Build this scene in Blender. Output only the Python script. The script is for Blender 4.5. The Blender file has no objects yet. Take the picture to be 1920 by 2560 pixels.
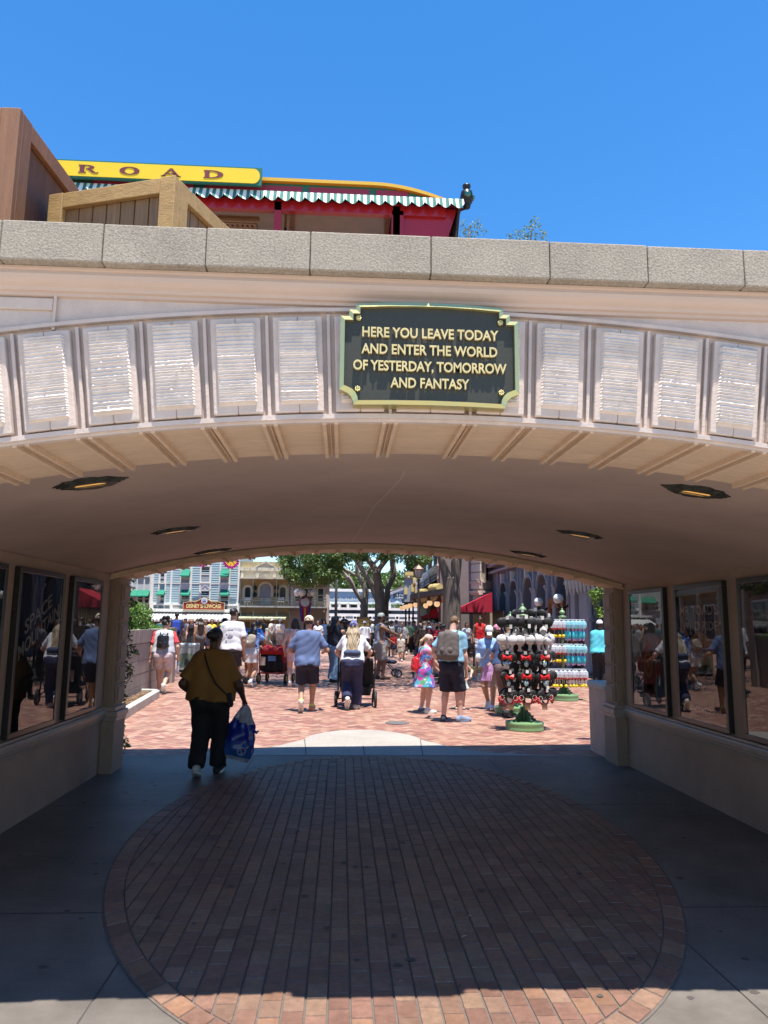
import bpy, bmesh, math, random
import numpy as np
from mathutils import Vector, Matrix
R = math.radians
rnd = random.Random(7)
sc = bpy.context.scene
col = sc.collection
# ------------------------------------------------------------------ camera
FL, PSI, TH, RHO, CH = 1849.0, R(3.1), R(8.64), 0.0115, 1.56
cf = Vector((math.sin(PSI)*math.cos(TH), math.cos(PSI)*math.cos(TH), math.sin(TH)))
_r0 = Vector((math.cos(PSI), -math.sin(PSI), 0)); _u0 = _r0.cross(cf)
cr = _r0*math.cos(RHO)+_u0*math.sin(RHO); cu = _u0*math.cos(RHO)-_r0*math.sin(RHO)
CAM = Vector((0, 0, CH))
cd = bpy.data.cameras.new('camera'); co = bpy.data.objects.new('camera', cd); col.objects.link(co)
cd.sensor_fit = 'VERTICAL'; cd.sensor_height = 36.0; cd.sensor_width = 27.0; cd.lens = 36.0*FL/2560
cd.clip_start = 0.05; cd.clip_end = 2000
co.matrix_world = Matrix(((cr.x, cu.x, -cf.x, 0), (cr.y, cu.y, -cf.y, 0), (cr.z, cu.z, -cf.z, CH), (0, 0, 0, 1)))
sc.camera = co
# ------------------------------------------------------------------ sky and sun
SUNV = Vector((0.06, -0.21, 1.0)).normalized()
EL = math.asin(SUNV.z)
w = bpy.data.worlds.new('World'); sc.world = w; w.use_nodes = True
nt = w.node_tree; nt.nodes.clear()
sk = nt.nodes.new('ShaderNodeTexSky'); sk.sky_type = 'NISHITA'; sk.sun_disc = False
sk.sun_elevation = EL; sk.sun_rotation = math.atan2(SUNV.x, SUNV.y)
sk.altitude = 0; sk.air_density = 1.0; sk.dust_density = 0.0; sk.ozone_density = 4.6
hs = nt.nodes.new('ShaderNodeHueSaturation'); hs.inputs['Saturation'].default_value = 1.27
bg = nt.nodes.new('ShaderNodeBackground'); bg.inputs['Strength'].default_value = 0.125
wo = nt.nodes.new('ShaderNodeOutputWorld')
nt.links.new(sk.outputs[0], hs.inputs['Color']); nt.links.new(hs.outputs[0], bg.inputs[0]); nt.links.new(bg.outputs[0], wo.inputs[0])
sd = bpy.data.lights.new('sun', 'SUN'); sd.energy = 4.6; sd.angle = R(0.53); sd.color = (1.0, 0.955, 0.89)
so = bpy.data.objects.new('sun', sd); col.objects.link(so); so.location = (0, -5, 30)
so.rotation_euler = (-SUNV).to_track_quat('-Z', 'Y').to_euler()
sc.view_settings.view_transform = 'Standard'; sc.view_settings.look = 'None'
sc.view_settings.exposure = 1.05; sc.view_settings.gamma = 1.0
sc.render.engine = 'CYCLES'
sc.cycles.use_denoising = True; sc.cycles.max_bounces = 8; sc.cycles.diffuse_bounces = 5
sc.cycles.glossy_bounces = 4; sc.cycles.transparent_max_bounces = 8
sc.cycles.sample_clamp_indirect = 6.0; sc.cycles.caustics_reflective = False; sc.cycles.caustics_refractive = False
# ------------------------------------------------------------------ pixel helpers (photo displayed 1659 wide)
K = 1920/1659.0
def zg(y): return max(0.0, 0.011*(min(y, 48)-11))
def ray(px, py): return cf+cr*((px*K-960)/FL)-cu*((py*K-1280)/FL)
def at(px, py, Y):
    v = ray(px, py); return CAM+v*(Y/v.y)
def gnd(px, py):
    v = ray(px, py); lo, hi = 1.0, 300.0
    for _ in range(50):
        m = (lo+hi)/2; q = CAM+v*(m/v.y)
        if q.z > zg(m): lo = m
        else: hi = m
    return Vector((q.x, q.y, zg(q.y)))
# ------------------------------------------------------------------ materials
_M = {}
def mat(name, c=(.5, .5, .5), rough=.6, metal=0.0, nscale=0, namt=0.0, bump=0.0, bscale=None, attr=False, spec=.5, coat=0.0,
        emit=None, estr=0, c2=None, stretch=(1, 1, 1), stain=0.0, sscale=1.5, alpha=None, trans=0, ior=1.45, coatior=1.5, detail=5, sub=0):
    if name in _M: return _M[name]
    m = bpy.data.materials.new(name); m.use_nodes = True; t = m.node_tree; b = t.nodes['Principled BSDF']
    b.inputs['Roughness'].default_value = rough; b.inputs['Metallic'].default_value = metal
    b.inputs['Specular IOR Level'].default_value = spec; b.inputs['Coat Weight'].default_value = coat
    b.inputs['Coat Roughness'].default_value = 0.02; b.inputs['Coat IOR'].default_value = coatior
    b.inputs['IOR'].default_value = ior; b.inputs['Transmission Weight'].default_value = trans
    if alpha is not None: b.inputs['Alpha'].default_value = alpha
    src = None
    if attr:
        a = t.nodes.new('ShaderNodeAttribute'); a.attribute_name = 'col'; src = a.outputs['Color']
    def coords(sc_):
        tc = t.nodes.new('ShaderNodeTexCoord'); mp = t.nodes.new('ShaderNodeMapping'); mp.inputs['Scale'].default_value = stretch
        t.links.new(tc.outputs['Object'], mp.inputs[0]); n = t.nodes.new('ShaderNodeTexNoise')
        n.inputs['Scale'].default_value = sc_; n.inputs['Detail'].default_value = detail; n.inputs['Roughness'].default_value = .65
        t.links.new(mp.outputs[0], n.inputs['Vector']); return n
    def mulby(src, n, lo, hi, f0=.25, f1=.75):
        mr = t.nodes.new('ShaderNodeMapRange'); mr.inputs[1].default_value = f0; mr.inputs[2].default_value = f1
        mr.inputs[3].default_value = lo; mr.inputs[4].default_value = hi; t.links.new(n.outputs['Fac'], mr.inputs[0])
        mx = t.nodes.new('ShaderNodeMix'); mx.data_type = 'RGBA'; mx.blend_type = 'MULTIPLY'; mx.inputs[0].default_value = 1
        if src is None: mx.inputs[6].default_value = (*c, 1)
        else: t.links.new(src, mx.inputs[6])
        t.links.new(mr.outputs[0], mx.inputs[7]); return mx.outputs[2]
    if c2 is not None and nscale:
        n = coords(nscale); mr = t.nodes.new('ShaderNodeMapRange'); mr.inputs[1].default_value = .35; mr.inputs[2].default_value = .65
        t.links.new(n.outputs['Fac'], mr.inputs[0])
        mx = t.nodes.new('ShaderNodeMix'); mx.data_type = 'RGBA'
        if src is None: mx.inputs[6].default_value = (*c, 1)
        else: t.links.new(src, mx.inputs[6])
        mx.inputs[7].default_value = (*c2, 1); t.links.new(mr.outputs[0], mx.inputs[0]); src = mx.outputs[2]
    if namt and nscale: src = mulby(src, coords(nscale), 1-namt, 1+namt*.6)
    if stain: src = mulby(src, coords(sscale), 1-stain, 1+stain*.35, .3, .7)
    if src is not None: t.links.new(src, b.inputs['Base Color'])
    else: b.inputs['Base Color'].default_value = (*c, 1)
    if bump:
        n = coords(bscale or nscale or 40); bp = t.nodes.new('ShaderNodeBump'); bp.inputs['Strength'].default_value = bump
        bp.inputs['Distance'].default_value = .01; t.links.new(n.outputs['Fac'], bp.inputs['Height']); t.links.new(bp.outputs[0], b.inputs['Normal'])
    if emit:
        b.inputs['Emission Color'].default_value = (*emit, 1); b.inputs['Emission Strength'].default_value = estr
    _M[name] = m; return m
# ------------------------------------------------------------------ objects
WM = {}
def tag(o, label=None, cat=None, group=None, kind=None):
    if label: o['label'] = label
    if cat: o['category'] = cat
    if group: o['group'] = group
    if kind: o['kind'] = kind
    return o
def empty(name, loc=(0, 0, 0), rz=0.0, label=None, cat=None, group=None):
    o = bpy.data.objects.new(name, None); col.objects.link(o); o.location = loc; o.rotation_euler = (0, 0, rz); o.empty_display_size = .1
    WM[o.name] = Matrix.Translation(Vector(loc)) @ Matrix.Rotation(rz, 4, 'Z')
    return tag(o, label, cat, group)
def children(o): return [c for c in bpy.data.objects if c.parent == o]
KIDS = {}
def copy_tree(o, parent=None):
    c = o.copy(); col.objects.link(c)
    if parent: c.parent = parent; KIDS.setdefault(parent.name, []).append(c)
    if o.name in WM: WM[c.name] = WM[o.name]
    for ch in KIDS.get(o.name, []): copy_tree(ch, c)
    return c
def link(name, me, m=None, parent=None, smooth=False, bevel=0, label=None):
    o = bpy.data.objects.new(name, me); col.objects.link(o)
    if m is not None: me.materials.append(m)
    if parent is not None:
        o.parent = parent; KIDS.setdefault(parent.name, []).append(o)
        if parent.name in WM: WM[o.name] = WM[parent.name]
    if smooth: me.polygons.foreach_set('use_smooth', [True]*len(me.polygons))
    if bevel:
        b = o.modifiers.new('bevel', 'BEVEL'); b.width = bevel; b.segments = 2; b.limit_method = 'ANGLE'; b.angle_limit = R(40)
    if label: o['label'] = label
    return o
def npmesh(name, V, F, cols=None):
    V = np.asarray(V, dtype=np.float32); F = np.asarray(F, dtype=np.int32); k = F.shape[1]
    me = bpy.data.meshes.new(name); me.vertices.add(len(V)); me.vertices.foreach_set('co', V.ravel())
    me.loops.add(F.size); me.loops.foreach_set('vertex_index', F.ravel()); me.polygons.add(len(F))
    me.polygons.foreach_set('loop_start', np.arange(0, F.size, k, dtype=np.int32))
    me.update(calc_edges=True); me.validate()
    if cols is not None:
        at_ = me.color_attributes.new('col', 'FLOAT_COLOR', 'CORNER')
        cc = np.ones((F.size, 4), np.float32); cc[:, :3] = np.repeat(np.asarray(cols, np.float32), k, axis=0); at_.data.foreach_set('color', cc.ravel())
    return me
class MB:
    def __init__(s): s.v = []; s.f = []; s.c = []; s.cur = None
    def color(s, c): s.cur = c; return s
    def _add(s, vs, fs):
        n = len(s.v); s.v += [tuple(p) for p in vs]
        for f in fs: s.f.append([i+n for i in f]); s.c.append(s.cur)
        return s
    def poly(s, pts): return s._add(pts, [list(range(len(pts)))])
    def hexa(s, p): return s._add(p, [[0, 3, 2, 1], [4, 5, 6, 7], [0, 1, 5, 4], [1, 2, 6, 5], [2, 3, 7, 6], [3, 0, 4, 7]])
    def box(s, x0, x1, y0, y1, z0, z1):
        return s.hexa([(x0, y0, z0), (x1, y0, z0), (x1, y1, z0), (x0, y1, z0), (x0, y0, z1), (x1, y0, z1), (x1, y1, z1), (x0, y1, z1)])
    def bar(s, a, b, wd, hd, up=(0, 0, 1)):
        a = Vector(a); b = Vector(b); d = (b-a).normalized(); u = Vector(up)
        if abs(d.dot(u)) > .98: u = Vector((0, 1, 0))
        x = d.cross(u).normalized()*wd/2; y = x.cross(d).normalized()*hd/2
        return s.hexa([a-x-y, a+x-y, b+x-y, b-x-y, a-x+y, a+x+y, b+x+y, b-x+y])
    def prism(s, pts, off):
        off = Vector(off); n = len(pts); a = [Vector(p) for p in pts]; b = [p+off for p in a]
        fs = [list(range(n))[::-1], list(range(n, 2*n))]+[[i, (i+1) % n, n+(i+1) % n, n+i] for i in range(n)]
        return s._add(a+b, fs)
    def tube(s, pts, rs, n=8, cap=True, flat=None):
        pts = [Vector(p) for p in pts]
        if not isinstance(rs, (list, tuple)): rs = [rs]*len(pts)
        vs = []; x = None
        for i, p in enumerate(pts):
            d = (pts[min(i+1, len(pts)-1)]-pts[max(i-1, 0)])
            d = d.normalized() if d.length > 1e-9 else Vector((0, 0, 1))
            if x is None:
                x = d.orthogonal().normalized()
            else:
                x = (x-d*x.dot(d)); x = x.normalized() if x.length > 1e-6 else d.orthogonal().normalized()
            y = d.cross(x)
            for k in range(n):
                a = 2*math.pi*k/n; o = x*math.cos(a)*rs[i]+y*math.sin(a)*rs[i]
                if flat: o = Vector((o.x*flat[0], o.y*flat[1], o.z*flat[2]))
                vs.append(p+o)
        fs = [[i*n+k, i*n+(k+1) % n, (i+1)*n+(k+1) % n, (i+1)*n+k] for i in range(len(pts)-1) for k in range(n)]
        if cap: fs += [list(range(n))[::-1], [(len(pts)-1)*n+k for k in range(n)]]
        return s._add(vs, fs)
    def lathe(s, prof, c=(0, 0, 0), n=24, cap=True):
        vs = [(c[0]+r*math.cos(2*math.pi*k/n), c[1]+r*math.sin(2*math.pi*k/n), c[2]+z) for r, z in prof for k in range(n)]
        fs = [[i*n+k, i*n+(k+1) % n, (i+1)*n+(k+1) % n, (i+1)*n+k] for i in range(len(prof)-1) for k in range(n)]
        if cap: fs += [list(range(n))[::-1], [(len(prof)-1)*n+k for k in range(n)]]
        return s._add(vs, fs)
    def ball(s, c, r, n=12, m=8, sx=1, sy=1, sz=1, rot=None):
        vs = []; fs = []
        for i in range(m+1):
            t = math.pi*i/m
            for k in range(n):
                a = 2*math.pi*k/n; p = Vector((r*sx*math.sin(t)*math.cos(a), r*sy*math.sin(t)*math.sin(a), r*sz*math.cos(t)))
                if rot is not None: p = rot @ p
                vs.append(Vector(c)+p)
        for i in range(m):
            for k in range(n): fs.append([i*n+k, (i+1)*n+k, (i+1)*n+(k+1) % n, i*n+(k+1) % n])
        return s._add(vs, fs)
    def mesh(s, name):
        me = bpy.data.meshes.new(name); me.from_pydata([tuple(p) for p in s.v], [], s.f)
        if any(c is not None for c in s.c):
            a = me.color_attributes.new('col', 'FLOAT_COLOR', 'CORNER'); out = []
            for f, c in zip(s.f, s.c): out += [*(c or (.5, .5, .5)), 1.0]*len(f)
            a.data.foreach_set('color', out)
        me.validate(); me.update(); return me
    def build(s, name, m, parent=None, smooth=False, bevel=0, local=False, label=None):
        if parent is not None and not local and parent.name in WM:
            iv = WM[parent.name].inverted(); s.v = [tuple(iv @ Vector(p)) for p in s.v]
        me = s.mesh(name); return link(name, me, m, parent, smooth, bevel, label)
def textmesh(txt, size, ext=.002, bold=0.0, align='CENTER', sx=1.0, spacing=1.0):
    cu_ = bpy.data.curves.new('t', 'FONT'); cu_.body = txt; cu_.size = size; cu_.extrude = ext; cu_.offset = bold; cu_.align_x = align
    cu_.space_character = spacing; cu_.resolution_u = 3
    o = bpy.data.objects.new('t', cu_); col.objects.link(o)
    dg = bpy.context.evaluated_depsgraph_get(); me = bpy.data.meshes.new_from_object(o.evaluated_get(dg))
    bpy.data.objects.remove(o); bpy.data.curves.remove(cu_)
    vs = [(v.co.x*sx, v.co.y, v.co.z) for v in me.vertices]; fs = [list(p.vertices) for p in me.polygons]; bpy.data.meshes.remove(me)
    return vs, fs
def addtext(mb, txt, size, fn, **kw):
    vs, fs = textmesh(txt, size, **kw); return mb._add([fn(*v) for v in vs], fs)
def noise1(x, y, z=0):
    return math.sin(x*1.7+1.3*math.sin(y*2.1+z))+math.sin(y*2.3+1.1*math.sin(x*1.9-z*1.7))+math.sin((x+y)*3.1+z*2.3)*.6
# ================================================================== SETTING: ground
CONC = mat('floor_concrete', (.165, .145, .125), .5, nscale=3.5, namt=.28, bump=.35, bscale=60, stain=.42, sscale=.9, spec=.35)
CONCL = mat('pale_concrete', (.37, .335, .295), .75, nscale=30, namt=.22, bump=.4, bscale=90, stain=.18, sscale=1.1)
MORT = mat('mortar', (.13, .11, .095), .9, nscale=60, namt=.3)
PAV = mat('paver', (.4, .2, .15), .56, attr=True, nscale=28, namt=.28, bump=.35, bscale=110, stain=.2, sscale=2.3, spec=.4)
def sheet(name, pts, m, kind='structure', sub=None):
    mb = MB(); mb.poly(pts); return tag(mb.build(name, m), kind=kind)
# one big ground sheet following the gentle rise of the square
ys = [-30, 11, 14, 20, 30, 48, 90, 400]
mb = MB()
for a, b in zip(ys[:-1], ys[1:]):
    xw = 400
    mb.poly([(-xw, a, zg(a)-.012), (xw, a, zg(a)-.012), (xw, b, zg(b)-.012), (-xw, b, zg(b)-.012)])
tag(mb.build('ground', mat('square_paving', (.36, .215, .17), .75, nscale=1.6, namt=.2, stain=.2, sscale=.4)), kind='structure')
# herringbone brick of the square, one flat brick each
def herring(x0, x1, y0, y1, w_=.098, gap=.006):
    c = math.cos(math.pi/4); V = []; F = []; C = []
    n = int(max(x1-x0, y1-y0)/w_)+4; cx, cy = (x0+x1)/2, (y0+y1)/2
    pal = [(.40, .215, .155), (.37, .19, .138), (.43, .24, .175), (.34, .165, .125), (.41, .245, .17), (.31, .148, .118), (.45, .275, .205)]
    rr = random.Random(3)
    for i in range(-n, n):
        for j in range(-n//2, n//2):
            bx, by = i+2*j, i-2*j
            for kx, ky, lx, ly in ((0, 0, 2, 1), (0, 1, 1, 2)):
                px_, py_ = (bx+kx)*w_, (by+ky)*w_
                mx, my = px_+lx*w_/2, py_+ly*w_/2
                X = cx+(mx-my)*c; Y = cy+(mx+my)*c
                if not (x0 < X < x1 and y0 < Y < y1): continue
                g = gap/2; z = rr.uniform(-.0012, .0012)
                for ux, uy in ((px_+g, py_+g), (px_+lx*w_-g, py_+g), (px_+lx*w_-g, py_+ly*w_-g), (px_+g, py_+ly*w_-g)):
                    yy = cy+(ux+uy)*c
                    V.append((cx+(ux-uy)*c, yy, zg(yy)+z))
                k = len(V); F.append((k-4, k-3, k-2, k-1)); q = rr.choice(pal); s = rr.uniform(.82, 1.12)
                C.append((q[0]*s, q[1]*s, q[2]*s))
    return npmesh('plaza_brick', V, F, C)
tag(link('plaza_brick', herring(-7.6, 9.0, 9.0, 25.5), PAV), kind='structure')
mb = MB(); 
for a, b in zip((8.6, 11, 14, 20), (11, 14, 20, 25.6)):
    mb.poly([(-7.8, a, zg(a)-.005), (9.2, a, zg(a)-.005), (9.2, b, zg(b)-.005), (-7.8, b, zg(b)-.005)])
tag(mb.build('plaza_mortar', mat('plaza_mortar', (.33, .22, .18), .9, nscale=40, namt=.2)), kind='structure')
# concrete floor of the passage with its slab joints, pale apron at the far mouth
XL, XR = -2.48, 3.28; XC = .39
EX, EY, EA, EB = .341, 5.96, 1.845, 3.19
mb = MB(); G = .004
for (x0, x1) in ((-2.6, -1.0), (-1.0, EX), (EX, 1.75), (1.75, 3.45)):
    for (y0, y1) in ((2.9, 4.35), (4.35, 6.75), (6.75, 9.2)):
        g = .005; mb.poly([(x0+g, y0+g, G), (x1-g, y0+g, G), (x1-g, y1-g, G), (x0+g, y1-g, G)])
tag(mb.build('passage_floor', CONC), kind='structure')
sheet('passage_subfloor', [(-9, 2.9, .0), (9, 2.9, .0), (9, 9.0, .0), (-9, 9.0, .0)], mat('joint_dark', (.10, .09, .085), .9))
sheet('forecourt', [(-14, -14, .0), (14, -14, .0), (14, 2.895, .0), (-14, 2.895, .0)], mat('bounce_concrete', (.43, .385, .335), .8, nscale=3, namt=.12))  # unseen ground, paler than the passage concrete to bounce light onto the arch
apr = [(-2.0, 9.204), (2.7, 9.204), (1.85, 9.42), (1.42, 9.86), (1.10, 10.45)]
apr += [(.31+.82*math.cos(t), 10.25+1.1*math.sin(t)) for t in [R(a) for a in range(12, 170, 12)]]
apr += [(-.48, 10.45), (-.80, 9.86), (-1.25, 9.42)]
sheet('apron', [(x, y, zg(y)+.006) for x, y in apr], CONCL)
mb = MB()
for a, b in (((1.10, 10.45), (1.0, 9.21)), ((-.48, 10.45), (-.4, 9.21)), ((.3, 9.9), (.3, 9.21))):
    mb.poly([(a[0]-.006, a[1], .0085), (b[0]-.006, b[1], .0085), (b[0]+.006, b[1], .0085), (a[0]+.006, a[1], .0085)])
tag(mb.build('apron_joint', mat('joint_dark')), kind='structure')
# oval of brick pavers in the passage: border ring and straight courses
def clip(poly, inside, inter):
    out = []
    for i in range(len(poly)):
        a, b = poly[i-1], poly[i]; ia, ib = inside(a), inside(b)
        if ib:
            if not ia: out.append(inter(a, b))
            out.append(b)
        elif ia: out.append(inter(a, b))
    return out
pal = [(.40, .165, .115), (.36, .14, .105), (.46, .25, .155), (.52, .33, .20), (.50, .31, .205), (.33, .125, .095), (.56, .27, .13), (.44, .21, .15), (.48, .29, .19)]
mb = MB(); rr = random.Random(11)
def paver(poly, z0=.006, z1=.0125):
    # chamfered top and sides, all of one colour
    cx_ = sum(p[0] for p in poly)/len(poly); cy_ = sum(p[1] for p in poly)/len(poly)
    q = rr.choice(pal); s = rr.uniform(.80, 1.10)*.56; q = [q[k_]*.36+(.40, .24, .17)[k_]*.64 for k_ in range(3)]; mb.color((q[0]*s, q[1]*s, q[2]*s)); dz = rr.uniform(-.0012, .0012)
    inn = []
    for x, y in poly:
        d = math.hypot(x-cx_, y-cy_)+1e-6; k_ = max(0, (d-.0035)/d); inn.append((cx_+(x-cx_)*k_, cy_+(y-cy_)*k_))
    n = len(poly)
    mb._add([(x, y, z0) for x, y in poly]+[(x, y, z1+dz) for x, y in inn], [list(range(n, 2*n))]+[[i, (i+1) % n, n+(i+1) % n, n+i] for i in range(n)])
NS = 104; RW = .105
for k in range(NS):
    t0, t1 = 2*math.pi*k/NS+.002, 2*math.pi*(k+1)/NS-.002
    q = []
    for t, o in ((t0, 0), (t1, 0), (t1, RW), (t0, RW)):
        q.append((EX+(EA-o)*math.cos(t), EY+(EB-o)*math.sin(t)))
    paver(q)
BW, BL = .0925, .134
IA, IB = EA-RW-.006, EB-RW-.006
seg = [(EX+IA*math.cos(2*math.pi*i/72), EY+IB*math.sin(2*math.pi*i/72)) for i in range(72)]
nx = int(2*IA/BW)+3
for i in range(-nx//2, nx//2+1):
    for j in range(-2, 52):
        jit = .5*(i % 2)+.13*math.sin(i*2.3)
        x0 = EX+i*BW; y0 = EY-IB+(j-1+jit)*BL
        poly = [(x0+.0034, y0+.0012), (x0+BW-.0034, y0+.0012), (x0+BW-.0034, y0+BL-.0012), (x0+.0034, y0+BL-.0012)]
        if all(((x-EX)/IA)**2+((y-EY)/IB)**2 > 1 for x, y in poly) : continue
        for a in range(72):
            p, q = seg[a], seg[(a+1) % 72]; nx_, ny_ = -(q[1]-p[1]), q[0]-p[0]
            ins = lambda r_: (r_[0]-p[0])*nx_+(r_[1]-p[1])*ny_ >= 0
            if all(ins(r_) for r_ in poly): continue
            def inter(u_, v_):
                du = (u_[0]-p[0])*nx_+(u_[1]-p[1])*ny_; dv = (v_[0]-p[0])*nx_+(v_[1]-p[1])*ny_; t = du/(du-dv)
                return (u_[0]+(v_[0]-u_[0])*t, u_[1]+(v_[1]-u_[1])*t)
            poly = clip(poly, ins, inter)
            if len(poly) < 3: break
        if len(poly) >= 3: paver(poly)
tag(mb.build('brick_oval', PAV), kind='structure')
sheet('oval_bed', [(EX+(EA+.012)*math.cos(2*math.pi*i/96), EY+(EB+.012)*math.sin(2*math.pi*i/96), .0075) for i in range(96)], MORT)
# a few fallen leaves on the brick
mb = MB()
for px_, py_ in ((413, 2108), (533, 2093), (875, 1993), (1003, 2030), (1015, 1985), (866, 2128), (470, 1905), (1370, 1930), (640, 1905)):
    q = gnd(px_, py_); a = rnd.uniform(0, 6.28); l = rnd.uniform(.012, .024); cx_, sx_ = math.cos(a), math.sin(a)
    mb.poly([(q.x-cx_*l, q.y-sx_*l, .016), (q.x+sx_*l*.25, q.y-cx_*l*.25, .019), (q.x+cx_*l, q.y+sx_*l, .016), (q.x-sx_*l*.25, q.y+cx_*l*.25, .02)])
tag(mb.build('fallen_leaves', mat('dry_leaf', (.42, .33, .22), .8)), kind='stuff')
mb = MB(); rr = random.Random(19)   # old gum and drip spots trodden into the floor
for _ in range(170):
    x, y = rr.uniform(-2.3, 3.1), rr.uniform(3.3, 9.1); r_ = rr.uniform(.008, .024); n = 9; ov = ((x-EX)/EA)**2+((y-EY)/EB)**2 < 1; z = .0155 if ov else .0052
    if .93 < ((x-EX)/EA)**2+((y-EY)/EB)**2 < 1.07: continue
    mb.poly([(x+r_*(1+.35*math.sin(3*a+x*9))*math.cos(a), y+r_*(1+.3*math.cos(2*a+y*7))*math.sin(a), z) for a in [6.2832*i/n for i in range(n)]])
tag(mb.build('floor_spots', mat('spot_dark', (.075, .062, .055), .7)), kind='stuff')
q = gnd(858, 1562)
mc = MB(); mc.lathe([(.19, zg(q.y)+.002), (.19, zg(q.y)+.008), (.165, zg(q.y)+.0085), (.16, zg(q.y)+.006)], (q.x, q.y, 0), 28)
tag(mc.build('manhole_cover', mat('cast_iron', (.20, .19, .18), .5, .4, nscale=30, namt=.3)), 'round grey metal cover set in the brick of the square', 'manhole cover')

# ================================================================== THE BRIDGE: one thing with its parts
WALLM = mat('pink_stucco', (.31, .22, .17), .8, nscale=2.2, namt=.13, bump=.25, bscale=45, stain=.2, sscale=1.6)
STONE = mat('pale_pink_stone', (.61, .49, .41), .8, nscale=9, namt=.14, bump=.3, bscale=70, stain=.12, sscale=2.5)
SOFF = mat('tan_stone', (.64, .46, .315), .78, nscale=14, namt=.16, bump=.25, bscale=60, stretch=(1, 5, 5), stain=.12, sscale=1.8)
CEILM = mat('ceiling_plaster', (.45, .325, .27), .75, nscale=1.3, namt=.10, bump=.15, bscale=30, stain=.13, sscale=1.1)
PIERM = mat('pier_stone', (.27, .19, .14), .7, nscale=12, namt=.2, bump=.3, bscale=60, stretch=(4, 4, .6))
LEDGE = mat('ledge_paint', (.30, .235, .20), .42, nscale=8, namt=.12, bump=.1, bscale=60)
AGG = mat('coping_aggregate', (.385, .325, .25), .9, nscale=110, namt=.42, bump=.4, bscale=110, stain=.2, sscale=3.0, detail=3)
RA = 10.7; ZA = 2.405
def za(x, up=0.0): return ZA-(RA-math.sqrt(RA*RA-(x-XC)**2))+up
br = empty('railway_bridge', (XC, 2.95, 0), 0, 'pink stone railway bridge with a wide low arch over the brick passage', 'bridge')
Y0, Y1, YF0, YF1 = 2.95, 3.52, 8.10, 8.45
def sk(x): return .083*(x-XL)   # the far face runs slightly askew
# near front wall with the arch cut out, and side walls standing on
xs = np.linspace(XL-.02, XR+.02, 49)
mb = MB()
def wallstrip(mb, y0, y1, ztop, k=0):
    for a, b in zip(xs[:-1], xs[1:]):
        s, t = k*sk(a), k*sk(b)
        mb._add([(a, y0+s, za(a)), (b, y0+t, za(b)), (b, y0+t, ztop), (a, y0+s, ztop)], [[0, 1, 2, 3]])
        mb._add([(a, y1+s, za(a)), (b, y1+t, za(b)), (b, y1+t, ztop), (a, y1+s, ztop)], [[3, 2, 1, 0]])
        mb._add([(a, y0+s, za(a)), (b, y0+t, za(b)), (b, y1+t, za(b)), (a, y1+s, za(a))], [[3, 2, 1, 0]])
def skbox(mb, x0, x1, y0, y1, z0, z1):
    s, t = sk(x0), sk(x1); mb.hexa([(x0, y0+s, z0), (x1, y0+t, z0), (x1, y1+t, z0), (x0, y1+s, z0), (x0, y0+s, z1), (x1, y0+t, z1), (x1, y1+t, z1), (x0, y1+s, z1)])
wallstrip(mb, Y0, Y1, 2.96)
mb.box(-9, XL-.02, Y0, Y1, 0, 2.96); mb.box(XR+.02, 9, Y0, Y1, 0, 2.96)
mb.build('front_wall', STONE, br)
mb = MB(); wallstrip(mb, YF0, YF1, 3.3, 1); skbox(mb, -9, XL-.02, YF0, YF1, 0, 3.3); skbox(mb, XR+.02, 9, YF0, YF1, 0, 3.3)
mb.build('back_wall', STONE, br)
# vaulted ceiling
mb = MB()
for a, b in zip(xs[:-1], xs[1:]):
    mb.poly([(a, Y1-.01, za(a, .05)), (a, YF0+.01+sk(a), za(a, .05)), (b, YF0+.01+sk(b), za(b, .05)), (b, Y1-.01, za(b, .05))])
mb.build('ceiling', CEILM, br, smooth=True)
# pale hairline repair running across the vault
mb = MB(); ck = []
for px_, py_ in ((1012, 1175), (1003, 1196), (985, 1215), (962, 1240), (935, 1265), (915, 1302), (890, 1340), (868, 1385)):
    d = ray(px_/K, py_/K); lo, hi = 2.0, 9.0
    for _ in range(40):
        m_ = (lo+hi)/2; q = CAM+d*(m_/d.y)
        if q.z < za(q.x, .05): lo = m_
        else: hi = m_
    ck.append(q)
for a, b in zip(ck[:-1], ck[1:]): mb.poly([(a.x-.007, a.y, za(a.x-.007, .0485)), (a.x+.007, a.y, za(a.x+.007, .0485)), (b.x+.006, b.y, za(b.x+.006, .0485)), (b.x-.006, b.y, za(b.x-.006, .0485))])
mb.build('hairline_repair', mat('filler', (.53, .40, .34), .8), br)
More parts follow.
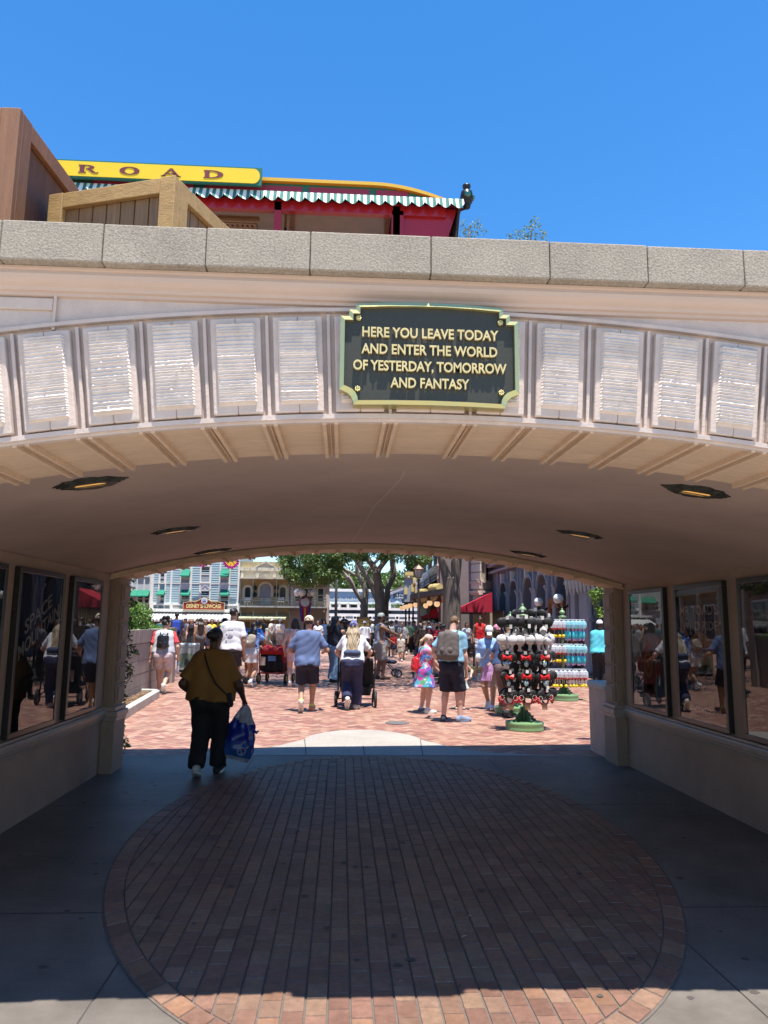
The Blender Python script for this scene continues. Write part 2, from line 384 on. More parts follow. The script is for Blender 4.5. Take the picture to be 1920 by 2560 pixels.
# soffit bands with paired ribs
RIBX = [.18-.245*i for i in range(0, 12)][::-1]+[.51+.245*i for i in range(0, 12)]
RIBX = [x for x in RIBX if XL+.1 < x < XR-.1]
def band(ya_, yb_, name, k=0):
    mb = MB()
    for a, b in zip(xs[:-1], xs[1:]):
        s, t = k*sk(a), k*sk(b); y0, y1 = ya_, yb_
        mb.hexa([(a, y0+s, za(a, -.012)), (b, y0+t, za(b, -.012)), (b, y1+t, za(b, -.012)), (a, y1+s, za(a, -.012)), (a, y0+s, za(a, .05)), (b, y0+t, za(b, .05)), (b, y1+t, za(b, .05)), (a, y1+s, za(a, .05))])
    mb.build(name, SOFF, br)
    for x in RIBX:
        r_ = MB(); y0, y1 = ya_+k*sk(x), yb_+k*sk(x)
        for dx, wd, hh in ((-.024, .024, .020), (.024, .024, .020), (0, .012, .012)):
            xa, xb = x+dx-wd/2, x+dx+wd/2
            zb = min(za(xa), za(xb))-.010
            r_.hexa([(xa+.004, y0-.012, zb-hh), (xb-.004, y0-.012, zb-hh), (xb-.004, y1+.012, zb-hh), (xa+.004, y1+.012, zb-hh), (xa, y0-.012, zb+.02), (xb, y0-.012, zb+.02), (xb, y1+.012, zb+.02), (xa, y1+.012, zb+.02)])
        r_.build('soffit_rib', SOFF, br)
band(Y0+.006, Y1+.03, 'arch_soffit'); band(YF0-.02, YF1-.006, 'arch_soffit', 1)
# inner mould strips of the far band
mb = MB()
for dz, dy in ((.035, -.05), (.062, -.035)):
    mb = MB()
    for a, b in zip(xs[:-1], xs[1:]):
        A_, B_ = YF0+sk(a), YF0+sk(b); l_, h_ = -.012+dz-.035, -.012+dz-.012
        mb.hexa([(a, A_+dy, za(a, l_)), (b, B_+dy, za(b, l_)), (b, B_-.015, za(b, l_)), (a, A_-.015, za(a, l_)), (a, A_+dy, za(a, h_)), (b, B_+dy, za(b, h_)), (b, B_-.015, za(b, h_)), (a, A_-.015, za(a, h_))])
    mb.build('arch_moulding', SOFF, br)
# voussoirs on the near face
def ring(xr, rad): # point on a radial line: xr = x at the soffit, rad = distance outward
    t = math.asin((xr-XC)/RA); return (xr+rad*math.sin(t), za(xr)+rad*math.cos(t))
ROUT = .45
edges = [x for x in [.18-.245*i for i in range(0, 9)][::-1]+[.51+.245*i for i in range(0, 9)]]
def rq(mb, xa, xb, r0, r1, yf, yb, ns=1):
    for i in range(ns):
        u0, u1 = xa+(xb-xa)*i/ns, xa+(xb-xa)*(i+1)/ns
        P = [ring(u0, r0), ring(u1, r0), ring(u1, r1), ring(u0, r1)]
        mb.hexa([(P[0][0], yf, P[0][1]), (P[1][0], yf, P[1][1]), (P[1][0], yb, P[1][1]), (P[0][0], yb, P[0][1]),
                 (P[3][0], yf, P[3][1]), (P[2][0], yf, P[2][1]), (P[2][0], yb, P[2][1]), (P[3][0], yb, P[3][1])])
ROUGH = mat('combed_stone', (.68, .58, .50), .85, nscale=16, namt=.14, bump=.15, bscale=80, stain=.12, sscale=4)
rr = random.Random(5)
for xa, xb in zip(edges[:-1], edges[1:]):
    v = MB(); g = .024; yf = 2.918
    v.cur = None
    rq(v, xa+g, xb-g, .018, ROUT-.022, yf, Y0, 2)
    fr = v.build('arch_panel', STONE, br, bevel=.006)
    # combed centre: rows of uneven ridges
    nc = 26; V = []; F = []; rowd = []
    a0, b0 = xa+g+.021, xb-g-.021; HT = ROUT-.052-.046; t_ = 0.0
    while t_ < HT-.006:      # flat combed bands with thin grooves between them
        h_ = min(rr.uniform(.006, .016), HT-t_); gr = rr.uniform(.0014, .0034); d_ = rr.uniform(0, .0008)
        rowd += [(t_, d_), (t_+h_, d_+rr.uniform(-.0003, .0003))]
        dd = rr.uniform(.0025, .0055); rowd += [(t_+h_+.0004, dd), (t_+h_+gr, dd)]; t_ += h_+gr+.0004
    rowd = [r_ for r_ in rowd if r_[0] < HT]+[(HT, 0)]; nr = len(rowd)-1
    for i, (t_, d0_) in enumerate(rowd):
        for j in range(nc+1):
            x_, z_ = ring(a0+(b0-a0)*j/nc, .052+t_+.0008*math.sin(j*.9+i*.37)*(0 < i < nr))
            edge = min(i, nr-i, j, nc-j)
            d = d0_+rr.uniform(0, .0006)
            if rr.random() < .006: d += .005
            V.append((x_-XC, (2.903-d if edge > 0 else yf+.002)-2.95, z_))
    for i in range(nr):
        for j in range(nc):
            k = i*(nc+1)+j; F.append((k, k+1, k+nc+2, k+nc+1))
    link('combed_face', npmesh('combed_face', V, F), ROUGH, fr)
for x in edges[1:-1]:
    v = MB(); rq(v, x-.007, x+.007, .0, ROUT-.01, 2.929, Y0); v.build('joint_rib', STONE, br, bevel=.003)
# mould along the outer arc, lower edge mould, spandrel panels, cornice and coping
mb = MB(); mo = MB(); n = 60; x0_, x1_ = XL+.3, XR-.3
for i in range(n):
    a, b = x0_+(x1_-x0_)*i/n, x0_+(x1_-x0_)*(i+1)/n
    rq(mo, a, b, ROUT, ROUT+.016, 2.925, Y0)
    rq(mb, a, b, -.010, .010, 2.925, Y0+.004)
    rq(mb, a, b, -.022, -.008, 2.938, Y0+.02)
mb.build('arch_moulding', STONE, br); mo.build('arch_moulding', STONE, br)
q0, q1 = at(-40, 615, 2.93), at(112, 668, 2.93)
mb = MB(); mb.box(-2.4, q1.x, 2.938, Y0, q1.z-.0, 2.868); mb.build('spandrel_panel', STONE, br, bevel=.012)
mb = MB(); mb.box(1.95, 3.0, 2.938, Y0, 2.80, 2.868); mb.build('spandrel_panel', STONE, br, bevel=.012)
mb = MB(); q = at(120, 650, 2.94); mb.box(q.x-.006, q.x+.006, 2.936, Y0, 2.73, 2.88); mb.build('joint_rib', STONE, br)
CORN = mat('cornice_paint', (.55, .41, .32), .7, nscale=6, namt=.1, bump=.15, bscale=50, stretch=(.3, 1, 1))
prof = [(2.95, 2.872), (2.936, 2.876), (2.934, 2.888), (2.922, 2.893), (2.916, 2.905), (2.902, 2.916), (2.888, 2.930), (2.882, 2.946), (2.886, 2.962), (2.878, 2.966), (2.878, 2.976), (2.95, 2.976)]
mb = MB(); mb.prism([(-9, y, z) for y, z in prof], (18, 0, 0)); mb.build('cornice', CORN, br)
jx = [-9, -6.2, -3.4, -2.2, -1.39, -.99, -.58, -.16, .335, .83, 1.245, 1.66, 2.1, 2.6, 3.4, 6.2, 9]
for a, b in zip(jx[:-1], jx[1:]):
    mb = MB(); mb.box(a+.0015, b-.0015, 2.832+rr.uniform(-.002, .002), 3.2, 2.978, 3.145+rr.uniform(-.002, .002)); mb.build('coping_stone', AGG, br, bevel=.006)
# deck between the parapets
mb = MB(); mb.box(-9, 9, 3.2, 8.1, 2.62, 2.70); mb.build('deck', mat('deck_concrete', (.34, .31, .28), .85, nscale=8, namt=.2), br)
mb = MB(); skbox(mb, -9, 9, 8.1, 8.57, 3.304, 3.45); mb.build('coping_stone', AGG, br)
mb = MB(); skbox(mb, -9, 9, 8.44, 8.54, 3.45, 4.78); mb.build('shadow_parapet', STONE, br)  # unseen wall, raised to throw the long shadow past the far mouth
mb = MB()
for i in range(-110, 110): skbox(mb, i*.08-.010, i*.08+.010, 8.48, 8.50, 4.78, 5.15)
skbox(mb, -9, 9, 8.46, 8.52, 5.15, 5.22); mb.build('railing', mat('railing_iron', (.05, .05, .055), .5), br)
# passage walls
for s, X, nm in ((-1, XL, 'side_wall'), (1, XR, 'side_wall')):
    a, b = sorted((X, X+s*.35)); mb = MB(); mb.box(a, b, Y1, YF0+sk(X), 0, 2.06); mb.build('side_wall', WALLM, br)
    # ledge mould profile running along the wall
    pr_ = [(0, .535), (.018, .54), (.022, .56), (.036, .57), (.04, .592), (.052, .60), (.056, .63), (.046, .648), (.03, .655), (.026, .672), (0, .678)]
    mb = MB(); mb.prism([(X-s*d, Y1, z) for d, z in pr_], (0, YF0+sk(X)-Y1, 0)); mb.build('wall_ledge', LEDGE, br)
    # piers at both mouths
    for (py0, py1, far) in ((Y0+.02, Y1, 0), (YF0+sk(X), YF1-.01+sk(X), 1)):
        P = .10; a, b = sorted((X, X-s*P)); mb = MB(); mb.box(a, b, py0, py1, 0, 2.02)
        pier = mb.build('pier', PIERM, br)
        mb = MB(); a, b = sorted((X, X-s*(P+.035))); mb.box(a, b, py0-.025, py1+.02, 0, .53); mb.build('pier_base', PIERM, pier, bevel=.006)
        mb = MB()
        for d, z0, z1 in ((.05, .53, .57), (.066, .57, .63), (.04, .63, .675)):
            a, b = sorted((X, X-s*(P+d))); mb.box(a, b, py0-d+.02, py1+.02, z0, z1)
        mb.build('pier_moulding', LEDGE, pier, bevel=.008)
        zz = np.linspace(.70, 1.97, 7)
        for z0, z1 in zip(zz[:-1], zz[1:]):
            mb = MB(); xi = X-s*P; a, b = sorted((xi, xi-s*.022)); mb.box(a, b, py0+.03, py1-.03, z0+.012, z1-.012)
            a, b = sorted((xi-s*.02, xi-s*.034)); mb.box(a, b, py0+.062, py1-.062, z0+.034, z1-.034)
            a, b = sorted((X-s*.02, xi-s*.0)); mb.box(a+.01, b-.01, py0-.012, py0, z0+.012, z1-.012)
            mb.build('pier_block', PIERM, pier, bevel=.005)
# ================================================================== ceiling lights
BRONZE = mat('dark_bronze', (.075, .075, .065), .45, .6, nscale=20, namt=.3)
AMBER = mat('amber_glass', (.60, .33, .09), .35, emit=(1.0, .5, .12), estr=.3)
def lamp_at(X, Y, label):
    # local frame tangent to the vault
    sl = -(X-XC)/math.sqrt(RA*RA-(X-XC)**2); tx = Vector((1, 0, sl)).normalized(); nn = Vector((0, 1, 0)).cross(tx); nn = nn if nn.z < 0 else -nn
    o = empty('ceiling_light', (X, Y, za(X, .05)), 0, label, 'ceiling light', 'bronze lights in the passage ceiling')
    O = Vector((X, Y, za(X, .05)))
    def pt(u, v, d): return O+tx*u+Vector((0, v, 0))+nn*d
    def outline(s):
        return [(-.205*s, 0), (-.15*s, -.045*s), (-.12*s, -.085*s), (-.05*s, -.085*s)]+[(.065*s*math.cos(R(a)), -.085*s+.03*s*math.sin(R(a))) for a in (200, 240, 270, 300, 340)]+[(.05*s, -.085*s), (.12*s, -.085*s), (.15*s, -.045*s), (.205*s, 0), (.15*s, .045*s), (.12*s, .085*s), (.05*s, .085*s)]+[(.065*s*math.cos(R(a)), .085*s+.03*s*math.sin(R(a))) for a in (20, 60, 90, 120, 160)]+[(-.05*s, .085*s), (-.12*s, .085*s), (-.15*s, .045*s)]
    fr = MB(); inner = [(-.085, -.042), (.085, -.042), (.085, .042), (-.085, .042)]
    for s, d0, d1 in ((1.0, -.01, .008), (.9, .008, .016), (.78, .016, .024)):
        out = outline(s); n = len(out)
        # ring between outline and rectangular opening: project each outline point to the opening
        inn = []
        for u, v in out:
            k = min(.084/max(abs(u), 1e-4), .042/max(abs(v), 1e-4)); inn.append((u*min(k, 1), v*min(k, 1)))
        A = [pt(u, v, d0) for u, v in out]; B = [pt(u, v, d1) for u, v in out]; C = [pt(u, v, d1) for u, v in inn]; D = [pt(u, v, .004) for u, v in inn]
        fr._add(A+B+C+D, [[i, (i+1) % n, n+(i+1) % n, n+i] for i in range(n)]+[[n+i, n+(i+1) % n, 2*n+(i+1) % n, 2*n+i] for i in range(n)]+[[2*n+i, 2*n+(i+1) % n, 3*n+(i+1) % n, 3*n+i] for i in range(n)])
    fr.tube([pt(-.09, 0, .024), pt(.09, 0, .024)], .003, 6)
    fr.build('frame', BRONZE, o)
    df = MB(); df.poly([pt(u*1.02, v*1.02, .018) for u, v in inner]); df.build('diffuser', AMBER, o)
for X, side in ((-1.38, 'left'), (1.99, 'right')):
    for Y, w_ in ((4.03, 'nearest to the plaque'), (6.1, 'middle one of its row'), (7.86, 'next to the far mouth')):
        lamp_at(X, Y, f'bronze ceiling light over the {side} wall of the passage, {w_}')
# ================================================================== plaque
pq = empty('plaque', (.335, 2.9, 2.42), 0, 'bronze plaque with raised gold lettering on the arch crown', 'plaque')
BRASS = mat('polished_brass', (.72, .60, .25), .32, .75, nscale=14, namt=.25, bump=.1, bscale=30, c2=(.50, .47, .22))
PLATE = mat('plaque_bronze', (.062, .057, .040), .45, .35, nscale=90, namt=.2, bump=.12, bscale=140)
LETT = mat('lettering_gold', (.70, .55, .25), .45, .3, nscale=18, namt=.15)
cx_, zl, zh = .335, 2.428, 2.862
def plq(s):
    hw = .365-s; out = []
    zt = zh-s; z0 = zl+s
    # bottom: gentle sagging curve with concave corners
    bot = [(cx_+t*(hw-.058), z0-.006*(t*t)+.006) for t in (-1, -.5, 0, .5, 1)]
    out += bot
    for a in (15, 35, 55, 75): out.append((cx_+hw-.058+.058*(1-math.cos(R(a))), z0+.058*math.sin(R(a))))
    out += [(cx_+hw, z0+.062), (cx_+hw, zt-.062), (cx_+hw-.034, zt-.062), (cx_+hw-.034, zt-.034), (cx_+hw-.062, zt-.034), (cx_+hw-.062, zt-.006)]
    out += [(cx_+t*(hw-.062), zt+.012*(1-t*t)-.006) for t in (.6, .2, -.2, -.6)]
    out += [(cx_-hw+.062, zt-.006), (cx_-hw+.062, zt-.034), (cx_-hw+.034, zt-.034), (cx_-hw+.034, zt-.062), (cx_-hw, zt-.062), (cx_-hw, z0+.062)]
    for a in (75, 55, 35, 15): out.append((cx_-hw+.058-.058*(1-math.cos(R(a))), z0+.058*math.sin(R(a))))
    return out
O_, I_ = plq(0), plq(.017); n = len(O_)
mb = MB(); A = [(x, 2.93, z) for x, z in O_]; B = [(x, 2.862, z) for x, z in O_]; C = [(x, 2.858, z) for x, z in I_]; D = [(x, 2.885, z) for x, z in I_]
mb._add(A+B+C+D, [[i, (i+1) % n, n+(i+1) % n, n+i] for i in range(n)]+[[n+i, n+(i+1) % n, 2*n+(i+1) % n, 2*n+i] for i in range(n)]+[[2*n+i, 2*n+(i+1) % n, 3*n+(i+1) % n, 3*n+i] for i in range(n)])
mb.build('frame', BRASS, pq)
mb = MB(); mb.poly([(x, 2.877, z) for x, z in plq(.012)]); mb.build('plate', PLATE, pq)
mb = MB()
def pl_(x, y, z): return (cx_+x, 2.8665-z, y)
for txt, zc, sz, sp in (('HERE YOU LEAVE TODAY', 2.716, .058, 1.0), ('AND ENTER THE WORLD', 2.645, .058, 1.0), ('OF YESTERDAY, TOMORROW', 2.575, .058, .97), ('AND FANTASY', 2.505, .058, 1.0)):
    vs, fs = textmesh(txt, sz, ext=.006, bold=.0011, spacing=sp)
    wd = max(v[0] for v in vs)-min(v[0] for v in vs); tw = {2.716: .558, 2.645: .555, 2.575: .625, 2.505: .32}[zc]
    mb._add([pl_(v[0]*tw/wd, zc+v[1], v[2]) for v in vs], fs)
mb.build('lettering', LETT, pq)
for dx, dz in ((-.292, 2.795), (.292, 2.795), (-.292, 2.496), (.292, 2.496)):
    mb = MB(); mb.ball((cx_+dx, 2.872, dz), .0115, 10, 6, sy=.8)
    for k in range(8): mb.ball((cx_+dx+.009*math.cos(k*.785), 2.866, dz+.009*math.sin(k*.785)), .0035, 6, 4)
    mb.build('bolt', BRASS, pq, smooth=True)
# ================================================================== poster cases on the passage walls
FRAME = mat('poster_frame', (.028, .026, .025), .3, .3, nscale=20, namt=.2)
def poster_case(s, X, ya, yb, label, bgc, art):
    z0, z1 = .69, 1.965; xo = X-s*.052
    o = empty('poster_case', (X, (ya+yb)/2, z0), 0, label, 'poster case', None)
    fw = .042; mb = MB(); a, b = sorted((X, xo))
    mb.box(a, b, ya, yb, z0, z0+fw); mb.box(a, b, ya, yb, z1-fw, z1); mb.box(a, b, ya, ya+fw, z0+fw, z1-fw); mb.box(a, b, yb-fw, yb, z0+fw, z1-fw)
    mb.build('frame', FRAME, o, bevel=.004)
    xp = X-s*.036
    mb = MB(); mb.poly([(xp, ya+fw, z0+fw), (xp, yb-fw, z0+fw), (xp, yb-fw, z1-fw), (xp, ya+fw, z1-fw)])
    mb.build('poster', bgc, o)
    # artwork pieces lie a hair above the sheet, printed flat
    W_ = yb-ya-2*fw; H_ = z1-z0-2*fw
    def uv(u, v, lift=.0006):   # u from the reader's left to right, v up
        y = (yb-fw-u*W_) if s > 0 else (ya+fw+u*W_)
        return (xp-s*(lift), y, z0+fw+v*H_)
    art(o, uv, W_, H_)
    gl = MB(); xg = X-s*.046; gp_ = [(xg, ya+fw, z0+fw), (xg, yb-fw, z0+fw), (xg, yb-fw, z1-fw), (xg, ya+fw, z1-fw)]; gl.poly(gp_ if s < 0 else gp_[::-1])
    gl.build('glass', GLASS, o)
GLASS = bpy.data.materials.new('case_glass'); GLASS.use_nodes = True
_t = GLASS.node_tree; _t.nodes.clear(); _o = _t.nodes.new('ShaderNodeOutputMaterial'); _mx = _t.nodes.new('ShaderNodeMixShader')
_g = _t.nodes.new('ShaderNodeBsdfGlossy'); _g.inputs['Roughness'].default_value = 0.0; _tr = _t.nodes.new('ShaderNodeBsdfTransparent')
_fr = _t.nodes.new('ShaderNodeFresnel'); _fr.inputs['IOR'].default_value = 1.75
_t.links.new(_fr.outputs[0], _mx.inputs[0]); _t.links.new(_tr.outputs[0], _mx.inputs[1]); _t.links.new(_g.outputs[0], _mx.inputs[2]); _t.links.new(_mx.outputs[0], _o.inputs[0])
def flat(uv, pts, lift): return [uv(u, v, lift) for u, v in pts]
def ell(u, v, a, b, n=24, a0=0): return [(u+a*math.cos(2*math.pi*i/n+a0), v+b*math.sin(2*math.pi*i/n+a0)) for i in range(n)]
def put(o, uv, name, m, polys, lift=.0008):
    mb = MB()
    for p in polys: mb.poly(flat(uv, p, lift))
    return mb.build(name, m, o)
def ptext(o, uv, W_, H_, rows, m, name='lettering'):
    mb = MB()
    for txt, u, v, sz, ang, wid in rows:
        vs, fs = textmesh(txt, 1, ext=0, bold=.02)
        wd = max(p[0] for p in vs)-min(p[0] for p in vs); k = wid/wd; ca, sa = math.cos(R(ang)), math.sin(R(ang))
        mb._add([uv(u+(p[0]*k*ca-p[1]*sz*sa*H_/W_*.5*0-p[1]*sz*sa*.6), v+(p[0]*k*sa*W_/H_+p[1]*sz), .0014) for p in vs], fs)
    mb.build(name, m, o)
WHITEP = mat('print_white', (.85, .84, .80), .6); SILV = mat('print_silver', (.42, .44, .46), .5)
def art_space(o, uv, W_, H_):
    put(o, uv, 'artwork', mat('print_grey', (.12, .13, .145), .6, nscale=6, namt=.3), [[(.42, .22), (.58, .22), (.86, .08), (.14, .08)]])
    put(o, uv, 'artwork', mat('print_dim', (.075, .08, .09), .6), [ell(.33, .86, .09, .12), ell(.72, .84, .13, .15)], .0007)
    ptext(o, uv, W_, H_, [('SPACE', .47, .70, .125, 25, .66), ('MOUNTAIN', .52, .585, .125, 25, .98)], WHITEP)
def art_plain(c1, c2):
    def f(o, uv, W_, H_):
        put(o, uv, 'artwork', c1, [ell(.5, .62, .33, .2), [(.1, .1), (.9, .1), (.75, .42), (.25, .42)]])
        put(o, uv, 'artwork', c2, [ell(.5, .62, .2, .12)], .0012)
    return f
TEAL = mat('print_teal', (.02, .075, .085), .6, nscale=4, namt=.4); NAVYP = mat('print_navy', (.02, .03, .045), .6)
poster_case(-1, XL, 4.60, 5.53, 'poster case on the left wall cut off by the picture edge, dark teal poster', TEAL, art_plain(mat('print_blue', (.03, .10, .13), .6), mat('print_cyan', (.05, .16, .17), .6)))
poster_case(-1, XL, 5.74, 6.66, 'glazed poster case reading SPACE MOUNTAIN on the left wall', mat('print_black', (.014, .014, .018), .6), art_space)
def art_left(o, uv, W_, H_):
    put(o, uv, 'artwork', mat('print_mist', (.13, .135, .13), .6, nscale=5, namt=.3), [[(0.02, .72), (.98, .72), (.98, .98), (.02, .98)]])
    put(o, uv, 'artwork', mat('print_slate', (.07, .075, .085), .6), [ell(.55, .4, .3, .25)], .0012)
poster_case(-1, XL, 6.88, 7.70, 'narrow-looking poster case on the left wall beside the far pier', mat('print_dark', (.035, .037, .042), .6), art_left)
def art_railway(o, uv, W_, H_):
    put(o, uv, 'artwork', mat('print_red', (.36, .06, .045), .6), [ell(.5, .33, .22, .24), [(.3, .12), (.7, .12), (.62, .2), (.38, .2)], ell(.2, .38, .09, .07), ell(.82, .34, .09, .07)])
    put(o, uv, 'artwork', mat('print_orange', (.45, .22, .07), .6), [ell(.5, .37, .13, .12)], .0012)
    put(o, uv, 'artwork', mat('print_red'), [ell(.5, .37, .085, .08)], .0015)
    put(o, uv, 'artwork', mat('print_orange'), [ell(.5, .37, .04, .04)], .0018)
    put(o, uv, 'artwork', mat('print_bluegrey', (.08, .14, .20), .6), [[(.05, .1), (.28, .1), (.24, .5), (.05, .45)], [(.74, .1), (.95, .1), (.95, .45), (.78, .5)]], .0006)
    ptext(o, uv, W_, H_, [('RUNAWAY', .55, .82, .075, 0, .7), ('RAILWAY', .55, .745, .075, 0, .7)], mat('print_ink', (.05, .07, .10), .6))
poster_case(1, XR, 7.36, 8.27, 'pale poster case with a red target on the right wall beside the far pier', mat('print_pale', (.30, .31, .28), .6, nscale=3, namt=.2), art_railway)
def art_ride(o, uv, W_, H_):
    put(o, uv, 'artwork', mat('print_green', (.012, .05, .04), .6), [[(0, .9), (1, .9), (1, 1), (0, 1)]], .0007)
    put(o, uv, 'artwork', mat('print_tan', (.66, .40, .19), .6), [ell(.5, .50, .29, .16), [(.33, .42), (.67, .42), (.5, .22)]])
    put(o, uv, 'artwork', mat('print_orange'), [ell(.5, .57, .1, .1)], .0012)
    put(o, uv, 'artwork', mat('print_yellow', (.32, .21, .05), .6), [ell(.66, .17, .1, .045)], .0012)
    ptext(o, uv, W_, H_, [("MR TOAD'S", .5, .795, .10, 0, .86), ('WILD RIDE', .52, .68, .095, 0, .78)], mat('print_cream', (.82, .78, .66), .6))
    ptext(o, uv, W_, H_, [('Fantasyland', .55, .065, .085, 0, .66)], mat('print_cream'), 'caption')
poster_case(1, XR, 6.18, 7.12, "poster case reading MR TOAD'S WILD RIDE on the right wall", mat('print_darkgreen', (.012, .016, .017), .6), art_ride)
def art_star(o, uv, W_, H_):
    ptext(o, uv, W_, H_, [('STAR', .5, .80, .11, 0, .7), ('TOURS', .5, .66, .11, 0, .7)], mat('print_black'))
    ptext(o, uv, W_, H_, [('THE ADVENTURES CONTINUE', .5, .755, .035, 0, .86)], mat('print_ash', (.22, .22, .22), .6))
    put(o, uv, 'artwork', mat('print_umber', (.08, .055, .045), .6), [ell(.5, .36, .3, .1), [(.1, .05), (.9, .05), (.7, .2), (.3, .2)]])
poster_case(1, XR, 5.02, 5.94, 'grey poster case with black title on the right wall, cut off by the picture edge', mat('print_lead', (.075, .08, .085), .6, nscale=3, namt=.3), art_star)
# ================================================================== ON THE BRIDGE: crates and train
WOODB = mat('brown_painted_wood', (.27, .125, .06), .6, nscale=9, namt=.22, bump=.3, bscale=22, stretch=(6, 6, .5), stain=.2, sscale=2)
WOODY = mat('ochre_wood', (.46, .275, .10), .6, nscale=10, namt=.22, bump=.3, bscale=25, stretch=(.7, 5, 5), stain=.22, sscale=3)
WOODD = mat('dark_plank', (.27, .155, .075), .65, nscale=10, namt=.28, bump=.3, bscale=25, stretch=(6, 6, .5), stain=.25, sscale=3)
def crate(name, label, corner, a1, l1, a2, l2, z0, z1, st, mfr, mpl, npl):
    # two visible faces leave the corner along headings a1 and a2
    o = empty(name, (corner[0], corner[1], z0), 0, label, 'crate')
    c0 = Vector((corner[0], corner[1], 0)); d1 = Vector((math.cos(a1), math.sin(a1), 0)); d2 = Vector((math.cos(a2), math.sin(a2), 0))
    def q(u, v, z): return c0+d1*u+d2*v+Vector((0, 0, z))
    def block(mb, u0, u1, v0, v1, za_, zb): mb.hexa([q(u0, v0, za_), q(u1, v0, za_), q(u1, v1, za_), q(u0, v1, za_), q(u0, v0, zb), q(u1, v0, zb), q(u1, v1, zb), q(u0, v1, zb)])
    t = .035
    mb = MB(); n1, n2 = npl
    for i in range(n1): g = l1/n1; block(mb, g*i+.004, g*(i+1)-.004, t, t+.02, z0+.01, z1-.01); block(mb, g*i+.004, g*(i+1)-.004, l2-t-.02, l2-t, z0+.01, z1-.01)
    for i in range(n2): g = (l2-2*t)/n2; block(mb, t, t+.02, t+g*i+.004, t+g*(i+1)-.004, z0+.01, z1-.01); block(mb, l1-t-.02, l1-t, t+g*i+.004, t+g*(i+1)-.004, z0+.01, z1-.01)
    block(mb, t+.03, l1-t-.03, t+.03, l2-t-.03, z1-.03, z1-.01)
    mb.build('planking', mpl, o)
    mb = MB()
    for u in (0, l1-st):
        for v in (0, l2-t): block(mb, u, u+st, v, v+t, z0, z1)
    for u in (0, l1-t):
        for v in (t, l2-st-t*0): block(mb, u, u+t, v+.001, v+st, z0, z1-.002)
    for z in (z0, z1-st):
        for v in (0, l2-t): block(mb, st+.001, l1-st-.001, v+.002, v+t-.002, z+.001, z+st-.002)
        for u in (0, l1-t): block(mb, u+.002, u+t-.002, st+t+.002, l2-st-.002, z+.001, z+st-.003)
    mb.build('frame', mfr, o, bevel=.004)
    return o
crate('crate', 'tall reddish brown crate at the left end of the bridge', (-1.68, 3.5), R(180), 1.4, R(90-4), 1.38, 2.70, 4.13, .095, WOODB, mat('red_brown_plank', (.16, .075, .045), .65, nscale=9, namt=.25, bump=.3, bscale=22, stretch=(6, 6, .5), stain=.3), (1, 1))
crate('crate', 'low ochre crate set cornerwise beside the tall brown crate', (-.90, 3.55), R(162.3), .76, R(68), .56, 2.70, 3.83, .088, WOODY, WOODD, (9, 6))
# train carriage with yellow name board and striped valance
RED = mat('carriage_red', (.34, .010, .012), .3, coat=.4, nscale=6, namt=.1)
GRN = mat('carriage_green', (.02, .14, .085), .45); YEL = mat('sign_yellow', (.82, .56, .015), .45, nscale=4, namt=.06); MAR = mat('maroon_letter', (.16, .025, .03), .5)
MAROON = mat('carriage_maroon', (.27, .03, .05), .5); PANEL = mat('varnished_ceiling', (.20, .105, .05), .16, nscale=7, namt=.3, coat=.6)
DARKM = mat('dark_metal', (.02, .02, .022), .4, .5)
TY0, TY1, TX0, TX1 = 5.9, 7.5, -7.0, .98
tr = empty('railway_carriage', (-2.5, 6.7, 2.7), 0, 'red open railway carriage with yellow name board and striped valance', 'train carriage')
mb = MB()
for x in (-6.9, -5.4, -3.9, -2.4, -.62, .40):
    for y in (TY0+.05, TY1-.05): mb.box(x-.03, x+.03, y-.03, y+.03, 3.35, 5.14)
mb.box(TX0, TX1-.15, TY0+.02, TY0+.08, 5.06, 5.16); mb.box(TX0, TX1-.15, TY1-.08, TY1-.02, 5.06, 5.16)
mb.box(.36, .46, TY0+.02, TY0+.10, 3.35, 5.10)
mb.build('frame', RED, tr)
mb = MB(); mb.box(TX0, .36, TY0+.06, TY1-.06, 5.16, 5.18); mb.build('ceiling', PANEL, tr)
mb = MB(); mb.hexa([(.45, TY0+.05, 4.6), (.80, TY0+.05, 4.72), (.80, TY1-.05, 4.72), (.45, TY1-.05, 4.6), (.45, TY0+.05, 5.15), (.93, TY0+.05, 5.15), (.93, TY1-.05, 5.15), (.45, TY1-.05, 5.15)]); mb.build('end_panel', RED, tr)
mb = MB(); mb.box(TX0, .9, TY0, TY1, 3.15, 3.35); mb.box(TX0, .9, TY0+.03, TY0+.08, 3.35, 4.1); mb.box(TX0, .9, TY1-.08, TY1-.03, 3.35, 4.1); mb.build('body', RED, tr)
for cx in (-6, -4.6, -.9, .3):
    for y in (TY0+.25, TY1-.25):
        mb = MB(); V0 = (cx, y-.04, 3.0)
        mb.tube([(cx, y-.05, 2.93), (cx, y+.05, 2.93)], .23, 20); mb.build('wheel', DARKM, tr, smooth=False)
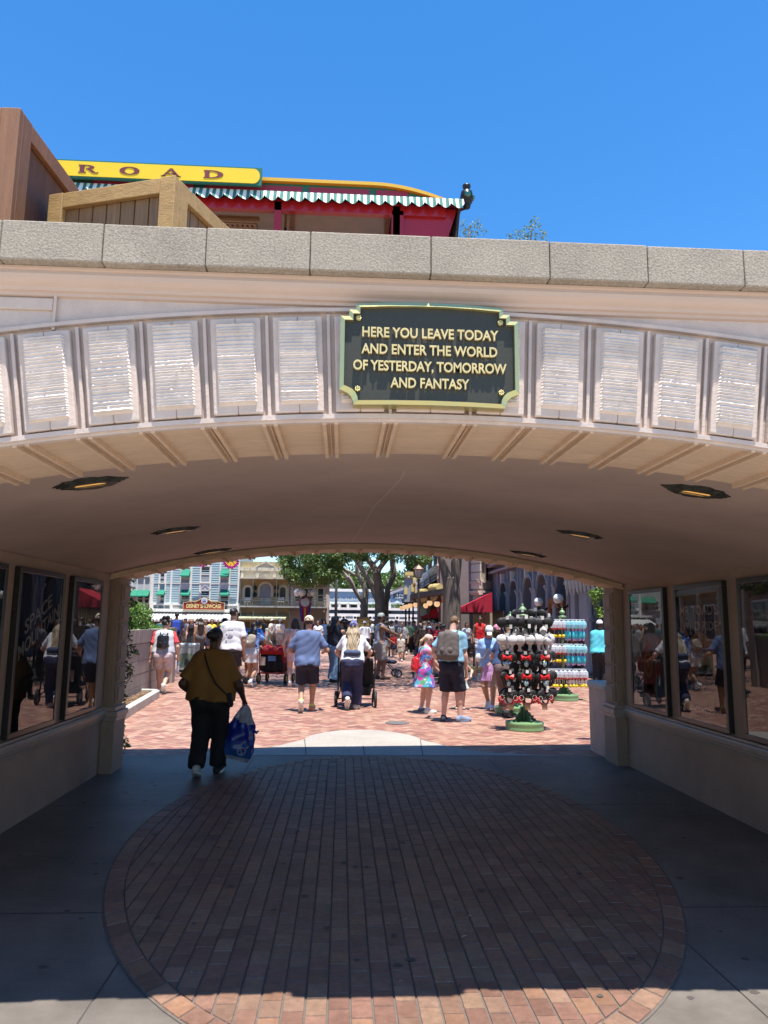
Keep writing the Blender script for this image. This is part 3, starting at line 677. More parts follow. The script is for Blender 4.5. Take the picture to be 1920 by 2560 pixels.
# roof: rounded clerestory ending in a curve on the right
mb = MB(); prof = []
for i in range(7): prof.append((TX0+(.20-TX0)*i/6, 5.36))
for i in range(1, 9): prof.append((.20+.62*i/8, 5.36-.125*(i/8)**1.9))
top = MB(); side = MB(); yel = MB(); mp = MB()
for (xa, zt), (xb, zu) in zip(prof[:-1], prof[1:]):
    yel.hexa([(xa, TY0+.02, zt-.03), (xb, TY0+.02, zu-.03), (xb, TY1-.02, zu-.03), (xa, TY1-.02, zt-.03), (xa, TY0+.02, zt), (xb, TY0+.02, zu), (xb, TY1-.02, zu), (xa, TY1-.02, zt)])
    if zu-.03 > 5.225: side.hexa([(xa, TY0+.06, 5.21), (xb, TY0+.06, 5.21), (xb, TY1-.06, 5.21), (xa, TY1-.06, 5.21), (xa, TY0+.06, zt-.031), (xb, TY0+.06, zu-.031), (xb, TY1-.06, zu-.031), (xa, TY1-.06, zt-.031)])
yel.build('roof', mat('roof_yellow', (.66, .38, .02), .5), tr); side.build('clerestory', GRN, tr)
for a, b in ((-2.2, -1.35), (-1.25, -.42), (-.36, .16), (.22, .50)):
    mp.box(a, b, TY0+.052, TY0+.062, 5.225, 5.305)
mp.build('clerestory_panel', MAROON, tr)
# valance: striped scalloped cloth (near side, far side)
STR = mat('awning_cloth', (.5, .5, .5), .8, attr=True, nscale=10, namt=.1)
def valance(mb, x0, x1, y, ztop, drop, n, c1=(.74, .74, .70), c2=(.035, .16, .125), lean=.05, dy=1):
    # n scallops, two stripes each, cloth waving in and out
    wv = (x1-x0)/n
    for i in range(n):
        for s in range(8):
            a, b = x0+wv*(i+s/8), x0+wv*(i+(s+1)/8)
            def hz(t): return ztop-drop*(.62+.38*math.sin(math.pi*max(0, min(1, t)))**.7)
            def yy(t): return y-lean-.012*math.sin(2*math.pi*t)
            t0, t1 = s/8, (s+1)/8
            mb.color(c2 if s in (1, 2, 5, 6) else c1)
            mb._add([(a, y, ztop), (b, y, ztop), (b, yy(t1), hz(t1)), (a, yy(t0), hz(t0))], [[3, 2, 1, 0]])
            mb._add([(a, y+.004, ztop), (b, y+.004, ztop), (b, yy(t1)+.004, hz(t1)), (a, yy(t0)+.004, hz(t0))], [[0, 1, 2, 3]])
mb = MB(); valance(mb, TX0, TX1, TY0-.0, 5.222, .115, 70); valance(mb, TX0, TX1, TY1+.05, 5.222, .115, 70)
mb.color((.30, .02, .04)); mb.box(TX0, TX1, TY0, TY1, 5.19, 5.222)
mb.build('valance', STR, tr)
mb = MB(); rr = random.Random(2)
for i in range(54):
    y = TY0+(TY1-TY0)*i/53; l = rr.uniform(.33, .44)
    mb.tube([(TX1-.03, y, 5.20), (TX1-.05-rr.uniform(0, .03), y, 5.20-l)], [.012, .006], 5)
mb.build('fringe', mat('dark_fringe', (.035, .025, .02), .9), tr)
# ceiling fan and carved vent
mb = MB(); q = at(617, 470, 6.4); mb.lathe([(.012, .30), (.012, .06), (.06, .05), (.17, .0), (.18, -.012), (.10, -.01), (.04, -.03), (.05, -.06), (.03, -.09)], (q.x, 6.4, 4.93), 24); mb.build('ceiling_lamp', DARKM, tr, smooth=True)
mb = MB()
for i in range(7): mb.box(-1.15+i*.045, -1.125+i*.045, 6.3, 6.9, 5.142, 5.158)
for i in range(9): mb.box(-1.17, -.85, 6.3+i*.07, 6.325+i*.07, 5.140, 5.158)
mb.box(-1.2, -.82, 6.25, 6.28, 5.135, 5.159); mb.box(-1.2, -.82, 6.92, 6.95, 5.135, 5.159)
mb.build('vent', mat('vent_wood', (.34, .20, .10), .4), tr)
# name board
bd = at(565, 392, TY0-.06); bx1, bz0, bz1 = bd.x, 5.235, 5.385
mb = MB(); mb.box(-6.2, bx1, TY0-.06, TY0-.035, bz0-.006, bz1+.006); board = mb.build('name_board', GRN, tr)
mb = MB(); pts = [(-6.15, bz0+.008), (bx1-.07, bz0+.008)]+[(bx1-.07+.055*math.sin(R(a)), (bz0+bz1)/2-.067*math.cos(R(a))) for a in range(15, 180, 15)]+[(bx1-.07, bz1-.008), (-6.15, bz1-.008)]
mb.prism([(x, TY0-.066, z) for x, z in pts], (0, .005, 0)); mb.build('board_face', YEL, board)
def serif_letter(ch, cx, w_, zb, h, mb, y):
    sl = h*.13; hw = w_/2; st = w_*.24
    def rect(x0, x1, z0, z1): mb.prism([(cx+x0, y, zb+z0), (cx+x1, y, zb+z0), (cx+x1, y, zb+z1), (cx+x0, y, zb+z1)], (0, .003, 0))
    def ringarc(x0, ax, az, bx, bz, zc, a0, a1, n=16):
        for i in range(n):
            t0, t1 = a0+(a1-a0)*i/n, a0+(a1-a0)*(i+1)/n
            mb.prism([(cx+x0+ax*math.cos(t0), y, zb+zc+az*math.sin(t0)), (cx+x0+ax*math.cos(t1), y, zb+zc+az*math.sin(t1)), (cx+x0+bx*math.cos(t1), y, zb+zc+bz*math.sin(t1)), (cx+x0+bx*math.cos(t0), y, zb+zc+bz*math.sin(t0))], (0, .003, 0))
    pi = math.pi
    if ch == 'O': ringarc(0, hw, h/2, hw*.50, h*.40, h/2, 0, 2*pi, 28)
    if ch == 'D':
        rect(-hw, -hw+st*1.5, 0, sl*.8); rect(-hw, -hw+st*1.5, h-sl*.8, h); rect(-hw+st*.25, -hw+st*1.25, sl*.8, h-sl*.8)
        ringarc(-hw+st*1.5, w_-st*1.5, h/2, w_-st*2.6, h*.40, h/2, -pi/2, pi/2)
    if ch == 'R':
        rect(-hw, -hw+st*1.6, 0, sl*.8); rect(-hw, -hw+st*1.5, h-sl*.8, h); rect(-hw+st*.25, -hw+st*1.25, sl*.8, h-sl*.8)
        ringarc(-hw+st*1.5, hw*.85, h*.26, hw*.42, h*.18, h*.74, -pi/2, pi/2)
        mb.prism([(cx-hw*.15, y, zb+h*.50), (cx+hw*.2, y, zb+h*.52), (cx+hw*.78, y, zb+h*.05), (cx+hw, y, zb+h*.16), (cx+hw, y, zb+h*.05), (cx+hw*.75, y, zb-h*.03), (cx+hw*.4, y, zb+h*.03)][::-1], (0, .003, 0))
    if ch == 'A':
        mb.prism([(cx-hw*.9, y, zb), (cx-hw*.7, y, zb), (cx, y, zb+h*.8), (cx, y, zb+h*1.02), (cx-hw*.1, y, zb+h*1.02)], (0, .003, 0))
        mb.prism([(cx, y, zb+h*1.02), (cx-.0, y, zb+h*.75), (cx+hw*.4, y, zb), (cx+hw*.9, y, zb), (cx+hw*.12, y, zb+h*1.02)], (0, .003, 0)); rect(-hw*.45, hw*.5, h*.28, h*.38)
        rect(-hw, -hw*.5, 0, sl*.7); rect(hw*.3, hw, 0, sl*.7)
    if ch in 'LI':
        rect(-hw, -hw+st*1.5, h-sl*.8, h); rect(-hw, -hw+st*1.5, 0, sl*.8); rect(-hw+st*.25, -hw+st*1.25, sl*.8, h-sl*.8)
        if ch == 'L': rect(-hw+st*1.5, hw, 0, sl*.8); mb.prism([(cx+hw-st*.7, y, zb+sl*.8), (cx+hw, y, zb+sl*.8), (cx+hw, y, zb+h*.42)], (0, .003, 0))
mb = MB(); LH = .072
for ch, px_ in (('L', 118), ('R', 190), ('O', 279), ('A', 369), ('D', 461)):
    q = at(px_, 378, TY0-.07); serif_letter(ch, q.x, .165 if ch != 'L' else .14, bz0+.038, LH, mb, TY0-.0695)
for ch, x in (('I', -2.83), ('A', -3.15), ('R', -3.5)): serif_letter(ch, x, .165, bz0+.038, LH, mb, TY0-.0695)
mb.build('lettering', MAR, board)
q = at(1003, 412, 6.0)
ml = empty('marker_lantern', (q.x+.02, 6.0, 5.20), 0, 'black railway marker lantern with green lens on the carriage corner', 'lantern')
mb = MB(); mb.lathe([(.03, 0), (.036, .02), (.022, .035), (.05, .05), (.058, .10), (.05, .15), (.03, .165), (.026, .185), (.036, .195), (.036, .215), (.012, .225)], (q.x+.02, 6.0, 5.20), 18); mb.build('body', DARKM, ml, smooth=True)
mb = MB(); mb.ball((q.x+.02, 5.945, 5.30), .028, 12, 8, sy=.6); mb.ball((q.x+.076, 6.0, 5.30), .028, 12, 8, sx=.6); mb.build('lens', mat('green_lens', (.01, .10, .06), .1, coat=1), ml, smooth=True)
mb = MB(); mb.tube([(q.x+.02, 6.0, 5.2), (q.x-.03, 6.02, 5.19), (q.x-.08, 6.05, 5.2)], .012, 6); mb.build('bracket', DARKM, ml)

# ================================================================== foliage helper
LEAF = {}
def leafmat(name, tr=.25):
    if name in LEAF: return LEAF[name]
    m = bpy.data.materials.new(name); m.use_nodes = True; t = m.node_tree; b = t.nodes['Principled BSDF']; b.inputs['Roughness'].default_value = .5
    a = t.nodes.new('ShaderNodeAttribute'); a.attribute_name = 'col'; t.links.new(a.outputs[0], b.inputs['Base Color'])
    tl = t.nodes.new('ShaderNodeBsdfTranslucent'); t.links.new(a.outputs[0], tl.inputs[0]); mx = t.nodes.new('ShaderNodeMixShader'); mx.inputs[0].default_value = tr
    o = t.nodes['Material Output']; t.links.new(b.outputs[0], mx.inputs[1]); t.links.new(tl.outputs[0], mx.inputs[2]); t.links.new(mx.outputs[0], o.inputs[0])
    LEAF[name] = m; return m
def leaves(name, blobs, size, pal, parent=None, seed=0, aspect=.45, shell=.6):
    """blobs: (centre, (rx,ry,rz), count)"""
    g = np.random.default_rng(seed); Vs = []; Cs = []
    for c, r, n in blobs:
        d = g.normal(size=(n, 3)); d /= np.linalg.norm(d, axis=1)[:, None]
        rad = shell+(1-shell)*g.random(n); rad *= 1+.12*g.normal(size=n)
        p = np.array(c)+d*np.array(r)*rad[:, None]
        a = g.normal(size=(n, 3)); a /= np.linalg.norm(a, axis=1)[:, None]; b = np.cross(a, g.normal(size=(n, 3))); b /= np.linalg.norm(b, axis=1)[:, None]
        s = size*g.uniform(.6, 1.25, n)[:, None]
        Vs.append(np.stack([p-a*s, p+b*s*aspect, p+a*s, p-b*s*aspect], 1).reshape(-1, 3))
        k = g.integers(0, len(pal), n); cc = np.array(pal)[k]*g.uniform(.7, 1.25, n)[:, None]; Cs.append(cc)
    V = np.concatenate(Vs); C = np.concatenate(Cs); F = np.arange(len(V)).reshape(-1, 4)
    if parent is not None and parent.name in WM:
        iv = np.array(WM[parent.name].inverted()); V = V @ iv[:3, :3].T+iv[:3, 3]
    return link(name, npmesh(name, V, F, C), leafmat('leaf'), parent)
def clumps(c, r, n, per, seed, sub=.35):
    g = random.Random(seed); out = []
    for _ in range(n):
        while True:
            p = (g.uniform(-1, 1), g.uniform(-1, 1), g.uniform(-1, 1))
            if .15 < p[0]**2+p[1]**2+p[2]**2 < 1: break
        s = sub*g.uniform(.6, 1.3)
        out.append(((c[0]+p[0]*r[0], c[1]+p[1]*r[1], c[2]+p[2]*r[2]), (r[0]*s, r[1]*s, r[2]*s*.8), per))
    return out
GREEN = [(.07, .14, .035), (.09, .175, .045), (.05, .11, .028), (.12, .20, .06)]
LIGHTG = [(.14, .26, .04), (.10, .21, .035), (.18, .30, .06), (.07, .15, .03)]
OLIVE = [(.10, .15, .03), (.13, .18, .04), (.07, .11, .025), (.16, .20, .05)]
BARK = mat('bark', (.29, .24, .20), .9, nscale=5, namt=.35, bump=.9, bscale=14, stretch=(3, 3, .7), stain=.3, sscale=1.2)
BARKL = mat('pale_bark', (.38, .33, .28), .9, nscale=5, namt=.35, bump=.9, bscale=12, stretch=(3, 3, .7), stain=.35, sscale=1.5)
# slender trees whose tips show above the coping
t = empty('slender_tree', (1.02, 6.7, 2.7), 0, 'wispy small tree with pale leaves just right of the carriage end', 'tree')
mb = MB(); q = at(1014, 488, 6.7); mb.tube([(1.05, 6.7, 2.7), (1.1, 6.7, 4.0), (q.x, 6.7, q.z)], [.03, .02, .006], 6); mb.build('trunk', BARK, t)
leaves('crown', [((at(x, y, 6.7)), (.06, .06, .06), 26) for x, y in ((1010, 500), (1024, 492), (1032, 480), (998, 508), (1018, 512), (1038, 500), (1005, 485))], .016, [(.16, .24, .12), (.22, .30, .17), (.11, .17, .08)], t, 1)
t = empty('slender_tree', (1.55, 6.7, 2.7), 0, 'fuller wispy small tree above the bare middle of the coping', 'tree')
mb = MB(); q = at(1150, 490, 6.7); mb.tube([(1.6, 6.7, 2.7), (1.62, 6.7, 4.2), (q.x, 6.7, q.z)], [.03, .02, .006], 6); mb.build('trunk', BARK, t)
leaves('crown', [((at(x, y, 6.7)), (.07, .07, .06), 30) for x, y in ((1105, 515), (1125, 508), (1140, 500), (1152, 490), (1165, 505), (1150, 512), (1130, 518), (1172, 515), (1112, 508), (1158, 480))], .016, [(.16, .24, .12), (.22, .30, .17), (.11, .17, .08)], t, 2)

# ================================================================== THE SQUARE: left planter, wall, hedge
WALLC = mat('board_marked_concrete', (.36, .30, .265), .85, nscale=7, namt=.35, bump=.5, bscale=16, stretch=(5, 5, .45), stain=.25, sscale=2)
pw = empty('retaining_wall', (-4.1, 16, .05), 0, 'board marked concrete retaining wall holding up the lawn', 'wall')
wa, wb = Vector((-3.92, 13.2, 0)), Vector((-4.22, 18.7, 0)); wd = (wb-wa).normalized(); wn = Vector((-wd.y, wd.x, 0)); wn = -wn if wn.x < 0 else wn
L_ = (wb-wa).length; rr = random.Random(4)
mb = MB(); rows = [(0, .27), (.275, .52), (.525, .78), (.785, 1.12), (1.13, 1.40)]
for i, (z0, z1) in enumerate(rows):
    zb = 0.0; d = .012 if i != 4 else .03
    n = 1 if i < 3 else (26 if i == 3 else 9)
    for k in range(n):
        u0, u1 = L_*k/n, L_*(k+1)/n
        dd = d+rr.uniform(-.003, .003); g = .0025 if n > 1 else 0
        P = [wa+wd*(u0+g), wa+wd*(u1-g)]
        mb.hexa([P[0]+wn*dd+Vector((0, 0, z0)), P[1]+wn*dd+Vector((0, 0, z0)), P[1]-wn*.25+Vector((0, 0, z0)), P[0]-wn*.25+Vector((0, 0, z0)), P[0]+wn*dd+Vector((0, 0, z1)), P[1]+wn*dd+Vector((0, 0, z1)), P[1]-wn*.25+Vector((0, 0, z1)), P[0]-wn*.25+Vector((0, 0, z1))])
mb.build('wall_face', WALLC, pw, bevel=.006)
mb = MB(); e = wb; mb.hexa([wb+Vector((.1, .01, 0)), wb+Vector((.1, .3, 0)), wb+Vector((-6, .3, 0)), wb+Vector((-6, .01, 0)), wb+Vector((.1, .01, 1.43)), wb+Vector((.1, .3, 1.43)), wb+Vector((-6, .3, 1.43)), wb+Vector((-6, .01, 1.43))]); mb.build('wall_return', WALLC, pw)
# lawn mound behind the wall
lm = MB(); nn = 10
def lawn(x, y): t = min(1, max(0, (-4.25-x)/.9)); return 1.36+.30*t+.05*math.sin(y)
for i in range(nn):
    for j in range(nn):
        xa, xb = -4.12-4.5*i/nn, -4.12-4.5*(i+1)/nn; ya, yb = 12.6+6.2*j/nn, 12.6+6.2*(j+1)/nn
        lm.poly([(xb, ya, lawn(xb, ya)), (xa, ya, lawn(xa, ya)), (xa, yb, lawn(xa, yb)), (xb, yb, lawn(xb, yb))])
tag(lm.build('lawn', mat('lawn_green', (.06, .15, .02), .9, nscale=20, namt=.35), smooth=True), kind='structure')
def grass(name, n, fx, h, pal, seed):
    g = random.Random(seed); V = []; F = []; C = []
    for _ in range(n):
        x, y, z = fx(g); a = g.uniform(0, 6.28); w_ = h*.13; b = g.uniform(-.5, .5)*h; c_ = g.uniform(-.5, .5)*h; hh = h*g.uniform(.5, 1.2)
        V += [(x-w_*math.cos(a), y-w_*math.sin(a), z), (x+w_*math.cos(a), y+w_*math.sin(a), z), (x+b, y+c_, z+hh)]
        k = len(V); F.append((k-3, k-2, k-1)); q = g.choice(pal); s = g.uniform(.7, 1.2); C.append((q[0]*s, q[1]*s, q[2]*s))
    return tag(link(name, npmesh(name, V, F, C), leafmat('leaf')), kind='stuff')
GP = [(.09, .22, .03), (.12, .27, .04), (.07, .17, .025)]
def fx(g): x = -4.12-2.6*g.random()**1.5; y = g.uniform(12.8, 18.7); return x, y, lawn(x, y)
grass('grass', 16000, fx, .06, GP, 3)
c = at(283, 1335, 15.8)
hb = empty('hedge', (c.x+.02, 15.8, 1.4), 0, 'clipped bright green hedge above the retaining wall', 'hedge')
leaves('foliage', [((c.x+.0, 15.8+dy, c.z-.02+dz), (.34, .4, .27), 1000) for dy in (-.25, .1, .4) for dz in (-.1, .08)], .032, LIGHTG, hb, 4, .5, .75)
mb = MB(); mb.box(c.x-.22, c.x+.2, 15.5, 16.3, 1.35, c.z+.12); mb.build('core', mat('hedge_core', (.03, .07, .015), .9), hb)
# planter bed with kerb and climbing plant on the bridge's corner
KERB = mat('kerb_concrete', (.50, .47, .42), .85, nscale=14, namt=.2, bump=.3, bscale=60, stain=.15)
kb = [(-3.36, 11.6), (-3.64, 15.5), (-3.80, 15.75), (-4.10, 15.78)]
mb = MB()
for (a, b) in zip(kb[:-1], kb[1:]):
    a = Vector((*a, 0)); b = Vector((*b, 0)); d = (b-a).normalized(); nrm = Vector((d.y, -d.x, 0))
    P = [a+nrm*.0, b+nrm*.0, b-nrm*.13, a-nrm*.13]; zz = [zg(p.y) for p in P]
    mb.hexa([Vector((p.x, p.y, z-.01)) for p, z in zip(P, zz)]+[Vector((p.x, p.y, z+.15)) for p, z in zip(P, zz)])
tag(mb.build('kerb', KERB, bevel=.015), kind='structure')
sheet('planter_soil', [(-3.42, 9.0, .09), (-3.70, 15.6, .13), (-4.2, 15.7, .13), (-6, 9.0, .09)], mat('mulch', (.23, .15, .09), .95, nscale=45, namt=.6, bump=.8, bscale=50))
mb = MB(); rr = random.Random(8)
for _ in range(900):
    y = rr.uniform(11, 15.6); x = -3.45-.05*(y-11)-rr.random()*.55; a = rr.uniform(0, 3.14); l = rr.uniform(.012, .03); s = rr.uniform(.5, 1.3)
    mb.color((.36*s, .24*s, .15*s)); mb.box(x-l, x+l, y-l*.4, y+l*.4, .095+.006*(y-9), .112+.006*(y-9)+rr.uniform(0, .012))
tag(mb.build('bark_chips', mat('bark_chip', (.3, .2, .1), .9, attr=True)), kind='stuff')
iv = empty('climbing_plant', (-2.62, 8.85, .05), 0, 'leafy climbing plant growing up beside the left far pier', 'climbing plant')
mb = MB(); mb.tube([(-2.47, 8.62, .02), (-2.45, 8.63, .5), (-2.46, 8.62, 1.2), (-2.45, 8.62, 2.2)], [.02, .016, .012, .006], 6); mb.build('stem', BARK, iv)
rr = random.Random(12); bl = []
for i in range(36):
    z = .1+2.1*i/36; bl.append(((-2.435+rr.uniform(-.03, .035), 8.62+rr.uniform(-.02, .06), z), (.055, .05, .06), 16))
for z, w_ in ((1.27, .10), (1.22, .12), (1.0, .07), (1.75, .06), (.2, .1), (.25, .07), (1.05, .05)): bl.append(((-2.40+w_*.4, 8.64, z), (w_*.8, .05, .045), 26))
leaves('foliage', bl, .024, [(.05, .10, .025), (.03, .07, .02), (.16, .24, .06), (.20, .28, .09)], iv, 6, .5, .3)
iv = empty('climbing_plant', (3.62, 9.6, .05), 0, 'bright leafy shrub showing beside the top of the right far pier', 'climbing plant')
mb = MB(); q = at(1282, 1310, 10.2); mb.tube([(q.x+.42, 10.2, .0), (q.x+.36, 10.2, 1.2), (q.x+.20, 10.2, 2.3)], [.025, .02, .008], 6); mb.build('stem', BARK, iv)
leaves('foliage', [(at(x, y, 10.2), (.07, .06, .07), 30) for x, y in ((1288, 1278), (1279, 1285), (1292, 1290), (1284, 1297), (1291, 1310), (1294, 1325), (1298, 1270), (1306, 1290), (1310, 1320))], .03, [(.20, .34, .06), (.28, .42, .10), (.12, .22, .04)], iv, 7, .5, .3)
# concrete block at the right pier
bo = empty('concrete_pedestal', (3.62, 9.3, 0), 0, 'smooth pink concrete pedestal with rounded corners behind the right pier', 'pedestal')
def rbox(mb, x0, x1, y0, y1, r_, lv):
    P = []
    for cx2, cy2, a0 in ((x1-r_, y1-r_, 0), (x0+r_, y1-r_, 90), (x0+r_, y0+r_, 180), (x1-r_, y0+r_, 270)):
        for a in range(0, 91, 15): P.append((cx2+r_*math.cos(R(a0+a)), cy2+r_*math.sin(R(a0+a))))
    n = len(P); vs = []; mx_, my_ = (x0+x1)/2, (y0+y1)/2
    for z, s in lv: vs += [(mx_+(x-mx_)*s, my_+(y-my_)*s, z) for x, y in P]
    fs = [[i*n+k, i*n+(k+1) % n, (i+1)*n+(k+1) % n, (i+1)*n+k] for i in range(len(lv)-1) for k in range(n)]+[[(len(lv)-1)*n+k for k in range(n)], list(range(n))[::-1]]
    return mb._add(vs, fs)
mb = MB(); rbox(mb, 3.20, 4.0, 8.98, 9.72, .10, [(0, 1), (.80, 1)]); mb.build('body', mat('pink_concrete', (.50, .36, .30), .7, nscale=6, namt=.12, bump=.2, bscale=50, stain=.15), bo, smooth=False)
mb = MB(); rbox(mb, 3.18, 4.02, 8.96, 9.74, .11, [(.80, .99), (.815, 1.0), (.85, 1.0), (.868, .97), (.872, .9)]); mb.build('cap', mat('grey_cap', (.40, .40, .37), .6, nscale=9, namt=.15), bo)

# ================================================================== tree beds, fence, trees
def bed(name, pts, h=.16):
    mb = MB(); n = len(pts); cx = sum(p[0] for p in pts)/n; cy = sum(p[1] for p in pts)/n
    inn = [(cx+(x-cx)*.955, cy+(y-cy)*.955) for x, y in pts]
    O0 = [(x, y, zg(y)-.01) for x, y in pts]; O1 = [(x, y, zg(y)+h) for x, y in pts]; I1 = [(x, y, zg(y)+h) for x, y in inn]; I0 = [(x, y, zg(y)+h-.06) for x, y in inn]
    mb._add(O0+O1+I1+I0, [[i, (i+1) % n, n+(i+1) % n, n+i] for i in range(n)]+[[n+i, n+(i+1) % n, 2*n+(i+1) % n, 2*n+i] for i in range(n)]+[[2*n+i, 2*n+(i+1) % n, 3*n+(i+1) % n, 3*n+i] for i in range(n)])
    tag(mb.build(name, KERB), kind='structure')
    mb = MB(); mb.poly(I0); tag(mb.build('bed_lawn', mat('bed_green', (.055, .10, .02), .9, nscale=3, namt=.4, c2=(.14, .10, .06))), kind='structure')
    return inn
def ellp(cx, cy, a, b, n=36): return [(cx+a*math.cos(2*math.pi*i/n), cy+b*math.sin(2*math.pi*i/n)) for i in range(n)]
b1 = bed('bed_kerb', ellp(2.6, 40.5, 4.6, 6.6)); b2 = bed('bed_kerb', ellp(4.3, 22.4, 1.55, 2.0))
IRON = mat('black_iron', (.018, .018, .02), .45, .4)
def fence(label, pts, h, z0, nper=8):
    o = empty('railing', (pts[0][0], pts[0][1], zg(pts[0][1])), 0, label, 'railing')
    mb = MB(); pk = MB()
    for a, b in zip(pts, pts[1:]+pts[:1]):
        A = Vector((a[0], a[1], zg(a[1])+z0)); B = Vector((b[0], b[1], zg(b[1])+z0))
        for hz in (h, h*.86, .08): mb.bar(A+Vector((0, 0, hz)), B+Vector((0, 0, hz)), .022, .022)
        L = (B-A).length; n = max(1, int(L/.11))
        for i in range(n):
            p = A+(B-A)*(i/n); pk.tube([p, p+Vector((0, 0, h))], .008, 4)
        pk.box(A.x-.022, A.x+.022, A.y-.022, A.y+.022, A.z-.1, A.z+h+.06)
    mb.build('rail', IRON, o); pk.build('bars', IRON, o)
fence('low black iron railing around the bed of the thick tree', [(4.3+(x-4.3)*.93, 22.4+(y-22.4)*.93) for x, y in ellp(4.3, 22.4, 1.55, 2.0, 20)], .72, .10)
fence('low black iron railing around the far lawn with two trees', [(2.6+(x-2.6)*.96, 40.5+(y-40.5)*.96) for x, y in ellp(2.6, 40.5, 4.6, 6.6, 26)], .62, .10)
def gb(g): a = g.uniform(0, 6.28); r_ = g.random()**.5*.94; y = 40.5+6.6*r_*math.sin(a); return 2.6+4.6*r_*math.cos(a), y, zg(y)+.10
grass('grass', 5000, gb, .10, GP, 5)
def limb(mb, pts, Y, f=5.53, ox=820, oy=1380, n=9, dy=None):
    P = []; rs = []
    for i, (cx, cy, w_) in enumerate(pts):
        yy = Y+(dy[i] if dy else 0); P.append(at((ox+cx/f)/K, (oy+cy/f)/K, yy)); rs.append(w_/f/2/FL*yy)
    # smooth subdivision
    Q = []; S = []
    for i in range(len(P)-1):
        a, b, c, d = P[max(i-1, 0)], P[i], P[i+1], P[min(i+2, len(P)-1)]
        for t in (0, .25, .5, .75):
            Q.append(.5*((2*b)+(c-a)*t+(2*a-5*b+4*c-d)*t*t+(3*b-a-3*c+d)*t**3)); S.append(rs[i]+(rs[i+1]-rs[i])*t)
    Q.append(P[-1]); S.append(rs[-1]); mb.tube(Q, S, n)
# mid tree
q = at((820+720/5.53)/K, (1380+950/5.53)/K, 40)
mt = empty('tree', (q.x, 40, zg(40)), 0, 'forked grey tree in the far lawn, middle of the square', 'tree')
mb = MB()
limb(mb, [(735, 1180, 230), (720, 1020, 175), (718, 900, 150), (722, 720, 150), (705, 520, 138), (690, 400, 120), (662, 270, 118)], 40)
limb(mb, [(665, 300, 105), (640, 215, 85), (560, 110, 80), (500, 0, 78), (470, -160, 60), (400, -420, 30)], 40)
limb(mb, [(670, 300, 90), (720, 215, 75), (800, 110, 75), (870, 20, 70), (960, -150, 50), (1100, -420, 24)], 40)
limb(mb, [(790, 1080, 90), (800, 900, 80), (800, 720, 75), (820, 600, 78), (830, 480, 78), (905, 330, 78), (892, 150, 82), (882, 20, 80), (860, -200, 55), (900, -500, 25)], 40.6)
limb(mb, [(905, 1330, 24), (850, 1230, 70), (800, 1080, 90), (790, 950, 70)], 39.5)
mb.build('trunk', BARK, mt, smooth=True)
q = at((820+495/5.53)/K, (1380+950/5.53)/K, 42)
mt2 = empty('tree', (q.x, 42, zg(42)), 0, 'leaning many stemmed grey tree left of the forked tree', 'tree')
mb = MB()
limb(mb, [(490, 1150, 130), (490, 950, 110), (500, 800, 105), (505, 650, 105), (520, 540, 90), (480, 430, 70), (410, 290, 55), (395, 150, 45), (330, 60, 55), (240, -30, 60), (100, -160, 40)], 42)
limb(mb, [(500, 720, 70), (440, 640, 60), (365, 510, 60), (300, 390, 85), (270, 340, 80)], 42)
limb(mb, [(300, 400, 62), (230, 300, 40), (120, 230, 34), (0, 180, 26), (-160, 120, 16)], 42)
limb(mb, [(700, 690, 95), (650, 580, 90), (600, 440, 85), (500, 290, 75), (420, 150, 75), (330, 30, 75), (250, -80, 60), (100, -260, 30)], 41.4)
limb(mb, [(370, 320, 50), (230, 240, 40), (60, 190, 34), (-60, 170, 20)], 42)
limb(mb, [(540, 280, 40), (620, 180, 46), (700, 90, 46), (760, 20, 44), (840, -100, 26)], 42.5)
mb.build('trunk', BARKL, mt2, smooth=True)
def vis_blobs(pts, Y, r_, n, sd):
    g = random.Random(sd); out = []
    for x, y in pts:
        p = at(x, y, Y+g.uniform(-2, 2)); out.append((p, (r_*g.uniform(.7, 1.3), r_*1.4, r_*g.uniform(.5, .9)), n))
    return out
pts = []
g = random.Random(21)
for _ in range(95):
    x = g.uniform(614, 735); lim = 1262-(abs(x-668)/60)**2*26; pts.append((x, 1160+(lim-1160)*g.random()**.6))
for _ in range(40): pts.append((g.uniform(735, 880), g.uniform(1150, 1207)))
for _ in range(22): x = g.uniform(880, 925); pts.append((x, g.uniform(1150, 1218)))
for _ in range(8): pts.append((g.uniform(885, 905), g.uniform(1210, 1236)))
leaves('crown', vis_blobs(pts, 38, .42, 210, 22)+clumps((1.5, 40, 9), (6.5, 5, 2.6), 40, 220, 23, .25), .085, [(.11, .19, .05), (.14, .23, .06), (.08, .14, .035), (.17, .25, .08)], mt2, 8, .4, .35)
leaves('crown', clumps((4, 39, 9.5), (5, 4.5, 2.5), 40, 240, 24, .25), .085, GREEN, mt, 9, .4, .35)
# thick tree near the right, its canopy shades the square
q = at(976, 1400, 23)
bt = empty('tree', (q.x, 23, zg(23)), 0, 'thick dark trunked tree in the railed bed on the right', 'tree')
mb = MB(); F7 = dict(f=7.9, ox=1090, oy=1390, n=14)
limb(mb, [(320, 2100, 470), (312, 1700, 380), (310, 1300, 360), (312, 900, 345), (300, 620, 330), (290, 420, 300)], 23, **F7)
limb(mb, [(235, 560, 200), (190, 330, 190), (140, 130, 190), (95, -60, 170), (-20, -500, 120), (-260, -1100, 60)], 23, **F7)
limb(mb, [(360, 560, 200), (395, 330, 195), (400, 130, 215), (430, -60, 190), (560, -500, 120), (760, -1100, 60)], 23, **F7)
mb.build('trunk', mat('dark_bark', (.19, .15, .12), .9, nscale=5, namt=.35, bump=.9, bscale=14, stretch=(3, 3, .7), stain=.3, sscale=1.2), bt, smooth=True)
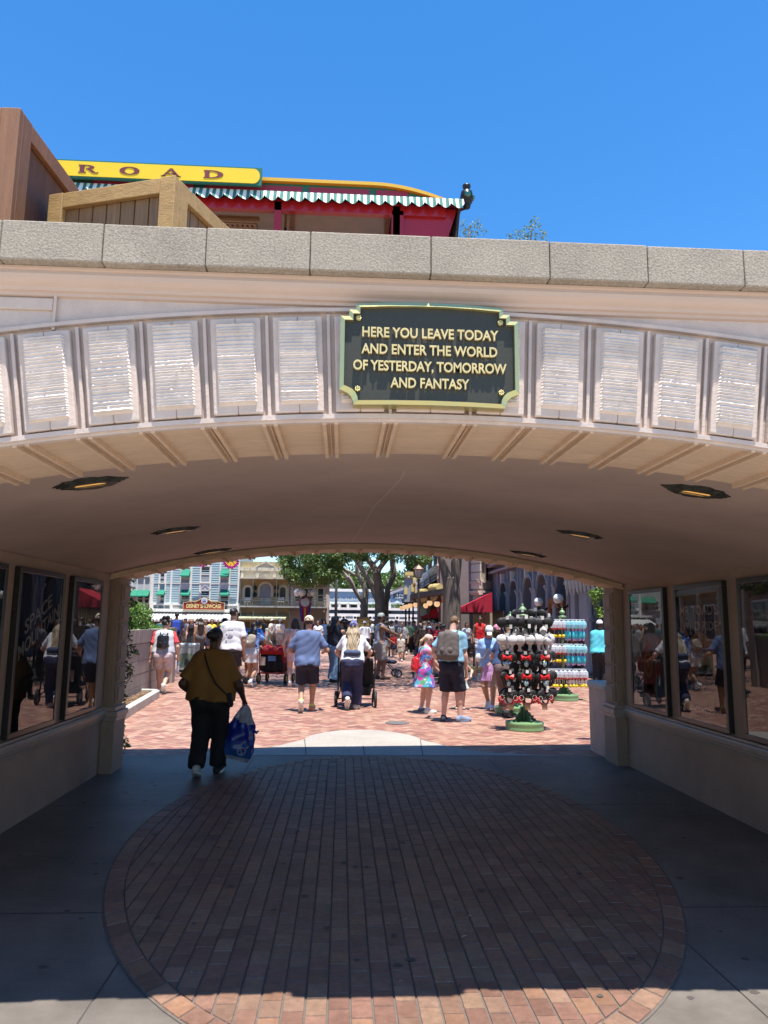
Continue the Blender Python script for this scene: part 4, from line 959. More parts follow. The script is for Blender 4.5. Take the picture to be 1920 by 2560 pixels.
bl = clumps((1.3, 19.8, 7.0), (6.6, 4.6, 1.6), 150, 130, 31, .2)+clumps((3, 27, 8), (6, 4, 1.6), 60, 120, 32, .2)
leaves('crown', bl, .10, GREEN, bt, 33, .45, .3)
# wooded rise behind the roofs: trees one can tell apart
rr = random.Random(77)
for i, (px_, top, Y, w_) in enumerate(((716, 1226, 86, 3.6), (748, 1235, 92, 4.2), (790, 1222, 88, 4.4), (838, 1228, 94, 4.2), (872, 1236, 90, 3.6), (905, 1238, 96, 3.4), (926, 1232, 92, 3.0))):
    tp = at(px_, top, Y); h = tp.z-zg(Y); t = empty('tree', (tp.x, Y, zg(Y)), 0, f"bushy tree on the skyline {['left of the leaning tree', 'behind the leaning tree', 'between the two forked trees', 'just right of the forked trunk', 'above the livery roof', 'behind the lantern post', 'at the edge of the brown house'][i]}", 'tree', 'trees on the skyline behind the roofs')
    mb = MB(); mb.tube([(tp.x, Y, zg(Y)), (tp.x+.2, Y, h*.5), (tp.x, Y, h*.85)], [.35, .25, .08], 7); mb.build('trunk', BARK, t)
    leaves('crown', clumps((tp.x, Y, zg(Y)+h*.60), (w_, 2.4, h*.40), 34, 210, 40+i, .33), .19, OLIVE if i % 2 else LIGHTG[:2]+OLIVE, t, 50+i, .5, .5)
# ================================================================== buildings
class Facade:
    """vertical plane through A and B; u runs from A to B, d stands out towards the square"""
    def __init__(s, A, B, zb):
        s.A = Vector((A[0], A[1], 0)); D = Vector((B[0], B[1], 0))-s.A; s.L = D.length; s.t = D.normalized(); s.n = Vector((s.t.y, -s.t.x, 0)); s.zb = zb
        if s.n.dot(Vector((0, 0, 0))-s.A) < 0: s.n = -s.n
    def P(s, u, z, d=0): return s.A+s.t*u+s.n*d+Vector((0, 0, z))
    def pix(s, px, py, d=0):
        v = ray(px, py); O = s.A+s.n*d; k = (O-CAM).dot(s.n)/v.dot(s.n); q = CAM+v*k; return ((q-s.A).dot(s.t), q.z)
    def box(s, mb, u0, u1, z0, z1, d0, d1): return mb.hexa([s.P(u0, z0, d1), s.P(u1, z0, d1), s.P(u1, z0, d0), s.P(u0, z0, d0), s.P(u0, z1, d1), s.P(u1, z1, d1), s.P(u1, z1, d0), s.P(u0, z1, d0)])
    def pb(s, mb, x0, y0, x1, y1, d0, d1):
        ym = (y0+y1)/2; a = s.pix(x0, ym, d1); b = s.pix(x1, ym, d1); xm = (x0+x1)/2; t = s.pix(xm, y0, d1)[1]; o = s.pix(xm, y1, d1)[1]
        return s.box(mb, min(a[0], b[0]), max(a[0], b[0]), o, t, d0, d1)
    def prism(s, mb, uz, d0, d1): return mb.prism([s.P(u, z, d0) for u, z in uz], s.n*(d1-d0))
    def rect(s, x0, y0, x1, y1, d=0):
        ym = (y0+y1)/2; xm = (x0+x1)/2; a, b = s.pix(x0, ym, d)[0], s.pix(x1, ym, d)[0]
        return min(a, b), max(a, b), s.pix(xm, y1, d)[1], s.pix(xm, y0, d)[1]
PANE = mat('window_pane', (.035, .045, .055), .06, spec=.8, coat=.5, nscale=1.1, namt=.3)
WHT = mat('white_trim', (.74, .73, .69), .6, nscale=3, namt=.05)
CURT = mat('curtain', (.30, .30, .32), .9, nscale=12, namt=.2)
def window(f, o, x0, y0, x1, y1, d=.02, fr=.05, mfr=None, curtain=False, mull=True, arch=False):
    u0, u1, z0, z1 = f.rect(x0, y0, x1, y1, d); mb = MB(); mfr = mfr or WHT
    if arch:
        r_ = (u1-u0)/2; cu2 = (u0+u1)/2; N = 12
        inn = [(u0, z0), (u1, z0)]+[(cu2+r_*math.cos(math.pi*i/N), z1-r_+r_*math.sin(math.pi*i/N)) for i in range(N+1)]
        k_ = (r_+fr)/r_; out = [(u0-fr, z0), (u1+fr, z0)]+[(cu2+(r_+fr)*math.cos(math.pi*i/N), z1-r_+(r_+fr)*math.sin(math.pi*i/N)) for i in range(N+1)]
        for i in range(1, len(inn)):
            a, b = i, (i+1) % len(inn)
            f.prism(mb, [inn[a], out[a], out[b], inn[b]], d-.02, d+.05)
        wf = mb.build('window', mfr, o); pb_ = MB(); pb_.poly([f.P(u, z, d) for u, z in inn]); pb_.build('pane', CURT if curtain else PANE, wf); return wf
    f.box(mb, u0-fr, u0, z0, z1, d-.02, d+.045); f.box(mb, u1, u1+fr, z0, z1, d-.02, d+.045); f.box(mb, u0-fr, u1+fr, z1, z1+fr, d-.02, d+.05); f.box(mb, u0-fr*1.3, u1+fr*1.3, z0-fr, z0, d-.02, d+.07)
    if mull: f.box(mb, u0, u1, (z0+z1)/2-.018, (z0+z1)/2+.018, d+.004, d+.03)
    wf = mb.build('window', mfr, o); pb_ = MB(); pb_.poly([f.P(u0, z0, d+.002), f.P(u1, z0, d+.002), f.P(u1, z1, d+.002), f.P(u0, z1, d+.002)]); pb_.build('pane', PANE, wf)
    if curtain:
        c = MB(); n = 8
        for i in range(n): ua = u0+(u1-u0)*i/n; c.poly([f.P(ua, z0, d+.004+.003*(i % 2)), f.P(ua+(u1-u0)/n, z0, d+.004+.003*((i+1) % 2)), f.P(ua+(u1-u0)/n, z0+(z1-z0)*.62, d+.004+.003*((i+1) % 2)), f.P(ua, z0+(z1-z0)*.62, d+.004+.003*(i % 2))])
        c.build('curtain', CURT, wf)
    return wf
def awning(f, o, x0, y0, x1, y1, out, m, drop=.12, stripes=None, name='awning', d=.03, scallop=0):
    u0, u1, z0, z1 = f.rect(x0, y0, x1, y1, d+out*.5); mb = MB()
    n = stripes[0] if stripes else max(1, scallop)
    for i in range(n):
        ua, ub = u0+(u1-u0)*i/n, u0+(u1-u0)*(i+1)/n
        if stripes: mb.color(stripes[1+i % 2])
        zf = z0+drop; sag = (z1-zf)*.06
        mb.poly([f.P(ua, zf, d+out), f.P(ub, zf, d+out), f.P(ub, (zf+z1)/2-sag, d+out*.5), f.P(ua, (zf+z1)/2-sag, d+out*.5)]); mb.poly([f.P(ua, (zf+z1)/2-sag, d+out*.5), f.P(ub, (zf+z1)/2-sag, d+out*.5), f.P(ub, z1, d), f.P(ua, z1, d)])
        zz = z0+(0 if not scallop else drop*.25*(i % 2)); um = (ua+ub)/2
        mb.poly([f.P(ua, z0+drop*.35, d+out), f.P(um, z0, d+out), f.P(ub, z0+drop*.35, d+out), f.P(ub, zf, d+out), f.P(ua, zf, d+out)])
    if stripes: mb.color(stripes[1])
    for u in (u0, u1): mb.poly([f.P(u, z0+drop, d+out), f.P(u, z1, d), f.P(u, z0+drop, d)])
    return mb.build(name, m, o)
def body(f, o, name, m, u0, u1, z1, depth, d=0.0):
    mb = MB(); f.box(mb, u0, u1, f.zb-.1, z1, -depth, d); return mb.build(name, m, o)
GREENC = mat('green_canvas', (.012, .20, .125), .8, nscale=8, namt=.12)
CLAP = mat('pale_blue_clapboard', (.36, .49, .53), .7, nscale=2, namt=.06)
LAV = mat('lavender_board', (.52, .54, .60), .7, nscale=2, namt=.06)
# ---- A: pale blue clapboard shop
fa = Facade((-12.6, 42.0), (-5.80, 42.0), .34)
A = empty('shop_building', (-9, 42, .34), 0, 'pale blue clapboard shop with green awnings and white trim', 'building')
body(fa, A, 'wall', CLAP, fa.pix(327, 1290)[0], fa.L, 6.6, 6)
mb = MB(); z = 2.35; ua, ub = fa.pix(330, 1290)[0], fa.L-.02
while z < 6.5:
    mb._add([fa.P(ua, z, .004), fa.P(ub, z, .004), fa.P(ub, z, .03), fa.P(ua, z, .03), fa.P(ua, z+.125, .004), fa.P(ub, z+.125, .004)], [[3, 2, 5, 4], [0, 1, 2, 3]]); z += .13
mb.build('clapboard', CLAP, A)
mb = MB()
for x0, x1 in ((326, 332), (342, 345.5), (356, 359), (368, 372), (388.5, 391), (410, 414.5), (431, 434), (453, 456), (473, 476.5), (494.5, 497), (513, 517)):
    fa.pb(mb, x0, 1195, x1, 1319, 0, .07)
for y0, y1 in ((1259.5, 1261.5), (1303.5, 1306)): fa.pb(mb, 328, y0, 517, y1, 0, .05)
mb.build('trim', WHT, A)
for x0, x1 in ((391, 410.5), (434, 453), (476.5, 494.5)):
    mb = MB(); fa.pb(mb, x0, 1261.5, x1, 1273, 0, .045)
    u0, u1, z0, z1 = fa.rect(x0+2, 1264, x1-2, 1271, .05); um = (u0+u1)/2
    fa.prism(mb, [(u0, z0), (um, z1), (u1, z0), (u1, z0+.05), (um, z1+.06), (u0, z0+.05)], .045, .075); mb.build('panel', LAV, A)
for x0, y0, x1, y1, c in ((392, 1286, 409, 1306, 1), (434.5, 1276, 452.5, 1304, 0), (477, 1286, 494, 1306, 0), (392, 1238, 409.5, 1259, 1), (434.5, 1224, 452.5, 1258, 1), (477, 1238, 494, 1259, 1), (346.5, 1284, 355.5, 1303, 0), (347, 1238, 355, 1259, 0)):
    window(fa, A, x0, y0, x1, y1, curtain=bool(c))
for x0, y0, x1, y1 in ((391, 1273.5, 410, 1288), (476, 1273.5, 494.5, 1288), (391, 1229, 410, 1247), (476, 1229, 494.5, 1247), (339, 1274, 355.5, 1287.5)):
    awning(fa, A, x0, y0, x1, y1, .42, GREENC, .09)
mb = MB(); bal = MB()
fa.pb(mb, 300, 1317, 517.5, 1322, 0, .35); fa.pb(mb, 330, 1305, 517, 1308, .05, .2); fa.pb(mb, 330, 1315.5, 517, 1317.5, .05, .3)
for i in range(58):
    x = 369+i*2.55
    if 409 < x < 491: continue
    u0, u1, z0, z1 = fa.rect(x-.5, 1308, x+.5, 1316, .15); fa.box(bal, u0, u1, z0, z1, .13, .18)
for x in (328, 370, 412, 475, 515): fa.pb(mb, x-2.5, 1303, x+2.5, 1318, .0, .24); 
mb.build('cornice', WHT, A); bal.build('balustrade', WHT, A)
GW = mat('striped_canvas', (.5, .5, .5), .85, attr=True)
c1, c2 = (.72, .72, .70), (.33, .34, .34)
awning(fa, A, 303, 1322, 400, 1343.5, 1.5, GW, .14, (26, c1, c2), d=.0)
awning(fa, A, 402, 1322, 509, 1343.5, 1.5, GW, .14, (28, c1, c2), d=.0)
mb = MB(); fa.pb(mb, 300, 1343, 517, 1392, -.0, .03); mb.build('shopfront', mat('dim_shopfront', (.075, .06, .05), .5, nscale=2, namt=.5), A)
mb = MB()
for x in (303, 322, 348, 372, 405, 440, 470, 500, 516): fa.pb(mb, x-1.6, 1330, x+1.6, 1392, .03, .12)
mb.build('post', mat('cream_post', (.50, .40, .27), .6), A)
# left wing set back
fw = Facade((-13.5, 43.6), (-10.6, 43.6), .34)
Wg = empty('shop_building', (-12.5, 43.6, .34), 0, 'lavender white wing with a row of three green awnings', 'building')
body(fw, Wg, 'wall', LAV, 0, fw.L, 6.3, 4)
mb = MB()
for x in (285, 295.5, 311, 324): fw.pb(mb, x-1.4, 1215, x+1.4, 1325, 0, .06)
fw.pb(mb, 270, 1303, 327, 1306, 0, .05); fw.pb(mb, 270, 1246, 327, 1248, 0, .05); mb.build('trim', WHT, Wg)
for x0, x1 in ((275, 283), (298, 308.5), (313.5, 322)):
    window(fw, Wg, x0, 1284, x1, 1303); window(fw, Wg, x0, 1226, x1, 1244)
for x0, x1 in ((282, 296), (295.5, 309), (308.5, 322)): awning(fw, Wg, x0, 1274, x1, 1290, .45, GREENC, .08)
# bunting fans
def fan(px_, py_, r_px, label, f, d=.45):
    u, z = f.pix(px_, py_, d); rr_ = f.pix(px_+r_px, py_, d)[0]-u; o = empty('bunting_fan', f.P(u, z, d), 0, label, 'bunting', 'bunting fans under the cornice of the blue shop'); mb = MB(); n = 20
    rings = [(0, .12, (.10, .16, .42)), (.12, .68, (.80, .58, .03)), (.68, 1.0, (.42, .02, .20))]
    for i in range(n):
        a0, a1 = math.pi+math.pi*i/n, math.pi+math.pi*(i+1)/n
        for r0_, r1_, c in rings:
            dd0, dd1 = (.0, .05) if i % 2 else (.05, .0); s = 1 if r1_ < 1 or i % 3 else .95
            mb.color(c if not (c[0] > .5 and i % 5 == 4) else (.6, .03, .16))
            mb.poly([f.P(u+rr_*r0_*math.cos(a0), z+rr_*r0_*math.sin(a0), d+dd0*r0_), f.P(u+rr_*r1_*s*math.cos(a0), z+rr_*r1_*s*math.sin(a0), d+dd0*r1_), f.P(u+rr_*r1_*s*math.cos(a1), z+rr_*r1_*s*math.sin(a1), d+dd1*r1_), f.P(u+rr_*r0_*math.cos(a1), z+rr_*r0_*math.sin(a1), d+dd1*r0_)])
    mb.build('cloth', GW, o)
fan(499.5, 1211, 18, 'yellow and magenta bunting fan at the right end of the blue shop', fa)
fan(437.5, 1208, 17, 'yellow and magenta bunting fan half hidden by the arch above the blue shop', fa)
# shop sign
sg = empty('shop_sign', fa.P(*fa.pix(440, 1312, .5), .5), 0, 'carved red sign reading DISNEY SHOWCASE above the striped awning', 'sign')
u0, u1, z0, z1 = fa.rect(396.5, 1302, 484, 1316.5, .5); H = z1-z0; um = (u0+u1)/2; W2 = (u1-u0)/2
top_ = [(um+W2*t, z1+H*(.55*math.exp(-((t)/.42)**2)+.10*math.cos(t*9))*(1-abs(t)**6)) for t in np.linspace(1, -1, 31)]
mb = MB(); fa.prism(mb, [(u0, z0), (u1, z0), (u1, z1)]+top_+[(u0, z1)], .42, .5); bd2 = mb.build('board', mat('sign_red', (.30, .035, .025), .5, nscale=8, namt=.15), sg)
mb = MB(); e = .035
P_ = [(u0, z0), (u1, z0), (u1, z1)]+top_+[(u0, z1)]; C_ = (um, (z0+z1)/2)
Q_ = [(C_[0]+(u-C_[0])*1.03, C_[1]+(z-C_[1])*1.14) for u, z in P_]
for i in range(len(P_)): j = (i+1) % len(P_); fa.prism(mb, [P_[i], P_[j], Q_[j], Q_[i]], .42, .53)
mb.build('frame', mat('sign_gold', (.55, .42, .2), .5), sg)
mb = MB(); vs, fs = textmesh('DISNEY SHOWCASE', 1, ext=.0, bold=.03); wdt = max(v[0] for v in vs)-min(v[0] for v in vs); k_ = W2*1.72/wdt
mb._add([fa.P(um+v[0]*k_, z0+H*.22+v[1]*H*.82, .507) for v in vs], [f[::-1] for f in fs] if fa.n.dot(Vector((0, -1, 0))) < 0 else fs)
mb.build('lettering', mat('sign_cream', (.72, .60, .25), .5), sg)
mb = MB()
for t in (-.82, -.55, .55, .82):
    for r0_, s in ((.09, 1), (.05, 1.0)):
        n = 10; c = (um+W2*t*.75, z1+H*.12)
        for i in range(n):
            a0, a1 = 2*math.pi*i/n*.8, 2*math.pi*(i+1)/n*.8
            fa.prism(mb, [(c[0]+r0_*math.cos(a0), c[1]+r0_*math.sin(a0)), (c[0]+r0_*math.cos(a1), c[1]+r0_*math.sin(a1)), (c[0]+(r0_-.02)*math.cos(a1), c[1]+(r0_-.02)*math.sin(a1)), (c[0]+(r0_-.02)*math.cos(a0), c[1]+(r0_-.02)*math.sin(a0))], .5, .515)
mb.build('scrollwork', mat('sign_gold'), sg)
u, z = fa.pix(441.5, 1298, .52); mb = MB(); fa.prism(mb, [(u+.165*math.cos(a), z+.165*math.sin(a)) for a in np.linspace(0, 2*math.pi, 25)[:-1]], .45, .54); em = mb.build('emblem', WHT, sg)
mb = MB(); fa.prism(mb, [(u+.13*math.cos(a), z+.13*math.sin(a)) for a in np.linspace(0, 2*math.pi, 25)[:-1]], .54, .546); mb.build('emblem_face', mat('emblem_blue', (.25, .42, .62), .5), em)
mb = MB(); fa.prism(mb, [(u-.11, z-.06), (u+.11, z-.06), (u+.05, z+.0), (u-.05, z+.01)], .547, .55); mb.build('emblem_mark', mat('sign_red'), em)
# ---- B: tan stone building with three arched windows
fb = Facade((-5.78, 42.3), (-3.04, 42.3), .34)
B = empty('arcaded_building', (-4.4, 42.3, .34), 0, 'tan stone building with three arched windows behind a balcony', 'building')
TAN = mat('tan_block', (.45, .36, .20), .8, nscale=2.5, namt=.28, stain=.15, sscale=2); CREAM = mat('cream_stone', (.62, .56, .44), .75, nscale=4, namt=.08)
IRG = mat('grey_iron', (.16, .17, .16), .5)
body(fb, B, 'wall', TAN, 0, fb.L, 5.0, 6)
mb = MB()
rr = random.Random(6); z = 2.55
while z < 4.3:
    u = rr.uniform(-.3, 0)
    while u < fb.L:
        w_ = rr.uniform(.35, .6)
        if rr.random() < .45: fb.box(mb, max(0, u), min(fb.L, u+w_-.02), z, z+.2, 0, .012)
        u += w_
    z += .21
mb.build('block', mat('ochre_block', (.42, .29, .12), .8, nscale=3, namt=.2), B)
mb = MB(); fb.pb(mb, 517.5, 1232, 625, 1249, -.05, .10); fb.pb(mb, 517, 1226, 626, 1233, -.05, .22); fb.pb(mb, 517, 1247.5, 626, 1250, 0, .8)
for x in (523, 556, 593, 620): fb.pb(mb, x-3, 1232, x+3, 1247, .1, .19)
u0, u1 = fb.pix(549.5, 1227, .15)[0], fb.pix(598, 1227, .15)[0]; z0, z1 = fb.pix(573, 1228, .15)[1], fb.pix(573, 1215, .15)[1]; um = (u0+u1)/2
fb.prism(mb, [(u0, z0), (u1, z0), (um, z1)], -.05, .1)
for a, b in (((u0, z0), (um, z1)), ((um, z1), (u1, z0))): fb.prism(mb, [a, b, (b[0], b[1]+.09), (a[0], a[1]+.09)], -.05, .2)
u, z = fb.pix(573.5, 1240.5, .12)
for s in (1,): fb.prism(mb, [(u-.22, z), (u, z-.17), (u+.22, z), (u, z+.17)], .1, .14); fb.prism(mb, [(u-.12, z), (u, z-.09), (u+.12, z), (u, z+.09)], .14, .17)
mb.build('cornice', CREAM, B)
for x0, y0, x1, y1, c in ((529, 1268, 541, 1298, 0), (561.5, 1261, 585.5, 1290, 1), (605, 1268, 617, 1298, 0)):
    window(fb, B, x0, y0, x1, y1, arch=True, fr=.13, mfr=CREAM, curtain=bool(c))
mb = MB(); fb.pb(mb, 562, 1291, 586, 1308, 0, .05); fb.pb(mb, 516, 1309.5, 706, 1312.5, 0, .85); mb.build('balcony', mat('balcony_grey', (.40, .40, .37), .7), B)
mb = MB()
for y in (1293, 1298.5, 1308):
    u0, u1, z0, z1 = fb.rect(517, y-.5, 705, y+.5, .8); fb.box(mb, u0, u1, z0, z1, .78, .81)
for i in range(95):
    x = 518+i*2; u0, u1, z0, z1 = fb.rect(x-.22, 1293, x+.22, 1309, .8); fb.box(mb, u0, u1, z0, z1, .785, .80)
for x in (519, 546, 597, 624, 665, 704):
    u0, u1, z0, z1 = fb.rect(x-.6, 1250, x+.6, 1309, .8); fb.box(mb, u0, u1, z0, z1, .77, .81); u0, u1, z0, z1 = fb.rect(x-.6, 1312, x+.6, 1390, .8); fb.box(mb, u0, u1, z0, z1, .77, .81)
mb.build('balcony_railing', IRG, B)
mb = MB()
for x in (550, 597):
    for y, r_ in ((1270, .14), (1285, .14)): u, z = fb.pix(x, y, .25); mb.ball(fb.P(u, z, .3), r_, 10, 8)
    u, z = fb.pix(x, 1260, .25); mb.tube([fb.P(u, z, .3), fb.P(u, z-.6, .3)], .02, 5)
mb.build('lantern', mat('dark_topiary', (.02, .03, .02), .8), B)
mb = MB()
for x in (531, 536, 603, 609): 
    u, z = fb.pix(x, 1308, .6); fb.box(mb, u-.10, u+.10, z+.2, z+.23, .4, .6); fb.box(mb, u-.1, u-.07, z, z+.45, .4, .43); fb.box(mb, u+.07, u+.1, z, z+.45, .4, .43); fb.box(mb, u-.1, u+.1, z+.3, z+.45, .395, .41)
mb.build('balcony_chair', WHT, B)
awning(fb, B, 518, 1325, 619, 1339, 1.0, GW, .10, (56, (.62, .56, .36), (.30, .38, .24)), d=.05)
mb = MB(); fb.pb(mb, 518, 1312.5, 625, 1325, 0, .06); mb.build('fascia', mat('tan_fascia', (.44, .34, .23), .7), B)
mb = MB()
for x0, x1 in ((529, 539), (562, 588), (598, 610)): fb.pb(mb, x0, 1343, x1, 1392, .0, .03)
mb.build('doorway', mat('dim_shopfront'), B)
# ---- C: pink brick shop with white awning
fc = Facade((-3.0, 42.4), (-.86, 42.4), .34)
Cb = empty('pink_building', (-2, 42.4, .34), 0, 'dusty pink shop with banded white columns and white awning', 'building')
PINK = mat('dusty_pink', (.47, .36, .32), .8, nscale=4, namt=.1)
body(fc, Cb, 'wall', PINK, 0, fc.L, 4.75, 6)
awning(fc, Cb, 626, 1248.5, 704, 1260, .6, mat('white_canvas', (.80, .80, .79), .8), .06)
mb = MB()
for x in (631, 653, 680, 702):
    for i in range(6): fc.pb(mb, x-3, 1268+i*7, x+3, 1271+i*7, 0, .09)
    fc.pb(mb, x-2.2, 1263, x+2.2, 1309, 0, .06)
mb.build('column', mat('pinkish_white', (.62, .56, .55), .7), Cb)
for x0, x1 in ((638, 648), (659, 675), (687, 698)): window(fc, Cb, x0, 1272, x1, 1300, mfr=CREAM)
for x0, x1 in ((638, 646), (655, 668), (684, 692)): window(fc, Cb, x0, 1345, x1, 1385, mfr=CREAM)
mb = MB(); fc.pb(mb, 702.5, 1240, 711, 1392, -.2, .12); fc.pb(mb, 625, 1236, 711, 1241, 0, .2); mb.build('pilaster', mat('pale_pink', (.55, .44, .40), .7), Cb)
mb = MB(); fc.pb(mb, 626, 1318, 702, 1340, .0, .04); mb.build('fascia', mat('tan_pink', (.42, .32, .27), .7), Cb)
# ---- D: long blue house with white balcony, and the gabled livery
BLUE = mat('blue_board', (.15, .25, .42), .7, nscale=3, namt=.12, stretch=(8, 8, 1)); BLUE2 = mat('slate_blue', (.20, .30, .46), .7, nscale=2, namt=.08)
fd = Facade((-1.25, 60), (6.2, 60), .40)
Db = empty('blue_house', (2, 60, .4), 0, 'long blue house with white balcony front behind the trees', 'building')
x1_ = fd.pix(848, 1300)[0]; body(fd, Db, 'wall', BLUE, fd.pix(706, 1300)[0], x1_, fd.pix(790, 1277)[1], 5)
mb = MB(); fd.pb(mb, 704, 1272.5, 852, 1278, -.3, .5); fd.pb(mb, 704, 1301, 905, 1305, 0, .5); fd.pb(mb, 704, 1313, 905, 1318, 0, 1.6); fd.pb(mb, 704, 1326, 905, 1332, 0, 1.6); fd.pb(mb, 704, 1337, 905, 1341, 0, 1.65)
u0, _, z0, z1 = fd.rect(704, 1291, 706, 1301, .1)
i = 0
while 706+i*4.4 < 846: x = 706+i*4.4; fd.prism(mb, [fd.pix(x, 1301, .1), fd.pix(x+4.4, 1301, .1), fd.pix(x+4.4, 1294, .1), fd.pix(x+2.2, 1290+(i % 3)*1.4, .1), fd.pix(x, 1294, .1)], .0, .1); i += 1
for x in (712, 733, 752, 775, 822, 842, 869, 893): fd.pb(mb, x-2.2, 1302, x+2.2, 1318, .0, 1.55); fd.pb(mb, x-1, 1298, x+1, 1303, 1.2, 1.55)
for x in (718, 742, 767, 800, 826, 858, 884):
    u, z = fd.pix(x, 1334.5, 1.62)
    for k in range(14): a0, a1 = 2*math.pi*k/14, 2*math.pi*(k+1)/14; fd.prism(mb, [(u+.18*math.cos(a0), z+.18*math.sin(a0)), (u+.18*math.cos(a1), z+.18*math.sin(a1)), (u+.11*math.cos(a1), z+.11*math.sin(a1)), (u+.11*math.cos(a0), z+.11*math.sin(a0))], 1.55, 1.64)
for x in (707, 752, 790, 846, 900): fd.pb(mb, x-1.6, 1341, x+1.6, 1392, 1.3, 1.55)
mb.build('balcony', WHT, Db)
for x0, x1 in ((717, 728), (737, 748), (757, 771), (780, 790)): window(fd, Db, x0, 1306, x1, 1313, mull=False, d=.03)
for x0, x1 in ((709, 716), (720, 740), (744, 765), (769, 797), (803, 824), (829, 855), (861, 882)):
    mb = MB(); fd.pb(mb, x0, 1332.5, x1, 1336.5, 1.4, 1.5); mb.build('pane', mat('grey_glass', (.18, .24, .32), .2), Db)
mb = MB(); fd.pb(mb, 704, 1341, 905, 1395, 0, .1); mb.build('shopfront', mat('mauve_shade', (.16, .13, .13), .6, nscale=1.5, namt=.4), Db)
leaves('planting', [(fd.P(*fd.pix(x, 1309, 1.2), 1.2), (.35, .3, .22), 80) for x in (797, 803, 809, 815, 838, 846, 856, 864)], .07, [(.10, .17, .04), (.14, .2, .06), (.07, .12, .03)], Db, 61, .5, .3)
fl = Facade((4.2, 59.6), (9.5, 59.6), .40)
Lv = empty('livery_building', (6, 59.6, .4), 0, 'gabled slate blue livery with white rake boards and lettered sign', 'building')
zr = fl.pix(920, 1255)[1]; ue0, ze0 = fl.pix(845, 1280); ur, zr = fl.pix(925, 1250)
mb = MB(); fl.prism(mb, [(ue0, .3), (fl.L, .3), (fl.L, zr), (ur, zr), (ue0, ze0)], -4, 0); mb.build('wall', BLUE2, Lv)
mb = MB(); fl.prism(mb, [(ue0-.25, ze0-.25), (ur, zr-.12), (ur, zr+.08), (ue0-.25, ze0-.05)], 0, .18); mb.build('rake_board', WHT, Lv)
mb = MB(); fl.prism(mb, [(ue0-.3, ze0-.05), (ur, zr+.08), (ur, zr+.2), (ue0-.3, ze0+.05)], -4, .25); mb.build('roof', mat('grey_shingle', (.17, .14, .13), .85, nscale=6, namt=.3), Lv)
window(fl, Lv, 852, 1304, 863, 1319); mb = MB(); u0, u1, z0, z1 = fl.rect(849.5, 1297, 866, 1302.5, .05); fl.prism(mb, [(u0, z0), (u1, z0), ((u0+u1)/2, z1)], 0, .12); mb.build('window_hood', WHT, Lv)
mb = MB(); fl.pb(mb, 850, 1281.5, 897, 1293.5, 0, .1); sb = mb.build('signboard', mat('sign_slate', (.05, .065, .09), .6), Lv)
mb = MB()
for txt, yb, hpx, xl, wpx in (('LIVERY', 1287.6, 5.0, 856.5, 36), ('SERVICE &', 1292.6, 3.2, 852.5, 40)):
    vs, fs = textmesh(txt, 1, ext=0, bold=.02, align='LEFT'); wdt = max(v[0] for v in vs)
    u0, zb = fl.pix(xl, yb, .11); u1 = fl.pix(xl+wpx, yb, .11)[0]; zt = fl.pix(xl, yb-hpx, .11)[1]
    mb._add([fl.P(u0+v[0]/wdt*(u1-u0), zb+v[1]/.7*(zt-zb), .107) for v in vs], fs)
mb.build('lettering', mat('sign_white', (.7, .7, .68), .6), sb)
# ---- marquee tower, porch, lamp post (mid right)
YC = mat('pale_yellow_paint', (.66, .50, .20), .6, nscale=5, namt=.08); GREYB = mat('blue_grey_board', (.30, .33, .38), .7, nscale=4, namt=.15)
Y = 35.5
mq = empty('marquee', (at(886, 1300, Y).x, Y, zg(Y)), 0, 'stepped yellow and grey advertising tower above the porch roof', 'advertising tower')
ft = Facade((at(860, 1300, Y).x, Y), (at(910, 1300, Y).x, Y), .3)
mb = MB(); ft.pb(mb, 874, 1249, 894, 1300, -.35, 0); ft.pb(mb, 872.5, 1266, 896, 1300, -.3, -.02); mb.build('body', GREYB, mq)
mb = MB(); ft.pb(mb, 875, 1235, 893, 1243, -.4, .1); ft.pb(mb, 876, 1242, 892, 1249, -.35, .06); ft.pb(mb, 892, 1247.5, 899, 1262, -.3, .08); ft.pb(mb, 896.5, 1262, 900, 1291, -.3, .06); ft.pb(mb, 873, 1270, 880, 1284, -.02, .05); ft.pb(mb, 888, 1262, 895, 1278, 0, .05); mb.build('panel', YC, mq)
mb = MB(); [ft.pb(mb, 894, 1250+i*3.2, 897, 1252+i*3.2, .08, .1) for i in range(3)]; ft.pb(mb, 881, 1244, 885, 1247.5, .06, .1); mb.build('bulb', WHT, mq)
P3 = at(868, 1302, 42.6), at(891, 1290, 34), at(958, 1280, 28.8)
zr_ = 2.86; ROOFW = mat('porch_roof', (.10, .075, .06), .7, nscale=6, namt=.3); CRM = mat('porch_soffit', (.50, .38, .22), .7)
pc = empty('porch', (P3[1].x, 34, zg(34)), 0, 'dark timber porch roof on slim posts with hanging globe lamps', 'porch')
mb = MB(); foot = [(P3[0].x, P3[0].y), (P3[1].x, P3[1].y), (P3[2].x, P3[2].y), (4.35, 29.6), (4.7, 42)]
mb.prism([(x, y, zr_-.10) for x, y in foot], (0, 0, .12)); mb.prism([(x+.05*(3.5-x)*0, y+.25, zr_+.02) for x, y in foot], (0, 0, .10)); mb.build('roof', ROOFW, pc)
mb = MB(); ins = [(x+.25, y+.2) for x, y in foot]; mb.prism([(x, y, zr_-.24) for x, y in ins], (0, 0, .13)); mb.build('frieze', CRM, pc)
ez = Vector((0, 0, 1))
